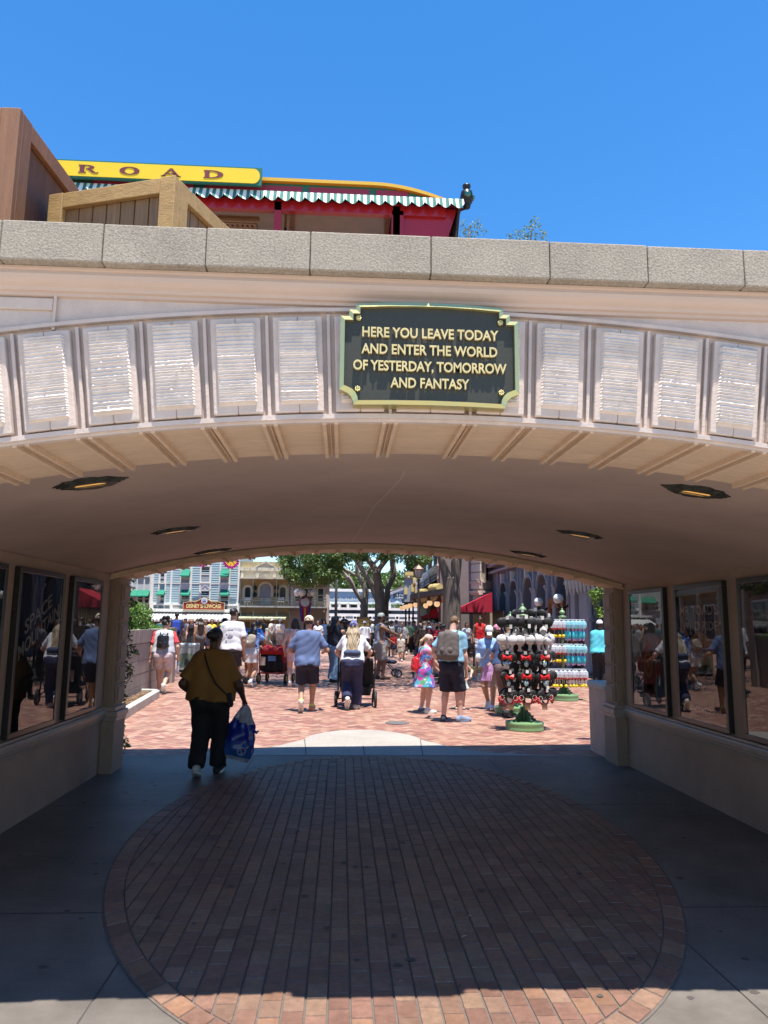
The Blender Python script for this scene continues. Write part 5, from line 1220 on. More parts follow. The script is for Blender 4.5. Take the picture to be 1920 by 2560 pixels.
for a, b in ((P3[0], P3[1]), (P3[1], P3[2])):
    for i in range(3):
        p = Vector((a.x, a.y, 0)).lerp(Vector((b.x, b.y, 0)), (i+.35)/3)+Vector((.2, .35, 0)); mb = MB(); mb.lathe([(.075, 0), (.075, .25), (.05, .3), (.045, zr_-.7), (.08, zr_-.45), (.09, zr_-.3)], (p.x, p.y, zg(p.y)*.9), 10); mb.build('post', mat('maroon_post', (.09, .03, .025), .5), pc)
GLOBEL = mat('lit_globe', (.80, .60, .40), .3, emit=(1, .62, .3), estr=.35)
for i, (x, y, yy) in enumerate(((868, 1313, 40), (874, 1311, 38.5), (880, 1310, 37), (886, 1308, 35.8), (898, 1306.5, 34.3), (920, 1308, 33.2), (928, 1302.5, 31.5), (944, 1304.5, 30.2))):
    q = at(x, y, yy); mb = MB(); mb.ball(q, .125, 14, 10); mb.build('globe', GLOBEL, pc, smooth=True); mb = MB(); mb.lathe([(.02, zr_-.2-q.z), (.03, .16), (.09, .12), (.09, .09)], (q.x, q.y, q.z), 10); mb.build('lamp_holder', ROOFW, pc)
mb = MB(); mb.box(4.2, 4.7, 37, 41, .2, 2.7); mb.build('kiosk_wall', mat('teal_dim', (.10, .15, .15), .6, nscale=3, namt=.3), pc)
def drum(px0, px1, py0, py1, Y, label):
    o = empty('barrel', at((px0+px1)/2, py1, Y), 0, label, 'barrel', 'pale yellow barrels on the porch roof'); mb = MB()
    a = at(px0, py1, Y+.5); b = at(px1, py1, Y-.3); r_ = (at(px0, py0, Y).z-at(px0, py1, Y).z)/2; d = Vector((b.x-a.x, b.y-a.y, 0)); zc = max(a.z, zr_+.05)+r_
    pts = [Vector((a.x, a.y, zc))+d*t for t in (0, .04, .25, .5, .75, .96, 1)]; mb.tube(pts, [r_*k for k in (.93, .97, 1.03, 1.06, 1.03, .97, .93)], 14); mb.build('drum', YC, o, smooth=False)
    hp = MB(); 
    for t in (.1, .35, .65, .9): hp.tube([Vector((a.x, a.y, zc))+d*(t-.02), Vector((a.x, a.y, zc))+d*(t+.02)], r_*1.075, 14)
    hp.build('hoop', mat('barrel_hoop', (.40, .30, .12), .5), o)
drum(931, 950, 1262, 1280, 31.2, 'large pale yellow barrel lying on the porch roof next to the thick tree'); drum(905, 920, 1274, 1286, 33.4, 'smaller pale yellow barrel lying behind the lantern post')
q = at(904, 1290, 31.5); lp = empty('lantern_post', (q.x, 31.5, zg(31.5)), 0, 'tall street lantern with copper cap and finial beside the porch', 'street lamp')
b0 = at(904, 1249, 31.5).z; t0_ = at(904, 1212, 31.5).z; hh = t0_-b0
mb = MB(); mb.lathe([(.12, 0), (.12, .3), (.06, .4), (.045, b0-.4), (.06, b0-.25), (.08, b0-.22)], (q.x, 31.5, .2), 10); mb.build('post', mat('bronze_post', (.06, .05, .045), .5), lp)
mb = MB(); mb.lathe([(.07, 0), (.14, .02), (.16, hh*.05)], (q.x, 31.5, b0), 6); 
for k in range(6): a = 2*math.pi*k/6; mb.tube([(q.x+.13*math.cos(a), 31.5+.13*math.sin(a), b0+.03), (q.x+.20*math.cos(a), 31.5+.20*math.sin(a), b0+hh*.5)], .015, 4)
mb.lathe([(.23, hh*.5), (.24, hh*.53), (.13, hh*.66), (.10, hh*.70), (.05, hh*.74), (.012, hh*.80), (.006, hh*1.05)], (q.x, 31.5, b0), 6); mb.build('lantern_frame', mat('copper_cap', (.22, .13, .10), .5, .3), lp)
mb = MB(); mb.lathe([(.115, .04), (.185, hh*.5)], (q.x, 31.5, b0), 6); mb.build('glass', mat('lamp_glass', (.55, .50, .46), .2), lp)
# ---- brown Victorian house along the street (seen edge on)
fv = Facade((4.95, 47), (4.75, 36.2), .4)
V = empty('victorian_house', (4.9, 41, .4), 0, 'tall grey brown clapboard house with white gingerbread trim', 'building')
GBR = mat('grey_brown_board', (.24, .205, .19), .75, nscale=3, namt=.12)
body(fv, V, 'wall', GBR, 0, fv.L, 8, 3)
mb = MB(); z = 2.9
while z < 7.8: mb._add([fv.P(0, z, .004), fv.P(fv.L, z, .004), fv.P(fv.L, z, .05), fv.P(0, z, .05), fv.P(0, z+.17, .004), fv.P(fv.L, z+.17, .004)], [[3, 2, 5, 4], [0, 1, 2, 3]]); z += .18
mb.build('clapboard', GBR, V)
mb = MB()
for u in (0, 3.0, 6.4, 10.6): fv.box(mb, u-.08, u+.1, 2.2, 7.9, 0, .12)
mb.build('corner_post', mat('pinkish_trim', (.48, .36, .31), .7), V)
mb = MB()
for zz in (4.45, 5.9): fv.box(mb, 0, fv.L, zz, zz+.10, 0, .15)
for i in range(36): u = fv.L*i/36; fv.prism(mb, [(u, 4.45), (u+.28, 4.45), (u+.14, 4.15)], .06, .10); fv.prism(mb, [(u, 6.0), (u+.28, 6.0), (u+.14, 6.3)], .06, .1)
mb.build('gingerbread', WHT, V)
mb = MB(); mb.color((.6, .6, .6))
for i in range(24):
    u0, u1 = fv.L*i/24, fv.L*(i+1)/24; mb.color((.66, .67, .69) if i % 2 else (.22, .25, .30)); mb.poly([fv.P(u0, 3.35, .9), fv.P(u1, 3.35, .9), fv.P(u1, 3.85, .05), fv.P(u0, 3.85, .05)]); mb.poly([fv.P(u0, 3.22, .9), fv.P(u1, 3.22, .9), fv.P(u1, 3.35, .9), fv.P(u0, 3.35, .9)])
mb.build('awning', GW, V)
for u0 in (1.2, 4.3, 7.6):
    mb = MB(); fv.box(mb, u0-.06, u0+.86, 4.55, 5.75, 0, .06); w1 = mb.build('window', WHT, V); mb = MB(); fv.box(mb, u0+.05, u0+.75, 4.65, 5.65, .06, .064); mb.build('pane', PANE, w1)
# ---- cream corner building with red awnings
CRE = mat('cream_stucco', (.55, .46, .34), .75, nscale=3, namt=.1); CRL = mat('pale_cream', (.66, .60, .50), .7, nscale=3, namt=.06); TANP = mat('tan_panel', (.38, .26, .13), .7)
cor = [(6.75, 43), (6.32, 36.3), (6.62, 35.4), (7.55, 36.6)]
Cc = empty('cream_building', (6.6, 38, .4), 0, 'cream corner building with pale stone belts and red awnings', 'building')
fs_ = [Facade(cor[i], cor[i+1], .35) for i in range(3)]
mb = MB(); mb.prism([(x, y, .2) for x, y in cor]+[(12, 37, .2), (12, 43, .2)], (0, 0, 7.5)); mb.build('wall', CRE, Cc)
mb = MB()
for f in fs_:
    for z0, z1, d in ((3.02, 3.12, .10), (3.12, 3.22, .16), (3.32, 3.60, .08), (3.60, 3.68, .13), (2.30, 2.36, .06), (5.2, 5.4, .2)): f.box(mb, 0, f.L, z0, z1, 0, d)
for k in range(12): fs_[1].box(mb, -.06, fs_[1].L+.06, 3.72+k*.42, 4.09+k*.42, 0, .07)
mb.build('belt', CRL, Cc)
mb = MB(); fs_[1].box(mb, .28, .68, 2.55, 2.85, .0, .03); fs_[2].box(mb, .15, .95, 2.5, 2.88, 0, .03); fs_[0].box(mb, 4.2, 5.4, 1, 2.2, 0, .03); fs_[1].box(mb, .25, .7, 1.2, 2.1, 0, .03); mb.build('panel', TANP, Cc)
mb = MB(); fs_[2].box(mb, .08, 1.02, 2.43, 2.95, 0, .02); fs_[1].box(mb, .22, .74, 2.49, 2.91, 0, .02); mb.build('panel_frame', CRL, Cc)
for f, a, b in ((fs_[0], 3.2, 3.9), (fs_[0], 5.0, 5.6), (fs_[2], .5, .75)):
    mb = MB(); f.box(mb, a-.08, b+.08, 3.7, 5.0, 0, .05); w1 = mb.build('window', CRL, Cc); mb = MB(); f.box(mb, a, b, 3.75, 4.95, .05, .054); mb.build('pane', PANE, w1)
REDC = mat('red_canvas', (.40, .012, .035), .75, nscale=7, namt=.15)
def red_awning(a, b, z0, z1, out, label, n=9, back=None):
    """a, b: the two ends (x,y) along the wall, cloth falls towards -x"""
    o = empty('awning', (a[0], a[1], z0), 0, label, 'awning'); mb = MB(); A_ = Vector((*a, 0)); B_ = Vector((*b, 0)); t = (B_-A_).normalized(); nn_ = Vector((t.y, -t.x, 0)); nn_ = nn_ if nn_.x < 0 else -nn_
    for i in range(n):
        p, q = A_.lerp(B_, i/n), A_.lerp(B_, (i+1)/n); m_ = (p+q)/2; U = Vector((0, 0, 1))
        mb.poly([p+nn_*out+U*(z0+.14), q+nn_*out+U*(z0+.14), q+U*z1, p+U*z1]); mb.poly([p+nn_*out+U*(z0+.14), p+nn_*out+U*(z0+.05), m_+nn_*out+U*z0, q+nn_*out+U*(z0+.05), q+nn_*out+U*(z0+.14)])
    for p in (A_, B_): mb.poly([p+nn_*out+Vector((0, 0, z0+.14)), p+Vector((0, 0, z1)), p+Vector((0, 0, z0+.14))])
    mb.build('cloth', REDC, o); fm = MB()
    for p in (A_, B_): fm.bar(p+nn_*out+Vector((0, 0, z0+.12)), p+Vector((0, 0, z0+.12)), .03, .03)
    fm.bar(A_+nn_*out+Vector((0, 0, z0+.12)), B_+nn_*out+Vector((0, 0, z0+.12)), .03, .03); fm.build('frame', IRON, o); return o
q0 = at(1062, 1325, 33.5)
red_awning((q0.x-.02, 35.3), (q0.x-.35, 31.6), 1.98, 2.98, 1.75, 'large dark red awning between the thick tree and the grey arcade')
q1 = at(957, 1330, 36)
red_awning((q1.x+.25, 40), (q1.x+.05, 36.3), 1.75, 2.65, 1.05, 'small red awning showing left of the thick trunk')
mb = MB()
for i in range(10):
    p = Vector((q0.x-.1, 35.2, 0)).lerp(Vector((q0.x-.42, 31.6, 0)), i/9); mb = MB(); mb.box(p.x-.05, p.x+.05, p.y-.08, p.y+.08, .2, 2.1); mb.build('column', mat('tan_column', (.40, .32, .22), .7), Cc)
mb = MB(); mb.box(q0.x+.1, q0.x+.2, 31.5, 36, .2, 2.2); mb.build('shopfront', mat('dim_shopfront'), Cc)
# ---- grey arcade
fg = Facade((7.28, 36.0), (7.66, 21.4), .2)
Ga = empty('arcade_building', (7.5, 28, .2), 0, 'blue grey arcade of pointed round arches with dark red recesses', 'building')
GRY = mat('blue_grey_paint', (.17, .18, .225), .65, nscale=3, namt=.1, stain=.08); GRL = mat('light_grey_trim', (.33, .33, .37), .6, nscale=3, namt=.06); OXB = mat('oxblood', (.075, .015, .02), .5)
mb = MB(); fg.box(mb, -.1, fg.L+4, .1, 7, -4, -.75); mb.build('back_wall', OXB, Ga)
zt = 7.0; arches = []
for x0, x1, yt in ((1081.6, 1095, 1259.5), (1103, 1118, 1253), (1133, 1151, 1246), (1162, 1182, 1241)):
    u0, u1 = fg.pix(x0, 1300)[0], fg.pix(x1+1.5, 1300)[0]; arches.append((u0, u1))
ud0, ud1 = fg.pix(1204, 1300)[0], fg.pix(1228, 1300)[0]; arches.append((ud0, ud1)); arches.append((ud1+2.3, ud1+3.7)); arches.append((ud1+5.0, ud1+6.2))
mb = MB(); zs, zap = 2.95, 3.52; prev = -.1
edges_ = [-.1]
for u0, u1 in arches:
    fg.box(mb, prev, u0, .15, zt, -.75, 0); c = (u0+u1)/2; r_ = (u1-u0)/2; N = 10
    arc = [(c+r_*math.cos(math.pi*i/N), zs+(zap-zs)*math.sin(math.pi*i/N)**.9) for i in range(N+1)]
    for i in range(N): a, b = arc[i], arc[i+1]; fg.prism(mb, [a, b, (b[0], zt), (a[0], zt)], -.75, 0)
    prev = u1
fg.box(mb, prev, fg.L+4, .15, zt, -.75, 0); mb.build('wall', GRY, Ga)
mb = MB(); kb_ = MB(); cl = MB()
for u0, u1 in arches:
    c = (u0+u1)/2; r_ = (u1-u0)/2; N = 12; w_ = .09
    I = [(c+r_*math.cos(math.pi*i/N), zs+(zap-zs)*math.sin(math.pi*i/N)**.9) for i in range(N+1)]; O2 = [(c+(r_+w_)*math.cos(math.pi*i/N), zs+(zap+w_*1.4-zs)*math.sin(math.pi*i/N)**.9) for i in range(N+1)]
    for i in range(N): fg.prism(mb, [I[i], O2[i], O2[i+1], I[i+1]], 0, .07)
    kb_ = MB(); fg.prism(kb_, [(c-.07, zap-.05), (c+.07, zap-.05), (c+.11, zap+.38), (c-.11, zap+.38)], 0, .16); kb_.build('keystone', mat('pale_key', (.60, .57, .52), .6), Ga)
    for u in (u0-.10, u1+.10):
        cl = MB(); cl.lathe([(.09, 0), (.09, .12), (.065, .18), (.06, 1.55), (.085, 1.6), (.085, 1.7), (.06, 1.75), (.055, 2.6), (.09, 2.7), (.10, 2.78)], tuple(fg.P(u, .2, .06)), 10); cl.build('column', GRL, Ga)
        fg.box(mb, u-.09, u+.09, 1.72, 1.80, 0, .14); fg.box(mb, u-.10, u+.10, 2.95, 3.05, 0, .16)
    um = u1+.32
prev = None
for u0, u1 in arches:
    fg.box(mb, u1+.22, u1+.30, .2, 4.1, 0, .10); fg.box(mb, u0-.30, u0-.22, .2, 4.1, 0, .10)
for z0, z1, d in ((4.05, 4.15, .2), (4.35, 4.5, .3), (4.5, 4.6, .38), (.15, .5, .06)): fg.box(mb, -.1, fg.L+4, z0, z1, 0, d)
mb.build('trim', GRL, Ga)
for i in range(8):
    u = ud1+.75+i*.33; mb = MB(); c = fg.P(u, 2.85, .28); mb.lathe([(.012, -.30), (.02, -.24), (.055, -.17), (.045, -.12), (.075, -.06), (.06, 0), (.085, .06), (.085, .5)], tuple(c), 10); mb.build('pendant_bracket', mat('pale_key'), Ga, smooth=True)
mb = MB(); fg.box(mb, ud1+.5, ud1+3.4, 3.3, 3.6, 0, .4); fg.box(mb, ud1+.55, ud1+.95, .2, 3.3, 0, .12); fg.box(mb, ud1+1.15, ud1+2.0, .2, 3.1, 0, .05); mb.build('porch_beam', GRL, Ga)
# wooden glazed door in the fifth arch
WD = mat('varnished_door', (.26, .10, .03), .4, nscale=6, namt=.2, stretch=(4, 4, .6))
u0, u1 = fg.pix(1179, 1300, -.3)[0], fg.pix(1212, 1300, -.3)[0]
u0, u1 = ud0-.75, ud1-.25
mb = MB(); fg.box(mb, u0, u0+.2, .2, 2.35, .02, .12); fg.box(mb, u1-.2, u1, .2, 2.35, .02, .12); fg.box(mb, u0, u1, 2.35, 2.55, .02, .13); fg.box(mb, u0+.2, u1-.2, .2, .75, .02, .08); fg.box(mb, u0+.2, u1-.2, 2.2, 2.35, .02, .08); dr = mb.build('door', WD, Ga)
mb = MB(); fg.box(mb, u0+.2, u1-.2, .75, 2.2, .02, .04); mb.build('pane', PANE, dr)
GLOBE = mat('opal_globe', (.78, .78, .76), .25, spec=.6)
def wall_globe(px_, py_, r_, d, label):
    u, z = fg.pix(px_, py_, d); o = empty('globe_lamp', fg.P(u, z-.3, 0), 0, label, 'wall lamp', 'white globe lamps on the grey arcade')
    mb = MB(); mb.ball(fg.P(u, z, d), r_, 20, 14); mb.build('globe', GLOBE, o, smooth=True)
    mb = MB(); mb.tube([fg.P(u, z-r_*.95, d), fg.P(u, z-r_*1.4, d), fg.P(u+.02, z-r_*1.8, d*.8), fg.P(u+.02, z-r_*1.7, d*.45), fg.P(u+.02, z-r_*1.1, d*.15), fg.P(u+.02, z-r_*1.1, 0)], .035, 8); mb.tube([fg.P(u+.02, z-r_*.5, .02), fg.P(u+.02, z-r_*2.0, .02)], .05, 8); mb.lathe([(.03, -r_*1.25), (.07, -r_*1.05), (.075, -r_*.9)], tuple(fg.P(u, z, d)), 10); mb.build('bracket', IRON, o)
wall_globe(1163.5, 1300.5, .165, .42, 'white globe lamp left of the wooden door'); wall_globe(1206, 1293.5, .17, .42, 'white globe lamp right of the wooden door'); wall_globe(1049, 1338, .13, .45, 'white globe lamp beside the large red awning')
# ================================================================== street furniture of the square
q = at(657, 1391, 39.5); Y = 39.5
lt = empty('globe_lamp_post', (q.x, Y, zg(Y)), 0, 'five globe street lamp with a red yellow and blue banner', 'street lamp')
zc = at(657, 1272, Y).z; zl_ = at(657, 1282, Y).z
mb = MB(); mb.lathe([(.2, 0), (.2, .3), (.1, .45), (.06, .6), (.05, zl_-.7), (.12, zl_-.6), (.08, zl_-.4), (.14, zl_-.15), (.06, zl_+.0), (.10, zl_+.12), (.05, zl_+.18)], (q.x, Y, zg(Y)-.0), 12)
top_z = at(657, 1262, Y).z
for dx, dy in ((-.42, -.1), (-.14, -.42), (.42, -.1), (.16, .42)): mb.tube([(q.x, Y, zl_-.1), (q.x+dx*.6, Y+dy*.6, zl_-.28), (q.x+dx, Y+dy, zl_-.18)], .03, 6)
mb.build('post', mat('dark_lamp_iron', (.03, .032, .03), .5, .3), lt, smooth=True)
for dx, dy, z, r_ in ((-.42, -.1, zl_+.02, .19), (-.14, -.42, zl_+.02, .19), (.42, -.1, zl_+.02, .19), (.16, .42, zl_+.02, .19), (0, 0, at(657, 1270, Y).z+.12, .21)):
    mb = MB(); mb.ball((q.x+dx, Y+dy, z), r_, 18, 12); mb.build('globe', mat('bright_globe', (.85, .85, .83), .3), lt, smooth=True)
bq = empty('banner', (q.x, Y-.12, zl_-1.5), 0, 'red yellow and blue pennant with a silver medallion on the lamp post', 'banner')
ff = Facade((q.x-1, Y-.1), (q.x+1, Y-.1), .3); mb = MB()
tz, bz = ff.pix(657, 1300)[1], ff.pix(657, 1342)[1]
for i, c in enumerate(((.03, .06, .30), (.34, .02, .09), (.34, .02, .09), (.75, .45, .03), (.34, .02, .09), (.34, .02, .09), (.03, .06, .30))):
    a, b = -1+i*2/7, -1+(i+1)*2/7; mb.color(c); wt, wb_ = .34, .20; mb.poly([ff.P(1+a*wb_, bz-.05*(1-abs(a)), .02*(i % 2)), ff.P(1+b*wb_, bz-.05*(1-abs(b)), .02*((i+1) % 2)), ff.P(1+b*wt, tz, .02*((i+1) % 2)), ff.P(1+a*wt, tz, .02*(i % 2))])
mb.build('cloth', GW, bq)
mb = MB(); u, z = ff.pix(657, 1301); ff.prism(mb, [(1+.29*math.cos(a), z+.29*math.sin(a)) for a in np.linspace(0, 6.2832, 25)[:-1]], .02, .08); md = mb.build('medallion', mat('banner_red', (.42, .05, .08), .5), bq)
mb = MB(); ff.prism(mb, [(1+.23*math.cos(a), z+.23*math.sin(a)) for a in np.linspace(0, 6.2832, 25)[:-1]], .08, .1); mb.build('medallion_face', mat('silver_face', (.5, .5, .5), .4, .3, nscale=6, namt=.4), md)
q = at(726, 1300, 46); fp = tag(MB().tube([(q.x, 46, .3), (q.x, 46, 3), (at(727, 1150, 46).x, 46, 9)], [.10, .085, .06], 10).build('flagpole', mat('grey_pole', (.12, .12, .11), .4, .3), smooth=True), 'plain dark grey flagpole in front of the blue house', 'flagpole')
# sandwich board
q = at(785, 1385, 37); so_ = empty('notice_board', (q.x, 37, zg(37)), 0, 'yellow notice board in a brown frame beside the tree', 'notice board')
f2 = Facade((q.x-.6, 37), (q.x+.6, 37), zg(37)); mb = MB(); f2.pb(mb, 770.5, 1333, 799, 1337, -.05, .05); f2.pb(mb, 770.5, 1333, 772.5, 1392, -.05, .05); f2.pb(mb, 797, 1333, 799, 1392, -.05, .05); mb.build('frame', mat('brown_frame', (.13, .08, .045), .6), so_)
mb = MB(); f2.pb(mb, 772.5, 1337, 797, 1380, -.02, .0); mb.build('panel', mat('poster_yellow', (.62, .44, .12), .6, nscale=9, namt=.3), so_)
mb = MB()
for i, w_ in enumerate((8, 6, 9, 5, 8, 6)): f2.pb(mb, 784.7-w_, 1341+i*5.4, 784.7+w_, 1343+i*5.4, .0, .003)
mb.build('print', mat('brown_print', (.30, .17, .05), .6), so_)
# recycling bins
BINM = mat('brushed_grey', (.46, .49, .46), .35, .35, nscale=3, namt=.1); BING = mat('sage_green', (.15, .19, .12), .5)
def bin_(name, label, cx, cy, w_, d_, h, mt, doors=1, dm=None):
    z = zg(cy); o = empty(name, (cx, cy, z), 0, label, 'bin'); mb = MB(); rbox(mb, cx-w_/2, cx+w_/2, cy-d_/2, cy+d_/2, .07, [(z+.06, 1), (z+h-.10, 1), (z+h-.10, 1.03), (z+h-.03, 1.03), (z+h, .95)]); mb.build('body', mt, o)
    mb = MB(); rbox(mb, cx-w_/2+.03, cx+w_/2-.03, cy-d_/2+.03, cy+d_/2-.03, .06, [(z, 1), (z+.06, 1)]); mb.build('base', DARKM, o)
    for k in range(doors):
        c = cx-w_/2+w_*(k+.5)/doors; mb = MB(); ww = w_/doors*.36
        P = [(c-ww, z+.16), (c+ww, z+.16), (c+ww, z+h*.60), (c+ww*.7, z+h*.66), (c+ww*.3, z+h*.64), (c, z+h*.69), (c-ww*.3, z+h*.64), (c-ww*.7, z+h*.66), (c-ww, z+h*.60)]
        mb.prism([(x, cy-d_/2-.006, zz) for x, zz in P], (0, .01, 0)); dd = mb.build('door', dm or BING, o)
        mb = MB(); mb.prism([(c+.07*math.cos(a)*(1+.3*math.cos(3*a)), cy-d_/2-.010, z+h*.36+.09*math.sin(a)) for a in np.linspace(0, 6.283, 19)[:-1]], (0, .006, 0)); mb.build('emblem', mat('dark_sage', (.06, .075, .05), .5), dd)
q = gnd(400, 1452); bin_('recycling_bin', 'large brushed grey bin with green door at the end of the retaining wall', q.x+.02, q.y+.25, .56, .5, .82, BINM)
q = gnd(613, 1395); WB = mat('pale_green_white', (.55, .60, .55), .5); bin_('recycling_bin', 'pale double bin with green panels in front of the tan building', q.x+.1, 38, .95, .6, 1.0, WB, 2, mat('pale_sage', (.22, .28, .22), .5))
q = at(585, 1380, 38); bin_('recycling_bin', 'single pale bin with sage door left of the pale double bin', q.x-.05, 38.2, .5, .5, 1.0, WB, 1, mat('mid_sage', (.18, .22, .14), .5))
# white tent and planted pots far off
q = at(945, 1345, 50); tn = empty('tent', (q.x-1, 52, .4), 0, 'white pitched tent canopy far behind the porch', 'tent')
mb = MB(); c = Vector((at(945, 1335, 52).x, 52, at(945, 1332, 52).z)); P = [at(908, 1350, 50), at(962, 1350, 50), at(962, 1350, 54), at(908, 1350, 54)]; z = P[0].z
for i in range(4): a, b = P[i], P[(i+1) % 4]; mb.poly([(a.x, a.y, z), (b.x, b.y, z), tuple(c)]); mb.poly([(a.x, a.y, z-.2), (b.x, b.y, z-.2), (b.x, b.y, z), (a.x, a.y, z)])
mb.build('canopy', mat('tent_white', (.78, .76, .70), .8), tn); mb = MB(); [mb.tube([(p.x, p.y, .38), (p.x, p.y, z)], .03, 5) for p in P]; mb.build('pole', WHT, tn)
# ---- opera house side of the square, left of what the passage frames (seen in the glass of the right wall)
fo = Facade((-14.2, 46.5), (-8.6, 14.0), .3)
Op = empty('opera_house', (-11, 28, .3), 0, 'long buff brick house along the left side of the square behind the lawn', 'building')
body(fo, Op, 'wall', mat('buff_brick', (.38, .26, .18), .8, nscale=4, namt=.15), 0, fo.L, 7.5, 4)
mb = MB(); fo.box(mb, 0, fo.L, 3.4, 3.7, 0, .25); fo.box(mb, 0, fo.L, 7.3, 7.7, 0, .5)
for i in range(9): fo.box(mb, i*3.4, i*3.4+.35, .3, 7.3, 0, .15)
mb.build('cornice', CREAM, Op)
for i in range(9):
    for z0, z1 in ((1.0, 2.7), (4.3, 6.2)):
        mb = MB(); fo.box(mb, i*3.4+1.0, i*3.4+2.7, z0-.1, z1+.1, 0, .06); w1 = mb.build('window', WHT, Op); mb = MB(); fo.box(mb, i*3.4+1.1, i*3.4+2.6, z0, z1, .06, .064); mb.build('pane', PANE, w1)
for i, (x, y) in enumerate(((-7.2, 19.5), (-8.6, 25), (-6.9, 13.2))):
    t = empty('shade_tree', (x, y, zg(y)), 0, f"broad leafy tree on the lawn left of the square, {['middle one', 'farthest one', 'nearest to the bridge'][i]}", 'tree'); mb = MB(); mb.tube([(x, y, .2), (x+.1, y, 2.2), (x-.1, y+.1, 4)], [.22, .17, .08], 8); mb.build('trunk', BARK, t)
    leaves('crown', clumps((x, y, 4.2), (1.7, 2.0, 1.5), 22, 150, 90+i, .35), .10, GREEN, t, 95+i, .45, .4)
# ================================================================== figures: one smooth surface per body, clothes as children
def field(prims, vox, noise=None, planes=()):
    lo = np.min([np.minimum(p['a'], p['b'])-max(p['ra'], p['rb'])*max(1, 1/1)-.03 for p in prims], 0)-2*vox
    hi = np.max([np.maximum(p['a'], p['b'])+max(p['ra'], p['rb'])+.03 for p in prims], 0)+2*vox
    n = np.ceil((hi-lo)/vox).astype(int)+1
    f = np.full(n, .5, np.float32)
    for p in prims:
        a, b = p['a'], p['b']; r_ = max(p['ra'], p['rb']); k = p.get('k', .03); m = r_+k+2*vox
        i0 = np.maximum(0, np.floor((np.minimum(a, b)-m-lo)/vox).astype(int)); i1 = np.minimum(n, np.ceil((np.maximum(a, b)+m-lo)/vox).astype(int)+1)
        X = np.stack(np.meshgrid(*[lo[i]+vox*np.arange(i0[i], i1[i]) for i in range(3)], indexing='ij'), -1).astype(np.float32)
        ba = (b-a); l2 = float(ba @ ba)+1e-9; q = X-a
        t = np.clip((q @ ba)/l2, 0, 1); q = q-t[..., None]*ba
        if p.get('flat'):
            dv, fl = p['flat']; q = q+dv*((q @ dv)*(1/fl-1))[..., None]
        d = np.sqrt((q*q).sum(-1))-(p['ra']+t*(p['rb']-p['ra']))
        for pt, nn in p.get('cl', ()): d = np.maximum(d, (X-pt) @ nn)
        s = f[i0[0]:i1[0], i0[1]:i1[1], i0[2]:i1[2]]
        if p.get('sub'): s[...] = np.maximum(s, -d); continue
        h = np.clip(.5+.5*(s-d)/k, 0, 1); s[...] = s*(1-h)+d*h-k*h*(1-h)
    if noise or len(planes):
        X = np.stack(np.meshgrid(*[lo[i]+vox*np.arange(n[i]) for i in range(3)], indexing='ij'), -1).astype(np.float32)
        if noise: f += noise(X)
        for pt, nn in planes: f = np.maximum(f, (X-pt) @ nn)
    return f, lo
def surfnet(f, lo, v):
    s = f < 0; c = np.zeros(np.array(f.shape)-1, np.int8)
    for i in (0, 1):
        for j in (0, 1):
            for k in (0, 1): c += s[i:s.shape[0]-1+i, j:s.shape[1]-1+j, k:s.shape[2]-1+k]
    act = (c > 0) & (c < 8); ii = np.argwhere(act); idx = np.full(c.shape, -1, np.int32); idx[act] = np.arange(len(ii))
    acc = np.zeros((len(ii), 3)); cnt = np.zeros(len(ii))
    C = [(i, j, k) for i in (0, 1) for j in (0, 1) for k in (0, 1)]
    for a in C:
        for b in C:
            if sum(b)-sum(a) == 1 and all(y >= x for x, y in zip(a, b)):
                f0 = f[ii[:, 0]+a[0], ii[:, 1]+a[1], ii[:, 2]+a[2]]; f1 = f[ii[:, 0]+b[0], ii[:, 1]+b[1], ii[:, 2]+b[2]]
                m = (f0 < 0) != (f1 < 0); t = f0[m]/(f0[m]-f1[m])
                acc[m] += np.array(a)+t[:, None]*(np.array(b)-np.array(a)); cnt[m] += 1
    V = lo+(ii+acc/np.maximum(cnt, 1)[:, None])*v; Q = []
    def emit(lo_, hi_, c4):
        e = lo_ != hi_; w_ = np.argwhere(e)
        if not len(w_): return
        q = np.stack([g[tuple(w_.T)] for g in c4], 1); ins = lo_[tuple(w_.T)]
        q[~ins] = q[~ins][:, ::-1]; Q.append(q[(q >= 0).all(1)])
    emit(s[:-1, 1:-1, 1:-1], s[1:, 1:-1, 1:-1], (idx[:, :-1, :-1], idx[:, 1:, :-1], idx[:, 1:, 1:], idx[:, :-1, 1:]))
    emit(s[1:-1, :-1, 1:-1], s[1:-1, 1:, 1:-1], (idx[:-1, :, :-1], idx[:-1, :, 1:], idx[1:, :, 1:], idx[1:, :, :-1]))
    emit(s[1:-1, 1:-1, :-1], s[1:-1, 1:-1, 1:], (idx[:-1, :-1, :], idx[1:, :-1, :], idx[1:, 1:, :], idx[:-1, 1:, :]))
    return V, np.concatenate(Q)
def sculpt(name, prims, m, parent, vox, noise=None, planes=(), extra=None, label=None):
    f, lo = field(prims, vox, noise, planes); V, F = surfnet(f, lo, vox)
    if extra is not None: F = np.concatenate([F, extra[1]+len(V)]); V = np.concatenate([V, extra[0]])
    return link(name, npmesh(name, V, F), m, parent, smooth=True, label=label)
A3 = lambda *p: np.array(p, np.float32)
def pr(a, b, ra, rb=None, flat=None, k=.03, cl=()): return dict(a=np.asarray(a, np.float32), b=np.asarray(b, np.float32)+np.float32(1e-5), ra=ra, rb=ra if rb is None else rb, flat=flat, k=k, cl=cl)
def unit(v): return v/(np.linalg.norm(v)+1e-9)
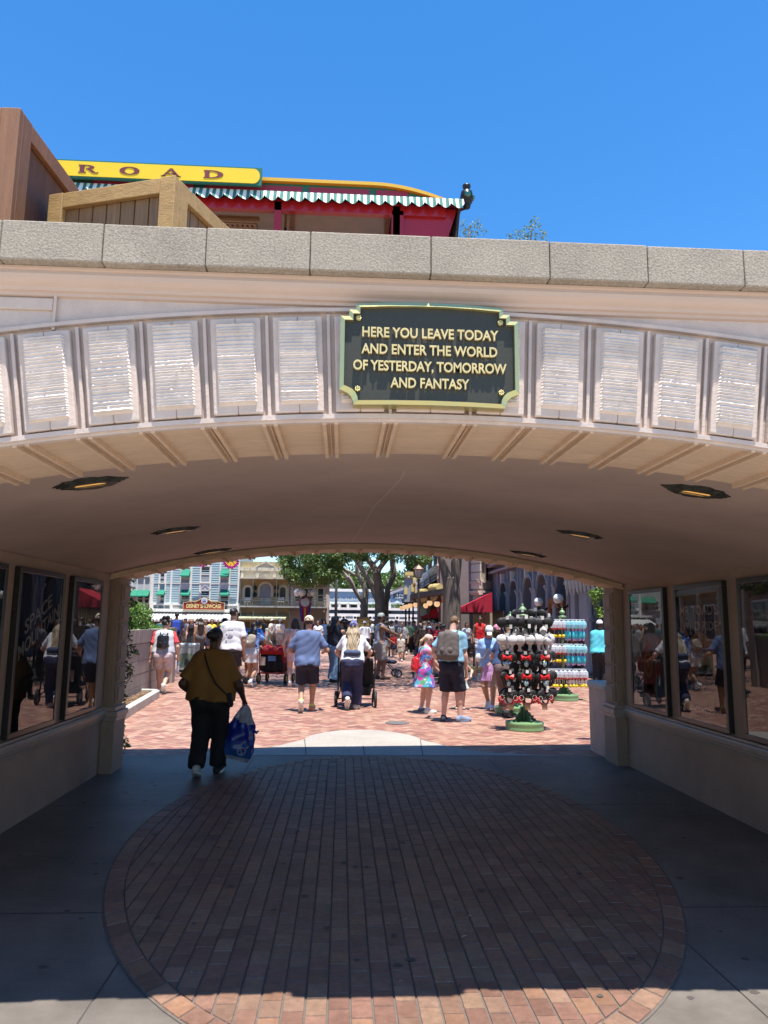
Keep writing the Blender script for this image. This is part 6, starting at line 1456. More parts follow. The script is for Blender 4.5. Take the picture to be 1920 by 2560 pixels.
def ik(a, t, l1, l2, pole):
    d = t-a; L = np.linalg.norm(d); L2 = min(L, (l1+l2)*.995); t = a+unit(d)*L2; u = unit(d)
    x = (l1*l1-l2*l2+L2*L2)/(2*L2); h = math.sqrt(max(0, l1*l1-x*x)); pl = pole-u*(pole @ u); return a+u*x+unit(pl)*h, t
def quadtube(pts, rs, n=6):
    P = [np.asarray(p, float) for p in pts]; V = []; F = []; x = None
    for i, p in enumerate(P):
        d = unit(P[min(i+1, len(P)-1)]-P[max(i-1, 0)]); x = unit(np.cross(d, [.3, .5, .81])) if x is None else unit(x-d*(x @ d)); y = np.cross(d, x)
        for k in range(n): a = 2*math.pi*k/n; V.append(p+(x*math.cos(a)+y*math.sin(a))*rs[i])
    for i in range(len(P)-1):
        for k in range(n): F.append((i*n+k, i*n+(k+1) % n, (i+1)*n+(k+1) % n, (i+1)*n+k))
    e = (len(P)-1)*n
    for k in range(0, n-2, 2): F.append((e, e+k+1, e+k+2, e+(k+3) % n if k+3 < n else e))
    F = [f if len(set(f)) == 4 else (f[0], f[1], f[2], f[2]) for f in F]
    return np.array(V), np.array([f for f in F if len(set(f)) == 4])
def skinm(name, c): return mat('skin_'+name, c, .5, nscale=9, namt=.08, spec=.35)
SK = {'dark': skinm('dark', (.085, .042, .026)), 'brown': skinm('brown', (.24, .125, .075)), 'tan': skinm('tan', (.40, .235, .155)), 'fair': skinm('fair', (.56, .345, .255)), 'pink': skinm('pink', (.62, .37, .285))}
def cloth(name, c=(.5, .5, .5), **kw):
    d = dict(rough=.85, nscale=90, namt=.06, bump=.22, bscale=130, stain=.04, sscale=5); d.update(kw); return mat('cloth_'+name, c, **d)
def hairm(name, c): return mat('hair_'+name, c, .45, nscale=40, namt=.4, bump=.5, bscale=60, stretch=(4, 4, .6))
HR = {'black': hairm('black', (.012, .010, .010)), 'brown': hairm('brown', (.07, .04, .024)), 'dkbrown': hairm('dark_brown', (.030, .018, .012)), 'blond': hairm('blond', (.40, .29, .15)), 'ash': hairm('ash_blond', (.33, .25, .155)), 'grey': hairm('grey', (.3, .29, .28)), 'chestnut': hairm('chestnut', (.16, .085, .045))}
EYEM = mat('eye_dark', (.02, .015, .012), .2); LIPM = mat('lip', (.36, .14, .12), .5); SUNG = mat('sunglass', (.01, .01, .012), .1, coat=1)
def wrinkles(amp, sc_, ph=0., vert=0):
    def fn(X):
        x, y, z = X[..., 0]*sc_, X[..., 1]*sc_, X[..., 2]*sc_
        if vert: t = np.arctan2(y, x)*vert; return amp*np.sin(t+ph)*np.clip((vertz-X[..., 2])*3, 0, 1)
        s1 = np.sin(x*.55+z*.30+1.7*np.sin(z*.23+ph)+y*.4); s2 = np.sin(z*.75-x*.42+2.1*np.sin(x*.21+y*.3+ph)); s3 = np.sin(x*1.1+y*.9+1.3*np.sin(z*.5+ph*2))
        return amp*(s1*.7-np.abs(s2)*.9+s3*.35*np.sin(z*.4+ph))
    return fn
def person(label, x, y, face, h, top=None, bottom=None, skin='fair', hair=None, pose=None, girth=1.0, sex='m', hat=None, shoes=None, vox=None, group=None, eyes=False, glasses=False, far=False, z=None, sock=None, belly=0.0, beard=None):
    """local frame: +y the way the person faces, +x their right; lengths as fractions of the standing height"""
    pz = zg(y) if z is None else z
    o = empty('person', (x, y, pz), R(face), label, 'person', group); H = h; po = dict(pose or {}); W = girth; vx = vox or (.022 if far else .0125)
    ph = (x*3.7+y*1.3) % 6.28
    feet = po.get('feet', ((-.055, .0, .045, 0), (.055, .0, .045, 0))); LT, LS = .245*H, .235*H
    hipx = .052*H*(1+.3*(W-1)); zz = []
    for s, ft in ((-1, feet[0]), (1, feet[1])):
        dx, dy = ft[0]*H-s*hipx, ft[1]*H-po.get('hipy', 0)*H; zz.append(ft[2]*H+math.sqrt(max(.01, ((LT+LS)*.99)**2-dx*dx-dy*dy)))
    hz = min(min(zz), .525*H) if 'hipz' not in po else po['hipz']*H
    P = A3(0, po.get('hipy', 0)*H, hz+.01*H)
    le, sl, tw = R(po.get('lean', 3)), R(po.get('side', 0)), R(po.get('twist', 0))
    up = unit(A3(math.sin(sl), math.sin(le)*math.cos(sl), math.cos(le)*math.cos(sl))); rt = unit(A3(math.cos(tw), -math.sin(tw)*1.0, 0)); rt = unit(rt-up*(rt @ up)); fw = np.cross(up, rt)
    fl = (fw, .72); sw = (.104 if sex == 'm' else .094)*H*(1+.45*(W-1))
    if sex == 'c': sw = .105*H
    chest = P+up*.195*H; sh = P+up*.272*H; nb = P+up*.305*H
    hp, hy, hr = R(po.get('hpitch', 0)), R(po.get('hyaw', 0)), R(po.get('hroll', 0))
    hs = 1.0 if sex != 'c' else 1.28
    f0 = unit(A3(-math.sin(hy), math.cos(hy), 0)); hup0 = unit(A3(0, 0, 1)*.75+up*.45); hup = unit(hup0*math.cos(hp)+f0*math.sin(hp)); hf = unit(f0-hup*(f0 @ hup)); hrt = np.cross(hf, hup); hup = unit(hup+hrt*math.tan(hr)); hrt = np.cross(hf, hup)
    HC = nb+unit(up*.6+hup)*(.090*H if sex != 'c' else .105*H)+hf*.012*H; s_ = H*hs
    def hd(r_, f_, u_): return HC+hrt*(r_*s_)+hf*(f_*s_)+hup*(u_*s_)
    torso = []
    g = W
    def T(c, hw, r_, flat=.72, k=.05, fo=0.0): torso.append(pr(c-rt*hw+fw*fo, c+rt*hw+fw*fo, r_, r_, (fw, flat), k))
    hipw = (.040 if sex == 'm' else .048)*H
    T(P, hipw*g, .066*H*g**.8, .86); T(P+up*.085*H, .034*H*g, .062*H*g, .80); T(chest-up*.035*H, .042*H*g, .062*H*g, .78); T(chest+up*.03*H, .052*H*g**.6, .062*H*g**.7, .74)
    for s in (-1, 1): torso.append(pr(nb-up*.028*H+rt*s*.012*H, sh+rt*s*sw*.80-up*po.get('drop', .020)*H, .030*H*g**.5, .034*H*g**.4, None, .045))
    torso.append(pr(sh-up*.03*H-rt*sw*.5, sh-up*.03*H+rt*sw*.5, .046*H*g**.4, .046*H*g**.4, (fw, .85), .05))
    if belly: torso.append(pr(P+up*.07*H+fw*.03*H, P+up*.10*H+fw*.05*H, .06*H*(1+belly), .06*H, None, .06))
    if sex == 'f':
        for s in (-1, 1): torso.append(pr(chest+rt*s*.036*H*g+fw*.045*H*g, chest+rt*s*.034*H*g+fw*.05*H*g, .034*H*g, .03*H*g, None, .03))
    for s in (-1, 1): torso.append(pr(P+A3(s*.04*H*g, -.032*H*g, -.02*H), P+A3(s*.04*H*g, -.034*H*g, -.035*H), .052*H*g**.7, .050*H*g**.7, None, .04))
    legs = []; J = {}
    for s, ft, nm in ((-1, feet[0], 'L'), (1, feet[1], 'R')):
        hip = P+A3(s*hipx, 0, -.012*H); an = A3(ft[0]*H, ft[1]*H, ft[2]*H); kn, an = ik(hip, an, LT, LS, A3(s*.12, 1, .1)); J['k'+nm], J['a'+nm], J['h'+nm] = kn, an, hip
        lg = .6+.4*g
        legs += [pr(hip, kn, .058*H*g**.8, .036*H*lg, None, .04), pr(kn, an, .034*H*lg, .0205*H*lg, None, .03), pr(kn+(an-kn)*.22-A3(0, .010*H, 0), kn+(an-kn)*.42-A3(0, .009*H, 0), .030*H*lg, .024*H*lg, None, .03)]
        pt = R(ft[3] if len(ft) > 3 else 0); ya = R(ft[4] if len(ft) > 4 else -s*7); fd = A3(-math.sin(ya)*math.cos(pt), math.cos(ya)*math.cos(pt), math.sin(pt)); J['f'+nm] = fd
        legs.append(pr(an-A3(0, 0, .02*H), an+fd*.09*H-A3(0, 0, .026*H), .020*H, .014*H, None, .02))
    arms = []; upper = []; tubes_V = []; tubes_F = []
    LA, LF = .172*H*(.95 if sex == 'c' else 1), .150*H
    for s, nm in ((-1, 'L'), (1, 'R')):
        S = sh+rt*s*sw-up*po.get('drop', .020)*H; tg = po.get(nm)
        tg = A3(S[0]/H+s*(.035+.05*(W-1)), S[1]/H+.03, S[2]/H-.31) if tg is None else A3(*tg)
        el, wr = ik(S, tg*H, LA, LF, A3(*po.get('pole'+nm, (s*.55, -.8, -.2)))); J['s'+nm], J['e'+nm], J['w'+nm] = S, el, wr
        ag = .55+.45*g
        arms += [pr(S, el, .031*H*ag, .0235*H*ag, None, .03), pr(el, wr, .0235*H*ag, .0150*H*ag, None, .02), pr(el+(wr-el)*.15, el+(wr-el)*.4, .0245*H*ag, .021*H*ag, None, .02)]
        upper.append((S, el, .031*H*ag, .0235*H*ag, s))
        fa = unit(wr-el); hdv = A3(*po.get('hand'+nm, tuple(fa))); hdv = unit(hdv); side = unit(np.cross(hdv, A3(0, 1, .2))) if abs(hdv[2]) > .5 else unit(np.cross(hdv, A3(0, 0, 1)))
        nrm = np.cross(side, hdv); palm = wr+hdv*.045*H
        arms.append(pr(wr+hdv*.010*H, palm, .0165*H, .019*H, (nrm, .55), .012)); J['p'+nm] = palm
        if not far:
            curl = po.get('curl'+nm, .5); cs = 1 if (nrm @ (P-wr)) > 0 else -1
            for i, (off, ln) in enumerate(((-.015, .038), (-.005, .043), (.005, .040), (.014, .031))):
                b0 = palm+side*off*H+hdv*.004*H; d1 = unit(hdv+nrm*cs*curl*.5); d2 = unit(hdv+nrm*cs*curl*1.6); p1 = b0+d1*ln*.5*H; p2 = p1+d2*ln*.5*H
                v, f = quadtube([b0, (b0+p1)/2, p1, p2, p2+d2*.002*H], [.0058*H, .0056*H, .0053*H, .0044*H, .002*H]); tubes_F.append(f+sum(len(q) for q in tubes_V)); tubes_V.append(v)
            tb = wr+hdv*.018*H+side*(-.013)*H*(1 if s > 0 else -1)*-s; td = unit(hdv*.75+side*(.65*(-1))*(1)+nrm*cs*.35)
            v, f = quadtube([tb, tb+td*.02*H, tb+td*.034*H+hdv*.006*H, tb+td*.036*H+hdv*.009*H], [.0070*H, .0062*H, .005*H, .002*H]); tubes_F.append(f+sum(len(q) for q in tubes_V)); tubes_V.append(v)
    head = [pr(hd(0, -.012, .012), hd(0, .008, .016), .0455*s_, .0455*s_, (hrt, .86), .02), pr(hd(0, .018, -.012), hd(0, .028, -.042), .034*s_, .022*s_, (hrt, .95), .025), pr(nb-up*.02*H, hd(0, -.012, -.03), .031*H*(.9 if sex != 'm' else 1.05)*(1+.35*(W-1)), .029*H, None, .03)]
    head += [pr(hd(0, .055, .0), hd(0, .064, -.013), .006*s_, .0085*s_, None, .012)]
    for s in (-1, 1): head += [pr(hd(s*.0405, -.006, .002), hd(s*.044, -.012, .010), .010*s_, .010*s_, None, .008), pr(hd(s*.018, .047, .012), hd(s*.022, .045, .012), .009*s_, .008*s_, None, .012)]
    body_p = [p for p in torso]+legs+arms+head
    ex = (np.concatenate(tubes_V), np.concatenate(tubes_F)) if tubes_V else None
    sculpt('body', body_p, SK[skin], o, vx, extra=ex)
    dn = -up
    def infl(ps, e, kk=None): return [dict(p, ra=p['ra']+e, rb=p['rb']+e) for p in ps]
    # ---- clothes
    if top:
        kind, m = top[0], top[1]; opt = top[2] if len(top) > 2 else {}
        e = opt.get('loose', .010)*.8+.004; ps = infl(torso, e*H/1.7); hem = opt.get('hem', .02)
        sl_ = {'tee': .62, 'tank': 0, 'long': 1.0, 'dress': .45}[kind] if 'sleeve' not in opt else opt['sleeve']
        if not opt.get('fit'): ps += [pr(chest-rt*.04*H*g, P+up*(hem)*H-rt*.045*H*g, .066*H*g**.8+e, .072*H*g**.9+e*1.4, (fw, .80), .05), pr(chest+rt*.04*H*g, P+up*hem*H+rt*.045*H*g, .066*H*g**.8+e, .072*H*g**.9+e*1.4, (fw, .80), .05)]
        ps = [dict(p, cl=[(P+up*hem*H, dn)]) for p in ps]
        if kind == 'tank': ps = [dict(p, cl=p['cl']+[(sh+rt*sw*.72, rt), (sh-rt*sw*.72, -rt)]) for p in ps]
        sleeves = []
        for S, el, ra, rb, s in upper:
            if sl_ <= 0: continue
            u = unit(el-S); E_ = S+(el-S)*min(sl_, 1.0); sleeves.append(pr(S-u*.01*H, E_+u*.02*H, ra+e*.75, (ra if sl_ < .9 else rb)+e*1.05, None, .03, [(E_, u)]))
            if sl_ >= 1.0:
                nm = 'L' if s < 0 else 'R'; u2 = unit(J['w'+nm]-el); sleeves.append(pr(el, J['w'+nm], rb+e, .017*H+e, None, .03, [(J['w'+nm], u2)]))
        if 'sleeve_mat' in opt: sculpt('sleeves', sleeves, opt['sleeve_mat'], o, vx, wrinkles(.0022*H, 38, ph+1))
        else: ps += sleeves
        if kind == 'dress':
            hz_ = opt.get('skirt', .27); fl_ = opt.get('flare', .13)
            ps = infl(torso, e)+sleeves; ps += [pr(P+up*.06*H, A3(P[0], P[1], hz_*H-.05*H), .082*H*g, fl_*H*g, (A3(0, 1, 0), .85), .04, [(A3(0, 0, hz_*H), A3(0, 0, -1))])]
            ps = [dict(p, cl=list(p.get('cl', ()))+[(A3(0, 0, hz_*H), A3(0, 0, -1))]) for p in ps]
        ps.append(dict(pr(nb-up*.002*H+fw*.006*H, nb+up*.10*H+fw*.012*H, .036*H*(1+.3*(W-1)), .075*H), sub=1))
        sculpt('dress' if kind == 'dress' else 'shirt', ps, m, o, vx, wrinkles(opt.get('wr', .0036)*H, 30, ph), label=opt.get('label'))
    if bottom:
        kind, m = bottom[0], bottom[1]; opt = bottom[2] if len(bottom) > 2 else {}; e = opt.get('loose', .012); ps = infl(torso[:2]+torso[-2:], e*.8); wz = min(opt.get('waist', .075), (top[2] if top and len(top) > 2 else {}).get('hem', .02)+.022) if top and top[0] != 'dress' else .075
        if kind == 'skirt':
            hz_ = opt.get('len', .33); ps += [pr(P+up*.06*H, A3(P[0], P[1]-.0*H, hz_*H-.05*H), .080*H*g, opt.get('flare', .125)*H*g, (A3(0, 1, 0), .88), .04)]
            ps = [dict(p, cl=[(A3(0, 0, hz_*H), A3(0, 0, -1))]) for p in ps]
        else:
            fr = {'shorts': .78, 'pants': 1.0, 'capri': 1.0}[kind] if 'len' not in opt else opt['len']
            for s, nm in ((-1, 'L'), (1, 'R')):
                hip, kn, an = J['h'+nm], J['k'+nm], J['a'+nm]; lg = .6+.4*g
                if kind == 'shorts':
                    u = unit(kn-hip); E_ = hip+(kn-hip)*fr; ps.append(pr(hip, E_+u*.03*H, .059*H*g**.8+e*.7, .048*H*lg+e*1.5, None, .03, [(E_, u)]))
                else:
                    u = unit(an-kn); fe = opt.get('cuff', .93); E_ = kn+(an-kn)*fe; wl = opt.get('wide', 0.0)
                    ps += [pr(hip, kn, .059*H*g**.8+e*.7, .041*H*lg+e+wl*.4, None, .03), pr(kn, E_+u*.02*H, .040*H*lg+e+wl*.4, .030*H*lg+e+wl, None, .025, [(E_, u)])]
        sculpt({'shorts': 'shorts', 'skirt': 'skirt'}.get(kind, 'trousers'), ps, m, o, vx, wrinkles(.0035*H, 30, ph+2), [(P+up*wz*H, up)])
    # ---- shoes
    if shoes:
        for s, nm in ((-1, 'L'), (1, 'R')):
            m = shoes[0] if not isinstance(shoes[0], tuple) else shoes[0][0 if s < 0 else 1]
            an, fd = J['a'+nm], J['f'+nm]; u = np.cross(unit(np.cross(fd, A3(0, 0, 1))), fd); sole = -unit(u) if u[2] > 0 else unit(u); dnn = sole
            heel = an-fd*.022*H+dnn*.018*H; toe = an+fd*.098*H+dnn*.026*H; gp = an+dnn*.0445*H
            up_ = [pr(heel, toe, .027*H, .0225*H, None, .02, [(gp, dnn)]), pr(an-dnn*.0*H, an+fd*.04*H+dnn*.012*H, .0265*H, .021*H, None, .02, [(gp, dnn)])]
            sh_ = sculpt('shoe', up_, m, o, max(vx*.8, .009))
            sr = np.cross(fd, dnn); MBs = MB(); N = 14; ring = []
            for i in range(N):
                a = 2*math.pi*i/N; c_ = .5*(1+math.cos(a)); wdt = (.0255+.004*math.sin(a*1)**2)*H; ring.append(heel*0+an+fd*((.035+.076*math.cos(a))*H)+sr*(math.sin(a)*wdt))
            MBs.prism([tuple(p+dnn*.0445*H) for p in ring], tuple(-dnn*.016*H)); MBs.build('sole', shoes[1], sh_, local=True)
            if sock: sculpt('sock', [pr(an-dnn*.005*H, an+unit(J['k'+nm]-an)*sock[1]*H, .0265*H, .0255*H, None, .01, [(an+unit(J['k'+nm]-an)*sock[1]*H, unit(J['k'+nm]-an))])], sock[0], o, max(vx*.8, .009))
    # ---- hair, hats, faces
    if hair:
        kind, m = hair[0], hair[1]; cap = pr(hd(0, -.014, .016), hd(0, .004, .022), .0500*s_, .0490*s_, (hrt, .88), .02)
        face_cut = (hd(0, .030, .012), unit(hf*.9-hup*.45)); nape = (hd(0, 0, -.030), -hup); hl = []; pl_ = []; nz = wrinkles(.0022*s_, 60, ph)
        if kind in ('short', 'buzz'): hl = [dict(cap, cl=[face_cut, nape])]
        elif kind == 'bun': hl = [dict(cap, cl=[face_cut, nape]), pr(hd(0, -.060, .018), hd(0, -.064, .014), .026*s_, .024*s_, None, .02)]
        elif kind == 'pony': hl = [dict(cap, cl=[face_cut, nape]), pr(hd(0, -.055, .012), hd(0, -.085, -.05), .016*s_, .018*s_, None, .02), pr(hd(0, -.085, -.05), hd(0, -.075, -.14), .018*s_, .007*s_, None, .02)]
        else:
            L = {'bob': .075, 'long': .20, 'verylong': .30, 'curly': .16}[kind]; wv = 1.0 if kind != 'curly' else 1.25
            ex_ = -up if kind in ('long', 'verylong') else -hup; dz = A3(0, 0, -1)
            hl = [dict(cap, ra=cap['ra']*1.04, rb=cap['rb']*1.04, cl=[face_cut])]
            for s in (-1, -.35, .35, 1):
                a_ = hd(s*.030, -.030+.022*abs(s), .0)
                if kind == 'bob': b_ = a_+(dz*.75-up*.25)*L*s_*(1 if abs(s) < .9 else .85)-hf*.012*s_; hl.append(pr(a_, b_, .024*s_, .022*s_, None, .025)); continue
                m_ = sh-fw*(.062*H*g**.5)+rt*s*.048*H+up*.02*H; b_ = m_-up*(L-.085)*s_*(1 if abs(s) < .9 else .9)-fw*.012*H*g-rt*s*.008*H
                hl += [pr(a_, m_, .026*s_*wv, .026*s_*wv, None, .025), pr(m_, b_, .026*s_*wv, .020*s_*wv*(1.15 if len(hair) > 2 or kind == 'curly' else .8), None, .025)]
            if kind in ('curly',) or (len(hair) > 2 and hair[2] == 'wavy'): nz = lambda X: .004*s_*(np.sin(X[..., 0]*150+3.5*np.sin(X[..., 2]*11+X[..., 0]*19+ph)+1.6*np.sin(X[..., 2]*27-X[..., 0]*31))+1.3*np.sin(X[..., 0]*47+2.6*np.sin(X[..., 2]*8.3+1.1*np.sin(X[..., 0]*13)))+.5*np.sin(X[..., 2]*33+4*np.sin(X[..., 0]*21)))
        sculpt('hair', hl, m, o, vx*.8, nz)
    if beard: sculpt('beard', [pr(hd(0, .024, -.03), hd(0, .036, -.045), .031*s_, .022*s_, (hrt, .98), .02, [(hd(0, .0, -.018), hup), (hd(0, .012, 0), -hf)])], HR[beard], o, vx*.8)
    if hat:
        kind, m = hat[0], hat[1]; crown = pr(hd(0, -.016, .022), hd(0, .004, .026), .0535*s_, .0520*s_, (hrt, .90), .02, [(hd(0, 0, .018), -unit(hup-hf*.12))])
        ps = [crown]
        bd = {'cap': 1, 'visor': 1, 'back': -1, 'beanie': 0, 'brim': 0}[kind]
        if bd: ps.append(pr(hd(0, bd*.050, .020), hd(0, bd*.098, .010), .034*s_, .030*s_, (hup, .10), .006))
        if kind == 'brim': ps.append(pr(hd(-.01, 0, .022), hd(.01, 0, .022), .088*s_, .088*s_, (hup, .07), .006))
        if kind == 'visor': ps[0]['cl'] = list(ps[0]['cl'])+[(hd(0, 0, .045), hup)]
        sculpt('hat', ps, m, o, vx*.75)
        if kind == 'back' or (len(hat) > 2): 
            v = MB(); n = 9; pts = [tuple(hd(.026*math.cos(math.pi*i/n), -.066, .022+.022*math.sin(math.pi*i/n))) for i in range(n+1)]; v.tube(pts, .0035*s_, 5); v.build('hat_strap', hat[2], o, local=True)
    if eyes and not far:
        for s in (-1, 1):
            v = MB(); v.ball(tuple(hd(s*.0165, .0485, .004)), .0058*s_, 8, 6); v.build('eye', EYEM, o, smooth=True, local=True)
        v = MB(); v.tube([tuple(hd(-.013, .050, -.030)), tuple(hd(0, .056, -.031)), tuple(hd(.013, .050, -.030))], [.0018*s_, .0036*s_, .0018*s_], 6); v.build('mouth', LIPM, o, smooth=True, local=True)
    if glasses:
        v = MB(); 
        for s in (-1, 1): v.ball(tuple(hd(s*.018, .0565, .004)), .0145*s_, 10, 6, sz=.75)
        v.tube([tuple(hd(-.042, -.0, .008)), tuple(hd(-.034, .050, .008)), tuple(hd(0, .060, .008)), tuple(hd(.034, .050, .008)), tuple(hd(.042, -.0, .008))], .003*s_, 5); v.build('glasses', SUNG if glasses is True else glasses, o, smooth=True, local=True)
    M = Matrix.Translation(Vector((x, y, pz))) @ Matrix.Rotation(R(face), 4, 'Z')
    def Wd(p): return M @ Vector([float(c) for c in p])
    return dict(o=o, J=J, H=H, P=P, up=up, rt=rt, fw=fw, sh=sh, chest=chest, HC=HC, hd=hd, g=g, W=Wd, M=M)
def to_world(o_name, prims, inf, m, label, cat, vox=.012, noise=None, planes=(), name=None, group=None):
    o = empty(o_name, (inf['M'].translation.x, inf['M'].translation.y, inf['M'].translation.z), 0, label, cat, group)
    o.rotation_euler = (0, 0, inf['M'].to_euler().z); WM[o.name] = inf['M'].copy()
    sculpt(name or 'body', prims, m, o, vox, noise, planes); return o
def backpack(inf, label, m, w_=.085, hh=.15, dep=.045, zoff=.17, mstrap=None, pocket=None, slant=0):
    H, P, up, rt, fw = inf['H'], inf['P'], inf['up'], inf['rt'], inf['fw']; bk = .060*H*inf['g']+.012
    c = P+up*zoff*H-fw*(bk+dep*H*.75)
    prm = [pr(c-rt*w_*.5*H-up*hh*.5*H, c-rt*w_*.5*H+up*hh*.42*H, dep*H, dep*H*.9, (fw, .8), .02), pr(c+rt*w_*.5*H-up*hh*.5*H, c+rt*w_*.5*H+up*hh*.42*H, dep*H, dep*H*.9, (fw, .8), .02), pr(c-up*hh*.5*H, c+up*hh*.5*H, dep*H*1.02, dep*H*.9, None, .03)]
    o = to_world('backpack', prm, inf, m, label, 'backpack', .011, wrinkles(.003, 45, 1.0))
    if pocket: sculpt('pocket', [pr(c-fw*dep*.62*H-up*hh*.32*H-rt*w_*.30*H, c-fw*dep*.62*H-up*hh*.32*H+rt*w_*.30*H, dep*H*.62, dep*H*.62, (fw, .62), .02)], pocket, o, .010, wrinkles(.002, 60, 2))
    for s in (-1, 1):
        p = [c+rt*s*w_*.45*H+up*hh*.45*H, inf['sh']+rt*s*.062*H+up*.042*H, inf['sh']+rt*s*.072*H+fw*(bk*.75), P+up*.16*H+rt*s*.085*H*inf['g']+fw*bk*.9, P+up*.09*H+rt*s*(.098*H*inf['g']), c+rt*s*w_*.6*H-up*hh*.45*H]
        Q = []; 
        for i in range(len(p)-1):
            a, b, c_, d = p[max(i-1, 0)], p[i], p[i+1], p[min(i+2, len(p)-1)]
            for t in (0, .33, .66): Q.append(tuple(.5*((2*b)+(c_-a)*t+(2*a-5*b+4*c_-d)*t*t+(3*b-a-3*c_+d)*t**3)))
        Q.append(tuple(p[-1])); v = MB(); v.tube(Q, .011*H, 6); v.build('strap', mstrap or m, o, smooth=True, local=True)
    v = MB(); v.tube([tuple(c+up*hh*.5*H-rt*.02*H+up*.02*H), tuple(c+up*(hh*.5+.045)*H-fw*.0), tuple(c+up*hh*.5*H+rt*.02*H+up*.02*H)], .005*H, 6); v.build('handle', mstrap or m, o, smooth=True, local=True)
    return o
# ================================================================== the people
WS = mat('white_sole', (.66, .65, .62), .6); BS = mat('black_sole', (.03, .03, .03), .6)
WSHOE = cloth('white_shoe', (.68, .68, .66)); BSHOE = cloth('black_shoe', (.025, .025, .028)); GSHOE = cloth('grey_shoe', (.20, .20, .22)); BLSHOE = cloth('blue_grey_shoe', (.22, .27, .38))
NAVY = cloth('navy', (.018, .022, .055)); BLACK = cloth('black', (.012, .012, .014)); WHITE = cloth('white', (.66, .66, .68)); LBLUE = cloth('light_blue', (.27, .45, .62)); KHAKI = cloth('khaki', (.30, .27, .23)); DENIM = cloth('denim', (.17, .27, .36), nscale=6, namt=.25); TEALP = cloth('dark_teal', (.03, .10, .12)); RED_ = cloth('red', (.50, .02, .03)); DKGREY = cloth('dark_grey', (.07, .07, .075)); GREY = cloth('grey', (.30, .31, .33)); SLATE = cloth('slate_blue', (.085, .115, .20)); CREAMC = cloth('cream', (.60, .54, .44)); PINKC = cloth('pale_pink', (.58, .40, .40))
def walk(lead='R', st=.13, lift=.09, pitch=-48, **kw):
    f = (st, .045, 8); b = (-st, .045+lift*.45, pitch); L, Rr = ((-.045,)+b, (.045,)+f) if lead == 'R' else ((-.045,)+f, (.045,)+b); d = dict(feet=(L, Rr)); d.update(kw); return d
# 1 woman in the passage with the blue bag
MUST = cloth('mustard', (.20, .098, .022))
p = person('woman in mustard T-shirt and black trousers carrying a big blue bag in the passage', -1.36, 8.02, -6, 1.53, ('tee', MUST, dict(loose=.018, hem=-.02, sleeve=.80, wr=.0045)), ('pants', cloth('black_trousers', (.008, .008, .009)), dict(loose=.012, wide=.020, cuff=.97, waist=.02)), 'dark', ('bun', HR['black']), walk('R', .10, .06, -22, L=(-.165, .09, .53), R=(.205, .10, .498), poleL=(-.5, -.8, -.4), poleR=(.5, -.8, -.3), hyaw=-22, lean=2, curlR=1.2, side=1, drop=.045), 1.30, 'f', None, ((mat('sneaker_white', (.42, .42, .41), .6), BSHOE), WS), .0105)
W = p['W']; J = p['J']; H = p['H']
hb_ = empty('crossbody_bag', (-1.36, 8.02, 0), 0, 'small black crossbody pouch on a thin strap over the mustard T-shirt', 'bag')
WM[hb_.name] = Matrix.Translation(Vector((-1.36, 8.02, 0)))
g_ = p['g']; sh_, P_, up_, rt_, fw_ = p['sh'], p['P'], p['up'], p['rt'], p['fw']; bk = .085*H*1.0
pts = [sh_-rt_*.055*H+up_*.052*H+fw_*.01*H, sh_-rt_*.035*H+up_*.0*H-fw_*(.075*H), p['chest']+rt_*.0*H-fw_*(.104*H), P_+up_*.10*H+rt_*.055*H-fw_*(.108*H), P_+up_*.045*H+rt_*.105*H-fw_*(.085*H), P_+up_*.0*H+rt_*.145*H-fw_*(.045*H)]
Q = []
for i in range(len(pts)-1):
    a, b, c_, d = pts[max(i-1, 0)], pts[i], pts[i+1], pts[min(i+2, len(pts)-1)]
    for t in (0, .25, .5, .75): Q.append(W(.5*((2*b)+(c_-a)*t+(2*a-5*b+4*c_-d)*t*t+(3*b-a-3*c_+d)*t**3)))
Q.append(W(pts[-1])); v = MB(); v.tube(Q, .0085, 6); v.build('strap', BLACK, hb_, smooth=True)
v = MB(); e = W(pts[-1]); v.bar(e+Vector((-.01, -.01, .05)), e+Vector((.015, .015, -.09)), .05, .09, up=(0, 1, 0)); v.build('pouch', BLACK, hb_, bevel=.012)
# the blue bag, hanging from the right hand
hnd = W(J['pR']+A3(0, 0, -.02)*H); BAGB = bpy.data.materials.new('bag_plastic'); BAGB.use_nodes = True
_t = BAGB.node_tree; _b = _t.nodes['Principled BSDF']; _b.inputs['Roughness'].default_value = .28; _b.inputs['Coat Weight'].default_value = .3
_a = _t.nodes.new('ShaderNodeAttribute'); _a.attribute_name = 'col'; _t.links.new(_a.outputs[0], _b.inputs['Base Color'])
_tl = _t.nodes.new('ShaderNodeBsdfTranslucent'); _t.links.new(_a.outputs[0], _tl.inputs[0]); _m2 = _t.nodes.new('ShaderNodeMixShader'); _m2.inputs[0].default_value = .45
_t.links.new(_b.outputs[0], _m2.inputs[1]); _t.links.new(_tl.outputs[0], _m2.inputs[2]); _t.links.new(_m2.outputs[0], _t.nodes['Material Output'].inputs[0])
bb = empty('shopping_bag', (hnd.x, hnd.y, hnd.z-.64), 0, 'large blue plastic shopping bag with grey top hanging from the hand', 'shopping bag')
V = []; F = []; C = []; NR, NC = 30, 40
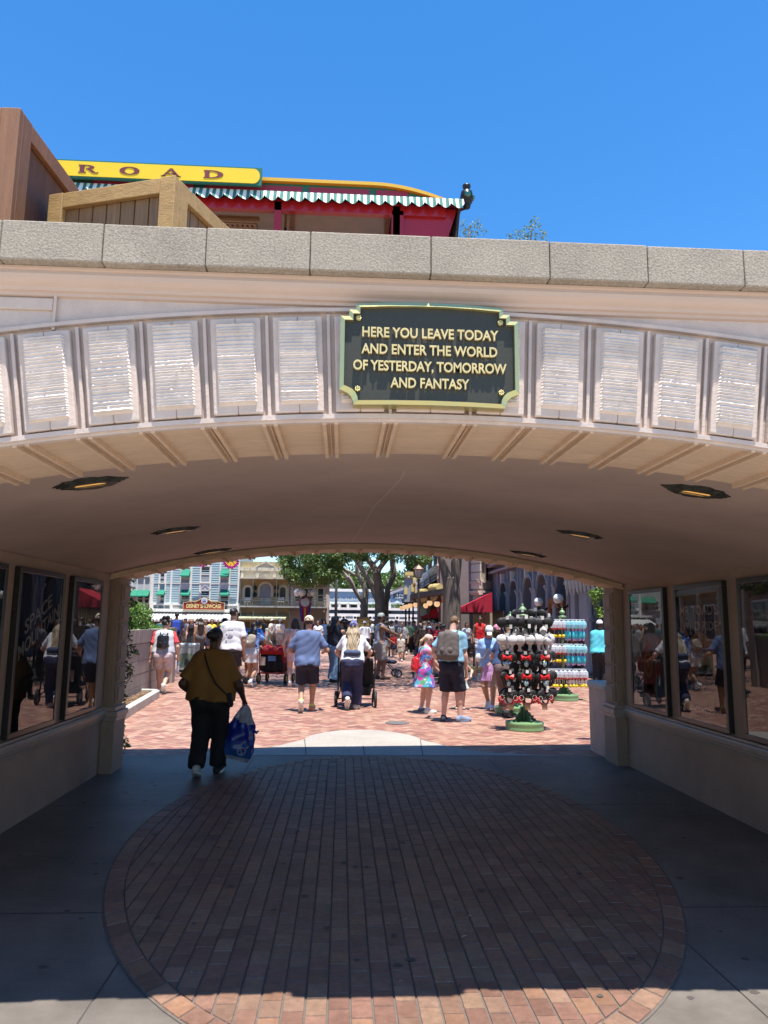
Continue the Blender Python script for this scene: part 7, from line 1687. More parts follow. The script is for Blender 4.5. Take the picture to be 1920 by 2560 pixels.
for i in range(NR+1):
    t = i/NR; zz = hnd.z-.545*t
    wd = .032+.130*min(1, t*1.9)**.8-(.04*max(0, t-.85)/.15 if t > .85 else 0); dp = .03+.085*min(1, t*1.5)-(.05*max(0, t-.8)/.2 if t > .8 else 0)
    cx = hnd.x+.012-.085*t; zz += .05*t*0
    for j in range(NC):
        a = 2*math.pi*j/NC; n_ = .010*math.sin(a*5+t*7)+.008*math.sin(a*9-t*11)+.006*math.sin(a*3+t*23); n_ *= min(1, t*3)
        ca, sa = math.cos(a), math.sin(a); xx = cx+(wd+n_)*math.copysign(abs(ca)**.75, ca); yy = hnd.y-.01+(dp+n_)*math.copysign(abs(sa)**.8, sa)
        V.append((xx, yy, zz-.06*(xx-cx)*(1 if t > .5 else .2)-.05*t*(ca*.6)))
for i in range(NR):
    for j in range(NC):
        t = (i+.5)/NR; a = 2*math.pi*j/NC; k = i*NC+j; k2 = i*NC+(j+1) % NC; F.append((k, k+NC, k2+NC, k2)); band = .26+.16*math.cos(a+.5)*.55
        C.append((.42, .43, .45) if t < band else ((.012, .03, .30) if t < .62 else (.02+.10*(t-.62), .06+.3*(t-.62), .34+.2*(t-.62)) if t < .93 else (.45, .46, .48)))
F += [(NR*NC, NR*NC+j, NR*NC+j+1, NR*NC+j+2) for j in range(1, NC-3, 2)]; C += [(.3, .33, .4)]*len(range(1, NC-3, 2))
iv_ = WM[bb.name].inverted(); link('bag', npmesh('bag', [tuple(iv_ @ Vector(q)) for q in V], F, C), BAGB, bb, smooth=True)
v = MB(); v.tube([(hnd.x-.03, hnd.y, hnd.z-.05), (hnd.x-.02, hnd.y, hnd.z+.0), (hnd.x, hnd.y, hnd.z+.022), (hnd.x+.02, hnd.y, hnd.z+.0), (hnd.x+.04, hnd.y, hnd.z-.06)], .008, 6); v.build('handle', mat('bag_grey', (.40, .41, .43), .4), bb, smooth=True)
v = MB(); v.tube([(hnd.x+.10, hnd.y-.05, hnd.z-.25), (hnd.x+.145, hnd.y-.06, hnd.z-.27), (hnd.x+.17, hnd.y-.06, hnd.z-.25)], [.02, .016, .004], 6); v.build('drawstring', mat('bag_blue', (.012, .03, .25), .35), bb, smooth=True)
v = MB(); cc = (hnd.x+.0, hnd.y-.128, hnd.z-.45)
for r_ in (.042,): v.tube([(cc[0]+r_*math.cos(a), cc[1]+.002, cc[2]+r_*.9*math.sin(a)) for a in np.linspace(0, 6.283, 22)], .0035, 5)
v.tube([(cc[0]-.03, cc[1], cc[2]+.0), (cc[0]-.005, cc[1], cc[2]+.03), (cc[0]+.0, cc[1], cc[2]-.035), (cc[0]+.02, cc[1], cc[2]-.01)], .0035, 5); v.tube([(cc[0]+.06, cc[1], cc[2]+.035), (cc[0]+.075, cc[1], cc[2]+.05)], .004, 5); v.build('emblem', mat('bag_print', (.45, .47, .5), .5), bb)
# 2 man with round ears headband and black backpack
GT = cloth('grey_marl', (.46, .48, .52)); RS = cloth('coral_red', (.56, .06, .07)); PS = cloth('pale_mauve', (.53, .43, .43))
p = person('person in grey shirt with red sleeves and black ear headband walking by the wall', -3.80, 16.3, 4, 1.60, ('tee', GT, dict(loose=.012, sleeve_mat=RS, sleeve=.72)), ('shorts', PS, dict(len=.74, loose=.016)), 'fair', ('short', HR['black']), walk('L', .11, .16, -42, hyaw=-50, lean=8, R=(.185, .06, .47), L=(-.17, -.02, .45)), 1.22, 'm', None, ((WSHOE, WSHOE), WS))
backpack(p, 'small glossy black backpack on the person in grey and red', mat('black_leather', (.014, .014, .016), .3, coat=.3), .075, .11, .042, .155, pocket=mat('black_leather'))
hd = p['hd']; WW = p['W']; eb = empty('ear_headband', WW(p['HC']), 0, 'black round ear headband with a red bow worn by the person in grey and red', 'headband')
for s in (-1, 1): v = MB(); v.ball(WW(hd(s*.045, -.01, .085)), .050, 14, 10, sy=.35); v.build('ear', mat('ear_black', (.012, .012, .013), .6), eb, smooth=True)
v = MB(); v.tube([WW(hd(.048*math.cos(a), -.008, .012+.05*math.sin(a))) for a in np.linspace(0, math.pi, 12)], .007, 6); v.build('band', mat('ear_black'), eb, smooth=True)
v = MB(); v.ball(WW(hd(.02, .01, .072)), .02, 8, 6); v.ball(WW(hd(-.01, .01, .07)), .02, 8, 6); v.build('bow', mat('bow_red', (.55, .015, .02), .45), eb, smooth=True)
wb = WW(p['J']['pR']); btl = empty('water_bottle', (wb.x, wb.y, wb.z-.24), 0, 'clear water bottle with a pale blue cap carried by the wall', 'bottle')
v = MB(); v.lathe([(.026, 0), (.03, .01), (.03, .11), (.022, .14), (.012, .155)], (wb.x, wb.y, wb.z-.24), 12); v.build('body', mat('clear_plastic', (.80, .86, .90), .1, alpha=.45), btl, smooth=True); v = MB(); v.lathe([(.026, .135), (.028, .15), (.024, .20), (.012, .225)], (wb.x, wb.y, wb.z-.24), 12); v.build('cap', mat('cap_blue', (.20, .50, .72), .4), btl, smooth=True)
# 3 white T-shirt man
p = person('tall dark haired man in white T-shirt with grey print and black shorts seen from behind', -2.38, 16.4, -8, 1.84, ('tee', WHITE, dict(loose=.016, hem=-.02, sleeve=.75)), ('shorts', cloth('black_patterned', (.022, .022, .024)), dict(len=.85)), 'tan', ('short', HR['black']), walk('R', .08, .05, -25, hyaw=-18), .98, 'm', None, (BSHOE, WS))
v = MB(); W = p['W']; c = p['chest']-p['fw']*(.088*p['H'])
for (u, z0, w_, hh) in ((-.01, .055, .02, .012), (.03, .03, .05, .006), (.0, .0, .10, .016), (-.075, -.09, .03, .04), (.05, .012, .03, .02), (-.03, .02, .02, .02)):
    a = c+p['rt']*u+p['up']*z0; v.bar(W(a-p['rt']*w_/2), W(a+p['rt']*w_/2), .012, hh, up=(0, 0, 1))
iv_ = WM[p['o'].name].inverted(); v.build('shirt_print', mat('grey_print', (.22, .22, .24), .8), p['o'])
# 4 stooping man in bright blue
p = person('stooping black haired man in bright blue shirt and dark shorts behind the white T-shirt man', -2.33, 18.8, -25, 1.72, ('tee', cloth('bright_blue', (.01, .11, .40)), dict(loose=.014)), ('shorts', DKGREY, dict(len=.8)), 'brown', ('short', HR['black']), walk('L', .10, .08, lean=38, hpitch=25, L=(-.08, .30, .55), R=(.10, .30, .55)), 1.1, 'm', None, (BSHOE, BS))
# 5 white skirt woman
p = person('long dark haired woman in light blue top and short white skirt pushing the red stroller', -2.12, 17.9, -14, 1.55, ('tee', cloth('periwinkle', (.20, .32, .62)), dict(loose=.006, hem=.06, sleeve=.55, fit=1)), ('skirt', CREAMC if False else cloth('off_white', (.60, .58, .54)), dict(len=.36, flare=.115)), 'tan', ('long', HR['dkbrown']), walk('L', .13, .10, -35, lean=10, hyaw=-20, R=(.26, .26, .60), L=(.05, .25, .58)), .98, 'f', None, (WSHOE, WS), sock=(WHITE, .05))
backpack(p, 'cream and taupe mini backpack on the woman in the white skirt', cloth('taupe', (.33, .28, .23)), .085, .10, .045, .17, pocket=mat('cream_vinyl', (.62, .55, .45), .4), mstrap=NAVY)
# 7 black haired woman with pink shorts
person('black haired woman with pale pink skirt partly hidden by the man in tan cap', -1.13, 18.0, 0, 1.62, ('tank', cloth('blush', (.50, .33, .29)), dict(fit=1, hem=.05)), ('skirt', PINKC, dict(len=.36, flare=.10)), 'fair', ('bob', HR['black']), walk('R', .08, .05, L=(-.14, .05, .50)), 1.0, 'f', None, (WSHOE, WS))
# 8 man in tan cap
HEATH = cloth('heather_blue', (.105, .15, .29), nscale=8, namt=.14)
TCAP = cloth('tan_cap', (.62, .52, .38))
person('man in tan cap, heather blue T-shirt and dark navy shorts walking away', -.60, 13.4, -3, 1.70, ('tee', HEATH, dict(loose=.016, hem=-.045, sleeve=.80, wr=.004)), ('shorts', cloth('ink_navy', (.014, .015, .034)), dict(len=.92, loose=.014)), 'tan', ('buzz', HR['dkbrown']), walk('R', .10, .13, -55, lean=3, L=(-.13, .16, .60), R=(.16, .17, .61), poleL=(-.6, -.7, -.5), poleR=(.6, -.7, -.5), hyaw=-8, hpitch=6), 1.02, 'm', ('cap', TCAP, mat('cap_gap', (.10, .08, .06), .8)), ((cloth('sand_shoe', (.48, .42, .36)), cloth('coral_shoe', (.55, .26, .16))), WS), .011, sock=(cloth('neon', (.50, .62, .12)), .035))
# 9, 10 couple in the shade
person('long curly black haired woman in black T-shirt and wide pale jeans facing right', -.22, 19.3, -62, 1.68, ('tee', cloth('ink', (.010, .011, .022)), dict(loose=.016, sleeve=.85)), ('pants', DENIM, dict(loose=.02, wide=.045, cuff=1.0)), 'tan', ('curly', HR['black']), dict(feet=((-.05, .02, .045, 0), (.06, -.02, .045, 0)), R=(.06, .20, .55), L=(-.08, .18, .56), hyaw=-8), 1.08, 'm', None, (BSHOE, BS))
p = person('woman in black tank top, black hat and dark teal trousers facing the curly haired woman', .10, 19.9, 62, 1.60, ('tank', BLACK, dict(fit=1, hem=.04)), ('pants', TEALP, dict(loose=.016, wide=.03)), 'tan', ('bob', HR['black']), dict(L=(-.07, .18, .55), R=(.09, .16, .54), hyaw=20), 1.0, 'f', ('brim', BLACK), (BSHOE, BS), eyes=True, glasses=True)
# 11 stroller woman
p = person('woman in blue cap with very long blond hair pushing the black double stroller', .20, 13.75, -4, 1.66, ('tee', WHITE, dict(loose=.012, sleeve=.75, hem=.0)), ('pants', cloth('ink_blue', (.028, .033, .085)), dict(loose=.016, wide=.028, cuff=.95)), 'pink', ('verylong', HR['ash'], 'wavy'), walk('R', .06, .16, -52, lean=26, hpitch=-4, L=(-.16, .27, .56), R=(.17, .27, .57), hipy=-.03), .98, 'f', ('cap', cloth('royal_blue', (.085, .12, .38)), mat('cap_gap')), ((WSHOE, WSHOE), WS), .0105)
H = p['H']; c = p['P']+p['up']*.06*H-p['fw']*.075*H
o = to_world('waist_bag', [pr(c-p['rt']*.06*H, c+p['rt']*.06*H, .035*H, .035*H, (p['up'], .9), .03), pr(c+p['rt']*.03*H, c+p['rt']*.045*H+p['up']*.16*H, .02*H, .014*H, (p['fw'], .5), .03), pr(c-p['rt']*.05*H, c-p['rt']*.05*H+p['up']*.15*H, .016*H, .012*H, (p['fw'], .5), .03)], p, cloth('denim_navy', (.05, .07, .14)), 'navy sling bag on the back of the blond woman with the stroller', 'bag', .012, wrinkles(.002, 50, 0))
# 14 man in grey tank top
person('bearded man in grey cap and tank top facing right with one hand raised', 1.02, 20.3, -78, 1.77, ('tank', cloth('steel_grey', (.24, .27, .33)), dict(loose=.008, hem=-.01)), ('shorts', KHAKI, dict(len=.95, loose=.018)), 'brown', ('buzz', HR['black']), dict(feet=((-.06, -.03, .045, 0), (.06, .04, .045, 0)), R=(.04, .30, .66), L=(-.10, .22, .56), handR=(0, .55, .8), lean=2, curlR=.15), 1.05, 'm', ('cap', cloth('pale_camo', (.35, .38, .36), nscale=30, c2=(.2, .24, .22))), (mat('sandal', (.10, .06, .04), .6), BS), beard='black', glasses=True)
p2 = to_world('waist_bag', [pr(A3(-.12, .06, .98), A3(.10, .10, 1.0), .07, .05, None, .04)], dict(M=Matrix.Translation(Vector((1.0, 20.3, .1))) @ Matrix.Rotation(R(-78), 4, 'Z')), BLACK, 'black hip pouch worn by the bearded man in grey', 'bag', .014)
# 15, 16
p = person('long brown haired person in dark clothes leaning back against the railing', 2.25, 21.0, -12, 1.62, ('long', cloth('dark_brown', (.055, .03, .018)), dict(loose=.012)), ('pants', cloth('dark_denim', (.022, .028, .05)), dict(loose=.012, wide=.012)), 'tan', ('verylong', HR['brown']), dict(feet=((-.12, -.14, .045, 0), (.0, -.10, .045, 0)), lean=8, side=4, L=(-.05, .16, .56), R=(.10, .16, .60), hyaw=-40, hpitch=12), 1.0, 'f', None, (BSHOE, BS))
person('black haired woman in dark red sleeveless dress and glasses standing beside the brown haired person', 2.62, 21.3, 150, 1.58, ('dress', cloth('crimson', (.33, .012, .03)), dict(sleeve=0, skirt=.30, flare=.10)), None, 'fair', ('short', HR['black']), dict(L=(-.13, .12, .70), R=(.12, .05, .48), hroll=6), .95, 'f', None, (BSHOE, BS), eyes=True, glasses=mat('eyeglass', (.10, .10, .11), .2))
# 17 girl
FLOR = bpy.data.materials.new('cloth_floral'); FLOR.use_nodes = True; _t = FLOR.node_tree; _b = _t.nodes['Principled BSDF']; _b.inputs['Roughness'].default_value = .8
_c = _t.nodes.new('ShaderNodeTexCoord'); _v = _t.nodes.new('ShaderNodeTexVoronoi'); _v.inputs['Scale'].default_value = 16; _rp = _t.nodes.new('ShaderNodeValToRGB'); _n = _t.nodes.new('ShaderNodeTexNoise'); _n.inputs['Scale'].default_value = 9; _mp = _t.nodes.new('ShaderNodeMix'); _mp.data_type = 'VECTOR'; _mp.inputs[0].default_value = .12
_t.links.new(_c.outputs['Object'], _mp.inputs[4]); _t.links.new(_c.outputs['Object'], _n.inputs['Vector']); _t.links.new(_n.outputs['Color'], _mp.inputs[5]); _t.links.new(_mp.outputs[1], _v.inputs['Vector'])
_sp = _t.nodes.new('ShaderNodeSeparateColor'); _t.links.new(_v.outputs['Color'], _sp.inputs[0]); _t.links.new(_sp.outputs[0], _rp.inputs[0]); _t.links.new(_rp.outputs[0], _b.inputs['Base Color'])
_rp.color_ramp.interpolation = 'CONSTANT'
for i, c in enumerate(((.07, .22, .55), (.52, .06, .30), (.10, .34, .16), (.45, .50, .62), (.25, .10, .45), (.62, .20, .42), (.06, .38, .50), (.60, .58, .62))):
    e_ = _rp.color_ramp.elements[0] if i == 0 else (_rp.color_ramp.elements[1] if i == 1 else _rp.color_ramp.elements.new(i/8)); e_.position = i/8; e_.color = (*c, 1)
p = person('girl in a bright floral dress and pink cap with a blond ponytail facing right', 1.46, 13.35, -78, 1.38, ('dress', FLOR, dict(sleeve=.6, skirt=.33, flare=.155, loose=.01)), None, 'pink', ('pony', HR['blond']), dict(feet=((-.07, -.01, .045, 0), (.07, .03, .045, 0)), R=(.03, .24, .52), L=(-.06, .22, .53), hpitch=22, lean=5), 1.22, 'f', ('cap', cloth('shell_pink', (.66, .40, .34))), ((GSHOE, WSHOE), WS), .0105, eyes=True, sock=(WHITE, .04))
backpack(p, 'shiny red mini backpack on the girl in the floral dress', mat('red_vinyl', (.58, .015, .02), .25, coat=.5), .085, .10, .05, .075, pocket=mat('red_vinyl'))
w_ = p['W'](p['J']['pR']); v = MB(); v.bar(w_+Vector((.03, 0, .01)), w_+Vector((.14, .02, .035)), .07, .009); tag(v.build('mobile_phone', DARKM, bevel=.003), 'black mobile phone held by the girl in the floral dress', 'phone')
# 18 backpack man
p = person('tall man in sky blue T-shirt and navy shorts with a grey brown backpack, head bowed', 1.79, 12.25, -28, 1.74, ('tee', cloth('sky_blue', (.23, .44, .60)), dict(loose=.012, hem=.03, sleeve=.66)), ('shorts', cloth('ink_navy'), dict(len=.98, loose=.014, waist=.06)), 'pink', ('short', HR['chestnut']), dict(feet=((-.065, -.03, .045, 0, 10), (.075, .035, .045, 0, -42)), L=(-.23, .16, .60), R=(.135, .05, .45), poleL=(-.6, -.6, -.9), lean=8, hpitch=30, hyaw=-8, curlR=1.1), .97, 'm', None, ((cloth('navy_shoe', (.02, .024, .04)), BLSHOE), BLSHOE), .0105)
backpack(p, 'grey brown fabric rucksack on the tall man in sky blue', cloth('grey_brown', (.125, .105, .10)), .11, .175, .055, .165, pocket=cloth('grey_brown_pocket', (.11, .092, .088)))
H = p['H']; Pb = p['P']+p['up']*.055*H; v = MB()
v.tube([tuple(Pb+p['rt']*(.092*H*math.cos(a))+p['fw']*(.083*H*math.sin(a))) for a in np.linspace(0, 6.283, 30)], .010*H, 6, cap=False); v.build('belt', mat('brown_belt', (.13, .05, .025), .5), p['o'], local=True)
# 19 child
person('small child in a mint dress standing behind the tall man with the rucksack', 2.20, 13.9, 170, 1.02, ('dress', cloth('mint', (.42, .68, .66), nscale=22, c2=(.62, .55, .45)), dict(sleeve=0, skirt=.36, flare=.18)), None, 'fair', ('long', HR['blond']), dict(L=(-.20, .10, .62), R=(.12, .05, .42)), 1.0, 'c', None, (cloth('taupe_shoe', (.34, .28, .24)), WS), .0105)
# 22 dark haired man in front of trunk
person('black haired man in grey shirt and black trousers in front of the thick trunk', 2.50, 19.0, -100, 1.50, ('tee', cloth('mid_grey', (.14, .14, .155)), {}), ('pants', BLACK, {}), 'brown', ('short', HR['black']), dict(R=(.1, .2, .55), lean=6), 1.05, 'm', None, (BSHOE, BS))
# 21 red vest man
p = person('man in red basketball vest and white shorts standing behind the railing', 5.05, 27.2, 172, 1.74, ('tank', cloth('bright_red', (.58, .012, .02)), dict(loose=.012, hem=-.03)), ('shorts', cloth('white_check', (.55, .55, .60)), dict(len=.9, loose=.018)), 'brown', ('buzz', HR['black']), {}, 1.08, 'm', None, (WSHOE, WS), .014, glasses=True, eyes=True)
v = MB(); W = p['W']; H = p['H']
for txt, zc, ht, wd in (('HOUSTON', .055, .030, .15), ('13', -.015, .065, .075)):
    vs, fs = textmesh(txt, 1, ext=0, bold=.04); w0 = max(q[0] for q in vs)-min(q[0] for q in vs)
    v._add([W(p['chest']+p['fw']*(.089*H)-p['rt']*(q[0]/w0*wd)+p['up']*(zc+q[1]*ht)) for q in vs], fs)
v.build('shirt_lettering', mat('cream_letter', (.70, .55, .30), .7), p['o'])
# 23 visor woman, 24 woman at the rack
p = person('woman in white cap, light blue top and violet skirt walking towards the camera', 2.76, 13.9, 158, 1.56, ('tee', cloth('powder_blue', (.26, .42, .70)), dict(loose=.014, hem=-.01, sleeve=.9)), ('skirt', cloth('violet_print', (.42, .20, .48), nscale=40, c2=(.60, .35, .55)), dict(len=.33, flare=.115)), 'tan', ('short', HR['grey']), walk('L', .10, .08, -30, lean=5, hpitch=22, hyaw=12, R=(.16, .03, .46), L=(-.06, .20, .56)), 1.05, 'f', ('cap', cloth('pale_aqua', (.60, .66, .66))), (WSHOE, WS), .011, eyes=True, glasses=True)
W = p['W']; q = W(p['P']+A3(.12, .05, .08)*p['H']); sbg = empty('shoulder_bag', q, 0, 'small white shoulder bag of the woman in light blue and violet', 'bag'); v = MB(); v.ball(q, .075, 12, 8, sy=.6, sz=1.1); v.build('body', mat('white_leather', (.62, .62, .60), .4), sbg, smooth=True)
v = MB(); a, b = W(p['sh']-p['rt']*.06*p['H']+p['up']*.04*p['H']), W(p['chest']+p['fw']*.085*p['H']); v.tube([a, b, W(p['P']+p['up']*.09*p['H']+p['rt']*.06*p['H']+p['fw']*.085*p['H']), q], .009, 6); v.build('strap', mat('white_leather'), sbg, smooth=True)
person('woman in navy T-shirt and brown cropped trousers leaning over behind the ear headband rack', 2.82, 12.85, -35, 1.60, ('tee', cloth('denim_blue', (.045, .075, .17)), dict(loose=.014)), ('pants', cloth('mauve_brown', (.13, .085, .085)), dict(loose=.014, wide=.03, cuff=.74)), 'pink', ('long', HR['chestnut']), walk('L', .08, .05, -20, lean=16, hpitch=20, L=(-.13, .22, .62), R=(.14, .25, .60)), 1.12, 'f', None, (BSHOE, BS), .0115)
# 25 turquoise pair at the right pier
p = person('woman in turquoise shirt, white cap and black trousers half hidden by the right pier', 6.35, 18.2, -30, 1.66, ('tee', cloth('turquoise', (.10, .52, .60)), dict(loose=.02, hem=-.02, sleeve=.95)), ('pants', BLACK, dict(wide=.03)), 'tan', ('bob', HR['dkbrown']), dict(lean=6, L=(-.08, .25, .55), R=(.12, .24, .56)), 1.10, 'f', ('cap', WHITE), (BSHOE, BS))
person('woman with long chestnut hair in a dark top beyond the turquoise shirt', 6.45, 20.4, -60, 1.66, ('long', cloth('aubergine', (.05, .022, .03)), {}), ('pants', BLACK, {}), 'tan', ('verylong', HR['chestnut']), dict(lean=4), 1.05, 'f', None, (BSHOE, BS), .016)
# ------------------------------------------------------------------ people further off, each with its own look
FAR = [
 # label, px, foot y, head top, facing, top, bottom, skin, hair, hat, sex, girth, pose
 ('man in navy shirt with a royal blue backpack beyond the retaining wall', 377, 1424, 1322, 10, ('tee', NAVY), ('shorts', DKGREY), 'brown', ('short', 'black'), None, 'm', 1.12, {}),
 ('blond woman in black seated low beyond the retaining wall', 411, 1412, 1345, 180, ('tank', BLACK), ('pants', BLACK), 'fair', ('bob', 'blond'), None, 'f', 1, {}),
 ('woman with long brown hair in dusky top near the large grey bin', 430, 1425, 1334, 20, ('tank', cloth('dusk', (.12, .09, .10))), ('pants', DKGREY), 'tan', ('verylong', 'dkbrown'), None, 'f', 1, {}),
 ('bald man in grey shirt and sunglasses facing the camera', 441, 1424, 1338, 180, ('tee', GREY), ('shorts', NAVY), 'tan', ('buzz', 'brown'), None, 'm', 1.05, dict(R=(.12, .18, .55))),
 ('man in black cap and dark shirt bending beside the white T-shirt', 466, 1450, 1333, -60, ('tee', cloth('charcoal', (.035, .035, .04))), ('shorts', BLACK), 'tan', ('short', 'black'), ('cap', BLACK), 'm', 1.1, dict(lean=18, hpitch=15)),
 ('man in white hat with a pale backpack walking to the tan building', 603, 1404, 1346, 0, ('tee', WHITE), ('shorts', GREY), 'tan', ('short', 'grey'), ('brim', WHITE), 'm', 1.1, {}),
 ('person in cream sun hat beside the single pale bin', 587, 1402, 1352, 40, ('tee', CREAMC), ('pants', KHAKI), 'fair', ('bob', 'brown'), ('brim', CREAMC), 'f', 1.0, {}),
 ('person in navy uniform by the double bin', 638, 1402, 1348, -40, ('long', NAVY), ('pants', NAVY), 'brown', ('short', 'black'), ('cap', RED_), 'm', 1.0, {}),
 ('child in red and pink under the pink shop', 690, 1402, 1352, 180, ('tee', cloth('hot_pink', (.55, .05, .16))), ('shorts', WHITE), 'tan', ('bob', 'blond'), None, 'f', 1.0, {}),
 ('woman in pale blue under the pink shop', 700, 1404, 1346, 160, ('dress', LBLUE), None, 'tan', ('long', 'black'), None, 'f', 1.0, {}),
 ('person in black by the flagpole', 696, 1400, 1342, 120, ('tee', BLACK), ('pants', BLACK), 'brown', ('bob', 'black'), None, 'f', 1.0, {}),
 ('man in white cap and white shirt in front of the notice board', 787, 1424, 1344, 4, ('tee', WHITE, dict(loose=.016)), ('shorts', NAVY), 'tan', ('buzz', 'brown'), ('cap', WHITE), 'm', 1.1, {}),
 ('person in dark blue left of the notice board', 759, 1414, 1346, -30, ('tee', SLATE), ('pants', NAVY), 'brown', ('short', 'black'), ('cap', BLACK), 'm', 1.0, {}),
 ('man in black with a small backpack in the shade of the trees', 845, 1418, 1340, 0, ('tee', BLACK), ('shorts', DKGREY), 'brown', ('short', 'black'), ('cap', BLACK), 'm', 1.1, {}),
 ('man in navy in the shade right of the forked tree', 856, 1414, 1338, 20, ('tee', NAVY), ('pants', BLACK), 'brown', ('short', 'black'), None, 'm', 1.1, {}),
 ('person in black and white floral shirt left of the leaning person', 870, 1424, 1342, 160, ('tee', cloth('bw_floral', (.55, .55, .56), nscale=30, c2=(.05, .05, .06))), ('shorts', BLACK), 'tan', ('short', 'dkbrown'), None, 'm', 1.1, {}),
 ('child in red by the lawn railing', 850, 1420, 1380, 180, ('tee', RED_), ('shorts', NAVY), 'fair', ('short', 'brown'), None, 'c', 1.0, {}),
 ('child in cream by the lawn railing', 866, 1428, 1384, 170, ('tee', CREAMC), ('shorts', KHAKI), 'fair', ('short', 'blond'), None, 'c', 1.0, {}),
 ('man in light blue shirt with navy backpack lifting a phone near the small red awning', 926, 1424, 1341, 0, ('tee', LBLUE), ('shorts', NAVY), 'fair', ('short', 'brown'), None, 'm', 1.08, dict(R=(.12, .10, .92), L=(-.10, .16, .88))),
 ('person in grey strolling under the porch', 896, 1408, 1343, 30, ('tee', GREY), ('pants', NAVY), 'tan', ('short', 'black'), None, 'm', 1.0, {}),
 ('woman in black dress under the porch', 908, 1410, 1346, 200, ('dress', BLACK), None, 'tan', ('long', 'dkbrown'), None, 'f', 1.0, {}),
 ('man in teal shirt near the striped awning shop', 345, 1408, 1346, 30, ('tee', TEALP), ('shorts', KHAKI), 'tan', ('short', 'black'), None, 'm', 1.1, {}),
 ('woman in yellow near the striped awning shop', 455, 1412, 1352, 190, ('tee', cloth('yellow', (.65, .48, .05))), ('shorts', DENIM), 'tan', ('long', 'brown'), None, 'f', 1.0, {}),
 ('woman in lime green near the striped awning shop', 481, 1404, 1340, 170, ('tee', cloth('lime', (.35, .62, .12))), ('shorts', WHITE), 'fair', ('bob', 'brown'), None, 'f', 1.0, {}),
 ('man in black and red near the doorway of the tan building', 568, 1400, 1342, 150, ('tee', BLACK), ('shorts', RED_), 'brown', ('short', 'black'), None, 'm', 1.0, {}),
 ('man in grey by the white balcony house', 738, 1398, 1342, 10, ('tee', GREY), ('pants', DKGREY), 'tan', ('short', 'brown'), None, 'm', 1.0, {}),
 ('woman in rose shirt by the white balcony house', 748, 1398, 1344, 190, ('tee', PINKC), ('shorts', DENIM), 'fair', ('long', 'blond'), None, 'f', 1.0, {}),
 ('man in black cap and charcoal shirt just left of the tan notice board', 752, 1428, 1343, 20, ('tee', cloth('charcoal')), ('shorts', KHAKI), 'tan', ('short', 'black'), ('cap', BLACK), 'm', 1.05, {}),
 ('woman in white top between the curly haired woman and the man in tan cap', 686, 1416, 1348, 170, ('tee', WHITE), ('shorts', DENIM), 'tan', ('long', 'dkbrown'), None, 'f', 1.0, {}),
 ('man in maroon shirt under the pink shop', 672, 1404, 1346, 30, ('tee', cloth('maroon', (.16, .02, .03))), ('shorts', DKGREY), 'brown', ('short', 'black'), None, 'm', 1.05, {}),
 ('woman in black with a grey skirt in the shade of the forked tree', 832, 1424, 1346, 10, ('tee', BLACK), ('skirt', GREY), 'tan', ('long', 'black'), None, 'f', 1.0, {}),
 ('woman in teal dress in the shade behind the lawn', 818, 1404, 1346, 150, ('dress', TEALP), None, 'tan', ('bob', 'dkbrown'), None, 'f', 1.0, {}),
 ('man in dark green shirt near the porch posts', 883, 1414, 1342, -20, ('tee', cloth('bottle_green', (.02, .06, .035))), ('pants', BLACK), 'brown', ('short', 'black'), None, 'm', 1.08, {}),
 ('woman in cream dress near the porch posts', 916, 1416, 1350, 165, ('dress', CREAMC), None, 'fair', ('long', 'chestnut'), None, 'f', 1.0, {}),
 ('man in charcoal at the foot of the thick trunk', 952, 1428, 1346, 60, ('tee', cloth('charcoal')), ('pants', NAVY), 'tan', ('short', 'black'), None, 'm', 1.05, {}),
 ('woman in white blouse under the large red awning', 1008, 1424, 1346, 190, ('tee', WHITE), ('pants', NAVY), 'fair', ('bob', 'brown'), None, 'f', 1.0, {}),
 ('man in black shirt under the large red awning', 1042, 1424, 1342, 150, ('tee', BLACK), ('shorts', GREY), 'brown', ('short', 'black'), None, 'm', 1.1, {}),
 ('person in navy cap under the striped awning of the blue shop', 398, 1410, 1350, 160, ('tee', SLATE), ('shorts', DKGREY), 'tan', ('short', 'black'), ('cap', NAVY), 'm', 1.0, {}),
 ('woman in lilac shirt under the striped awning of the blue shop', 424, 1406, 1350, 20, ('tee', cloth('lilac', (.35, .26, .48))), ('shorts', DENIM), 'fair', ('long', 'brown'), None, 'f', 1.0, {}),
 ('man in orange shirt under the striped awning of the blue shop', 366, 1406, 1350, 180, ('tee', cloth('orange', (.55, .18, .03))), ('shorts', NAVY), 'tan', ('buzz', 'black'), None, 'm', 1.05, {}),
 ('woman in black near the striped awning and the white T-shirt', 508, 1408, 1346, 30, ('tee', BLACK), ('shorts', DENIM), 'tan', ('long', 'black'), None, 'f', 1.0, {}),
 ('man in pale yellow by the door of the tan building', 553, 1402, 1346, 200, ('tee', cloth('pale_yellow', (.60, .52, .28))), ('shorts', KHAKI), 'fair', ('short', 'brown'), None, 'm', 1.0, {}),
 ('man in white by the white balcony house', 800, 1400, 1342, 170, ('tee', WHITE), ('pants', NAVY), 'tan', ('short', 'black'), None, 'm', 1.05, {}),
]
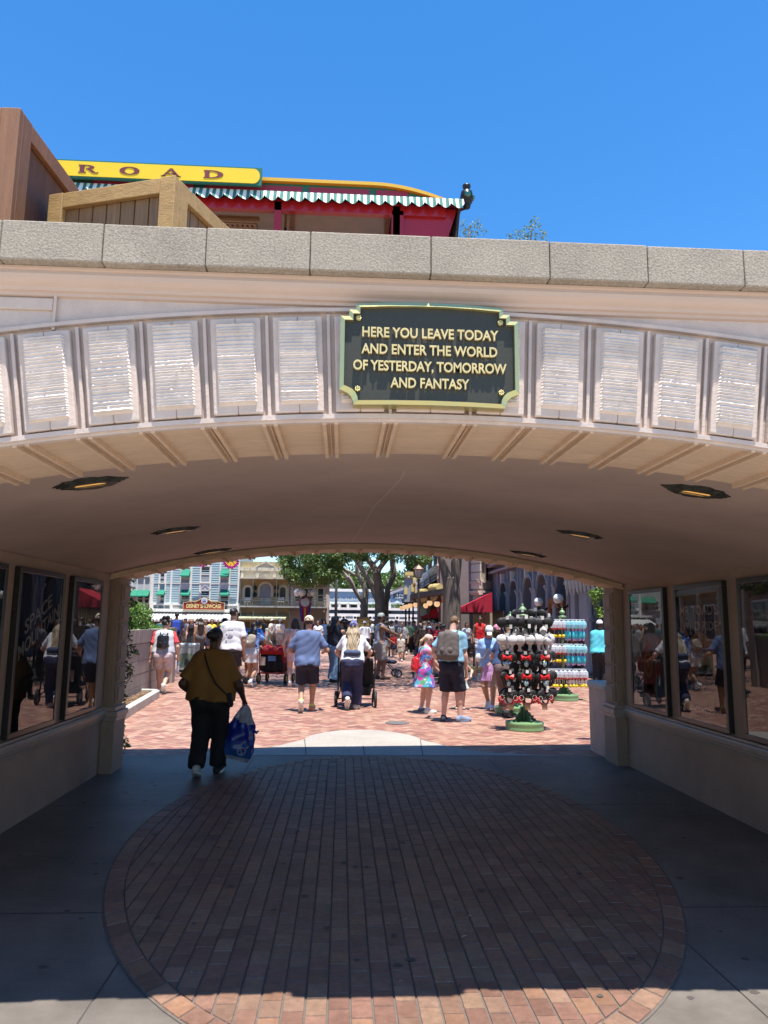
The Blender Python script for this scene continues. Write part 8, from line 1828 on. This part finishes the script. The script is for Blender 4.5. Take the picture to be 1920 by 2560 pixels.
for (lb, px_, fy, ht, fc_, tp, bt_, sk_, hr_, hat_, sx, gi, ps) in FAR:
    q = gnd(px_, fy); d_ = (Vector((q.x, q.y, q.z))-CAM).dot(cf); hh = (fy-ht)*K*d_/FL; hh = max(1.0 if sx == 'c' else 1.5, min(1.82, hh))
    pp = dict(ps) or walk('R' if rnd.random() < .5 else 'L', .09, .05, -20)
    p = person(lb, q.x, q.y, fc_, hh, tp, bt_, sk_, (hr_[0], HR[hr_[1]]), pp, gi, sx, hat_, ((WSHOE if rnd.random() < .5 else BSHOE), WS), .020 if q.y < 30 else .026, far=True)
    if 'backpack' in lb: backpack(p, {'royal': 'royal blue backpack on the man in navy beyond the wall', 'pale b': 'pale backpack on the man in the white hat', 'small ': 'small grey backpack on the man in black in the shade', 'navy b': 'navy backpack on the man lifting a phone'}[next(k for k in ('royal', 'pale b', 'navy b', 'small ') if k in lb)], {'r': cloth('royal', (.02, .06, .36)), 'p': CREAMC, 's': GREY, 'n': NAVY}[next(k for k in ('royal', 'pale b', 'navy b', 'small ') if k in lb)[0]])
# ================================================================== strollers and merchandise racks
TYRE = mat('tyre', (.025, .025, .026), .7); RIM = mat('grey_rim', (.35, .36, .37), .4, .4); BFAB = cloth('stroller_black', (.014, .014, .016)); TUBE = mat('black_tube', (.02, .02, .022), .4, .4)
def wheel(parent, c, r_, wd, m=TYRE, rim=RIM, ax=(1, 0, 0)):
    c = Vector(c); ax = Vector(ax).normalized(); t = ax.orthogonal().normalized(); b = ax.cross(t); v = MB(); N = 22
    v.tube([c+t*(r_-wd*.5)*math.cos(a)+b*(r_-wd*.5)*math.sin(a) for a in np.linspace(0, 2*math.pi, N)], wd*.5, 8, cap=False); w_ = v.build('wheel', m, parent, smooth=True, local=True)
    v = MB(); v.tube([c-ax*wd*.25, c+ax*wd*.25], r_*.28, 12); v.tube([c+t*(r_-wd)*math.cos(a)+b*(r_-wd)*math.sin(a) for a in np.linspace(0, 2*math.pi, N)], wd*.22, 6, cap=False)
    for k in range(5): a = 2*math.pi*k/5; v.bar(c, c+t*(r_-wd)*math.cos(a)+b*(r_-wd)*math.sin(a), wd*.35, wd*.5)
    v.build('rim', rim, w_, local=True)
# black double stroller, pushed away from the camera
sx, sy = .30, 14.45
st = empty('stroller', (sx, sy, zg(sy)), R(-4), 'black double stroller pushed by the blond woman in the blue cap', 'stroller')
for x in (-.37, .37):
    wheel(st, (x, -.28, .145), .145, .05); wheel(st, (x*.8, .55, .10), .10, .045)
v = MB()
for s in (-1, 1):
    v.tube([(s*.33, -.30, .16), (s*.34, -.22, .45), (s*.35, -.12, .80), (s*.34, -.28, .99), (s*.30, -.34, 1.02)], .014, 7); v.tube([(s*.34, -.18, .62), (s*.32, .3, .3), (s*.29, .55, .12)], .013, 7); v.tube([(s*.33, -.30, .16), (s*.32, .2, .28)], .012, 7)
v.tube([(-.30, -.34, 1.02), (0, -.36, 1.03), (.30, -.34, 1.02)], .017, 8); v.tube([(-.36, -.28, .145), (.36, -.28, .145)], .011, 6); v.build('frame', TUBE, st, smooth=True, local=True)
for s in (-1, 1):
    c = s*.17
    sculpt('seat', [pr(A3(c-.10, -.05, .36), A3(c-.10, -.16, .84), .05, .05, (A3(0, 1, 0), .6), .03), pr(A3(c+.10, -.05, .36), A3(c+.10, -.16, .84), .05, .05, (A3(0, 1, 0), .6), .03), pr(A3(c, -.05, .36), A3(c, -.16, .84), .06, .06, (A3(0, 1, 0), .55), .03), pr(A3(c-.1, -.05, .36), A3(c-.1, .25, .34), .045, .045, None, .03), pr(A3(c+.1, -.05, .36), A3(c+.1, .25, .34), .045, .045, None, .03), pr(A3(c, .1, .35), A3(c, .25, .34), .06, .05, None, .04)], BFAB, st, .014, wrinkles(.003, 40, s))
    hood = []
    for t in np.linspace(0, 1, 5): a = R(100-75*t); hood += [pr(A3(c-.12, -.10+.24*math.cos(a)*1.0, .84+.22*math.sin(a)), A3(c+.12, -.10+.24*math.cos(a), .84+.22*math.sin(a)), .035, .035, None, .05)]
    sculpt('canopy', hood, BFAB, st, .014, wrinkles(.003, 50, s+1))
v = MB(); v.hexa([(-.27, -.22, .20), (.27, -.22, .20), (.25, .25, .16), (-.25, .25, .16), (-.29, -.24, .36), (.29, -.24, .36), (.27, .25, .26), (-.27, .25, .26)]); v.build('basket', BFAB, st, local=True)
v = MB(); v.box(-.235, -.165, -.255, -.245, .42, .62); v.build('tag', mat('tag_beige', (.50, .40, .33), .7), st, local=True)
v = MB(); v.box(-.28, .02, -.36, -.20, .93, .98); v.build('tray', DKGREY, st, bevel=.015, local=True)
# red stroller wagon
wx, wy = -1.62, 18.9
wg = empty('stroller_wagon', (wx, wy, zg(wy)), R(-10), 'red and black pull along stroller wagon with yellow rimmed wheels', 'wagon')
YR = mat('yellow_rim', (.72, .50, .02), .4); REDF = cloth('wagon_red', (.36, .012, .02))
for x in (-.34, .34):
    wheel(wg, (x, -.35, .14), .14, .06, rim=YR); wheel(wg, (x, .42, .12), .12, .055, rim=YR)
sculpt('body', [pr(A3(x, -.36, .36), A3(x, -.36, .70), .045, .05, None, .04) for x in (-.26, -.09, .09, .26)]+[pr(A3(-.26, -.3, .36), A3(.26, -.3, .36), .06, .06, None, .04), pr(A3(-.27, -.3, .5), A3(-.27, .4, .5), .05, .05, (A3(0, 0, 1), 3), .05), pr(A3(.27, -.3, .5), A3(.27, .4, .5), .05, .05, (A3(0, 0, 1), 3), .05), pr(A3(-.2, 0, .34), A3(.2, 0, .34), .08, .08, (A3(0, 1, 0), 4), .05)], BFAB, wg, .018, wrinkles(.004, 30, 1))
v = MB(); v.box(-.29, .29, -.37, .42, .33, .72); v.build('tub', BFAB, wg, bevel=.04, local=True)
sculpt('canopy', [pr(A3(-.25, -.38, .80), A3(.25, -.38, .80), .085, .085, None, .05), pr(A3(-.25, -.1, .86), A3(.25, -.1, .86), .07, .07, None, .06), pr(A3(-.25, .2, .84), A3(.25, .2, .84), .07, .07, None, .06), pr(A3(.28, -.38, .80), A3(.30, -.36, .55), .06, .05, None, .05), pr(A3(-.25, -.25, .84), A3(.25, -.25, .84), .07, .07, None, .06), pr(A3(-.25, .05, .86), A3(.25, .05, .86), .07, .07, None, .06)], REDF, wg, .018, wrinkles(.004, 30, 2))
v = MB()
for s in (-1, 1): v.tube([(s*.3, -.40, .26), (s*.32, -.42, .60), (s*.30, -.44, .82)], .016, 7); v.tube([(s*.3, -.40, .27), (s*.3, .45, .27)], .016, 7)
v.tube([(-.3, -.40, .27), (.3, -.40, .27)], .022, 8); v.build('frame', mat('wagon_frame', (.20, .015, .02), .4), wg, smooth=True, local=True)
v = MB(); v.box(-.10, .09, -.425, -.415, .56, .68); v.build('number_plate', mat('plate_blue', (.12, .25, .48), .5, nscale=12, namt=.4), wg, local=True)
v = MB(); v.box(-.31, -.16, -.44, -.42, .45, .66); v.build('pouch', mat('tag_beige'), wg, bevel=.01, local=True)
# small buggy with a child beyond the bin, and lone wheel of a buggy behind the bearded man
q = gnd(462, 1440)
sb_ = empty('stroller', (q.x, q.y, zg(q.y)), R(170), 'small black buggy facing the camera near the large grey bin', 'stroller')
for x in (-.22, .22): wheel(sb_, (x, .3, .10), .10, .045); wheel(sb_, (x, -.3, .12), .12, .045)
sculpt('seat', [pr(A3(0, -.1, .42), A3(0, -.25, .85), .16, .14, (A3(0, 1, 0), .5), .04), pr(A3(0, -.1, .42), A3(0, .22, .40), .14, .12, (A3(0, 0, 1), .5), .04), pr(A3(-.1, -.2, 1.0), A3(.1, -.2, 1.0), .12, .12, None, .05)], BFAB, sb_, .02)
v = MB(); [v.tube([(s*.2, .3, .12), (s*.2, -.1, .5), (s*.2, -.4, 1.0)], .014, 6) for s in (-1, 1)]; v.build('frame', TUBE, sb_, local=True)
person('baby in pink with a pale face riding in the small black buggy', q.x-.0, q.y-.12, 172, .62, ('tee', PINKC), ('pants', RED_), 'fair', ('buzz', HR['brown']), dict(hipz=.52, feet=((-.08, .25, .40, 0), (.08, .25, .40, 0)), lean=-12, L=(-.12, .15, .62), R=(.12, .15, .62)), 1.1, 'c', None, None, .014, far=True, z=zg(q.y)+.32)
q = gnd(825, 1446); bg2 = empty('stroller', (q.x-.05, 20.9, zg(20.9)), R(-80), 'dark buggy mostly hidden behind the bearded man', 'stroller')
for x in (-.2, .2): wheel(bg2, (x, .3, .115), .115, .045); wheel(bg2, (x, -.25, .12), .12, .045)
sculpt('seat', [pr(A3(0, -.1, .45), A3(0, -.2, .8), .15, .13, (A3(0, 1, 0), .5), .04), pr(A3(0, -.1, .45), A3(0, .2, .42), .13, .11, (A3(0, 0, 1), .5), .04)], NAVY, bg2, .02)
v = MB(); [v.tube([(s*.18, .3, .12), (s*.18, -.1, .5), (s*.18, -.35, .95)], .014, 6) for s in (-1, 1)]; v.build('frame', TUBE, bg2, local=True)
# ---- racks
RGREEN = mat('rack_green', (.17, .30, .14), .45, nscale=8, namt=.15); RDARK = mat('rack_dark_green', (.035, .085, .055), .45); ROD = mat('rack_rod', (.55, .56, .56), .35, .4)
def rack(x, y, label, top=1.62, tiers=(1.55, 1.22, .98, .74, .50), rx=.30, style=0):
    o = empty('display_rack', (x, y, zg(y)), 0, label, 'display rack', None)
    v = MB(); v.lathe([(.285, .0), (.29, .012), (.285, .05), (.29, .10), (.285, .118), (.26, .122), (.10, .125)], (0, 0, 0), 32); v.build('base', RGREEN, o, local=True)
    v = MB(); v.lathe([(.022, .12), (.022, top)], (0, 0, 0), 12); v.build('pole', RGREEN, o, smooth=True, local=True)
    v = MB(); v.lathe([(.05, top-.03), (.085, top), (.085, top+.012), (.04, top+.03), (.03, top+.05), (.058, top+.075), (.062, top+.10), (.05, top+.115), (.022, top+.145), (.012, top+.155), (.02, top+.17), (.012, top+.185), (.003, top+.19)], (0, 0, 0), 18); v.build('finial', RGREEN, o, smooth=True, local=True)
    for k in range(4):
        a = math.pi/2*k+.35; ca, sa = math.cos(a), math.sin(a)
        prof = [(.02, .12), (.20, .125), (.205, .15), (.15, .17), (.17, .20), (.12, .205), (.10, .25), (.07, .26), (.05, .32), (.02, .33)]
        v = MB(); v.prism([(r_*ca-.012*sa, r_*sa+.012*ca, z) for r_, z in prof], (.024*sa, -.024*ca, 0)); v.build('foot_bracket', RDARK, o, local=True)
    for z in tiers:
        v = MB()
        if style == 0:
            v.box(-rx, rx, -.012, .012, z-.016, z+.016)
            for xx in (-rx*.85, 0, rx*.85): v.tube([(xx, 0, z), (xx, -.16, z+.01), (xx, -.165, z+.035)], .005, 6); v.tube([(xx, 0, z), (xx, .16, z+.01)], .005, 6)
        else:
            v.tube([(-rx, -.10, z), (rx, -.10, z)], .009, 8); v.tube([(-rx, .10, z), (rx, .10, z)], .009, 8)
            for xx in (-rx, 0, rx): v.tube([(xx, -.10, z), (xx, .10, z)], .007, 6)
        v.build('rail', RGREEN if style == 0 else ROD, o, local=True)
    return o
EARB = mat('ear_black'); EARW = mat('ear_white', (.62, .62, .62), .55); BOWR = mat('bow_red'); TAGW = mat('tag_white', (.70, .70, .68), .5); REDP = mat('dotted_red', (.50, .02, .03), .5); SEQ = mat('iridescent', (.35, .55, .58), .25, .4)
def headband(kind):
    o = empty('ear_headband', (0, 0, 0), 0, 'x', 'headband'); m = EARW if kind == 'white' else EARB
    for s in (-1, 1):
        v = MB(); v.ball((s*.062, -.01, .01), .058, 16, 10, sy=.42 if kind != 'white' else .6); e = v.build('ear', m, o, smooth=True, local=True)
        if kind == 'dotted':
            v = MB()
            for k in range(9): a = k*.7; v.ball((s*.085+.028*math.cos(a), -.034, -.03+.03*math.sin(a)), .005, 6, 4)
            v.build('dots', TAGW, e, local=True)
    v = MB(); v.tube([(.066*math.cos(a), .0, -.045+.085*math.sin(a)*(1 if math.sin(a) > 0 else 1.0)) for a in np.linspace(-.9, math.pi+.9, 22)], .011 if kind != 'white' else .015, 8); v.build('band', REDP if kind == 'dotted' else m, o, smooth=True, local=True)
    if kind == 'bow':
        v = MB()
        for s in (-1, 1): v._add([(0, -.035, .012), (s*.06, -.052, .042), (s*.066, -.036, .005), (s*.06, -.052, -.032), (0, -.035, -.012), (s*.045, -.075, .005)], [[0, 1, 5], [1, 2, 5], [2, 3, 5], [3, 4, 5], [0, 5, 4], [0, 4, 3, 2, 1]])
        v.ball((0, -.05, 0), .014, 8, 6); v.build('bow', BOWR, o, local=True)
        v = MB(); v.ball((0, -.03, -.075), .030, 10, 6, sy=.5, sz=1.2); v.build('trim', SEQ, o, smooth=True, local=True)
    if kind == 'dotted':
        v = MB(); 
        for s in (-1, 1): v._add([(0, -.035, .008), (s*.045, -.05, .03), (s*.045, -.05, -.02), (0, -.035, -.008), (s*.035, -.065, .003)], [[0, 1, 4], [1, 2, 4], [2, 3, 4], [0, 4, 3], [0, 3, 2, 1]])
        v.build('bow', EARB, o, local=True)
        for s in (-1, 1): v = MB(); v.ball((s*.10, -.015, -.05), .030, 10, 8, sy=.5, sz=1.5); v.build('side_trim', REDP, o, smooth=True, local=True)
    v = MB(); v.box(-.018, .018, -.06, -.058, .045, .085); v.build('price_tag', TAGW, o, local=True)
    if kind == 'black': v = MB(); v.box(.02, .05, -.045, -.043, -.06, -.015); v.build('card', TAGW, o, local=True)
    return o
PROTO = {}
def hang(kind, x, y, z, rz, label, group, first=None):
    if kind not in PROTO: o = headband(kind); PROTO[kind] = o
    else: o = copy_tree(PROTO[kind])
    o.location = (x, y, z); o.scale = (1.34 if kind in ('black', 'white') else 1.22,)*3; o.rotation_euler = (rnd.uniform(-.12, .12), rnd.uniform(-.1, .1), rz); o['label'] = label; o['group'] = group; o['category'] = 'headband'; return o
q1 = gnd(1143, 1576); rx1, ry1 = q1.x-.07, q1.y
rack(rx1, ry1, 'green display rack hung with round ear headbands, nearest to the passage', 1.71, (1.55, 1.30, 1.02, .73, .48), .32)
pos = ('far left', 'left', 'middle', 'right', 'far right'); z0 = zg(ry1)
rows = (('black', 1.60, 'black ear headband with white tag', 'top row'), ('white', 1.33, 'white padded ear headband', 'white row'), ('bow', 1.08, 'black ear headband with red bow', 'upper bow row'), ('bow', .79, 'black ear headband with red bow', 'lower bow row'), ('dotted', .525, 'black ear headband with red dotted trim', 'bottom row'))
for kind, z, lb, row in rows:
    for i, xx in enumerate((-.28, -.14, -.005, .135, .275)):
        for dep in (0, 1):
            if i % 2 and not dep and kind not in ('black', 'white'): continue
            front = dep == 0
            w_ = 'in front' if front else 'tucked behind'
            hang(kind if front or kind in ('black', 'white') else 'black', rx1+xx+(rnd.uniform(-.015, .015) if front else .075), ry1-((.165 if i % 2 == 0 else .115) if front else .03), z0+z+(0 if front else (.015 if i % 2 == 0 else .13))+rnd.uniform(-.02, .03)*(kind == 'black'), rnd.uniform(-.5, .5), (f'{lb}, {pos[i]} of the {row}' if front else f'plain headband tucked behind the {pos[i]} one of the {row}'), 'ear headbands on the front rack')
# beige gloves and trims on the bottom
for i, xx in enumerate((-.24, .02, .28)):
    v = MB(); c = (rx1+xx, ry1-.13, z0+.36)
    for k in range(4): v.tube([(c[0]-.03+.02*k, c[1], c[2]+.05), (c[0]-.032+.022*k, c[1]-.01, c[2]-.05-.01*(k % 2))], [.014, .008], 7)
    tag(v.build('tassel_scarf', mat('beige_cloth', (.52, .38, .27), .8), smooth=True), f'beige fringed accessory hanging lowest on the front rack, {pos[i*2]}', 'accessory', 'beige accessories on the front rack')
# second rack: bagged bubble wands
q2 = gnd(1222, 1512); rx2, ry2 = q2.x-.03, q2.y
rack(rx2, ry2, 'green display rack of bagged bubble wands behind the headband rack', 1.71, (1.65, 1.14, .63), .45, 1)
CLEARB = mat('clear_wrap', (.72, .76, .80), .12, alpha=.55, bump=.8, bscale=60, coat=.5); AQUA = mat('aqua_handle', (.06, .50, .58), .35); YELL = mat('yellow_knob', (.80, .58, .02), .4); LILAC = mat('lilac_ring', (.52, .30, .52), .4); REDK = mat('red_collar', (.55, .02, .03), .4); BLKK = mat('black_stick', (.02, .02, .022), .4); AQB = mat('aqua_wrap', (.32, .66, .74), .15, alpha=.75, bump=.8, bscale=60)
def wand(kind):
    o = empty('bubble_wand', (0, 0, 0), 0, 'x', 'bubble wand')
    v = MB(); v.lathe([(.012, -.005), (.045, -.03), (.055, -.08), (.05, -.13), (.018, -.155)], (0, 0, 0), 9); v.build('wrapper', AQB if kind == 'aqua' else CLEARB, o, local=True)
    if kind == 'aqua':
        v = MB(); v.lathe([(.012, -.15), (.012, -.20)], (0, 0, 0), 8); v.build('neck', LILAC, o, local=True); v = MB(); v.lathe([(.012, -.20), (.026, -.205), (.026, -.25), (.028, -.27), (.026, -.33), (.022, -.335)], (0, 0, 0), 10); v.build('handle', AQUA, o, smooth=True, local=True); v = MB(); v.ball((0, 0, -.355), .022, 10, 6); v.build('knob', LILAC, o, smooth=True, local=True)
    else:
        v = MB(); v.lathe([(.028, -.14), (.03, -.165), (.014, -.175)], (0, 0, 0), 10); v.build('collar', REDK, o, local=True); v = MB(); v.lathe([(.012, -.17), (.012, -.265)], (0, 0, 0), 8); v.build('handle', BLKK if kind == 'yellow' else TAGW, o, local=True); v = MB(); v.ball((0, 0, -.29), .031, 12, 8); v.build('knob', YELL, o, smooth=True, local=True)
    return o
PW = {}
for ti, (z, tn_) in enumerate(((1.65, 'top'), (1.14, 'middle'), (.63, 'lowest'))):
    for row, dy in (('front', -.10), ('back', .10)):
        for i in range(11):
            xx = -.43+.86*i/10; kind = 'aqua' if i >= 6 else 'yellow'
            if ti == 2 and i >= 6: kind = 'white'
            if kind not in PW: PW[kind] = wand(kind); o = PW[kind]
            else: o = copy_tree(PW[kind])
            o.scale = (1.12,)*3; o.location = (rx2+xx+rnd.uniform(-.015, .015), ry2+dy, zg(ry2)+z-.012); o.rotation_euler = (rnd.uniform(-.06, .06), rnd.uniform(-.06, .06), rnd.uniform(0, 6)); o['category'] = 'bubble wand'
            nm = {'aqua': 'aqua bubble wand', 'yellow': 'yellow knobbed black bubble wand', 'white': 'yellow knobbed white bubble wand'}[kind]
            o['label'] = f'{nm} on the {row} of the {tn_} rail of the wand rack'; o['group'] = f'{kind} bubble wands, {row} of the {tn_} rail'
# third rack: caps, behind to the left
q3 = gnd(1103, 1540); rx3, ry3 = q3.x+.02, q3.y
rack(rx3, ry3, 'green display rack of caps behind the woman in navy', 1.60, (1.46, 1.1), .30)
def cap_thing(c1, lab, x, y, z, rz):
    o = empty('cap', (x, y, z), rz, lab, 'cap', 'caps on the rear rack'); WM[o.name] = Matrix.Identity(4)
    sculpt('crown', [pr(A3(0, 0, 0), A3(0, .01, .005), .085, .08, (A3(0, 0, 1), .85), .01, [(A3(0, 0, -.01), A3(0, 0, -1))])], c1, o, .012); sculpt('brim', [pr(A3(0, .06, -.005), A3(0, .13, -.02), .06, .05, (A3(0, 0, 1), .1), .006)], c1, o, .010)
for i, (c, nm) in enumerate(((cloth('white_cap', (.62, .62, .64)), 'white'), (cloth('black_cap', (.02, .02, .022)), 'black'), (cloth('plum_cap', (.14, .04, .07)), 'plum'), (cloth('rose_cap', (.50, .22, .28)), 'rose pink'), (cloth('navy_cap', (.03, .035, .09)), 'navy'), (cloth('grey_cap', (.34, .34, .36)), 'light grey'))):
    a = i*1.05; cap_thing(c, f'{nm} cap hanging on the rack behind the woman in navy', rx3-.02+.20*math.cos(a)*1.1, ry3+.18*math.sin(a), zg(ry3)+1.44+.05*(i % 2), a)
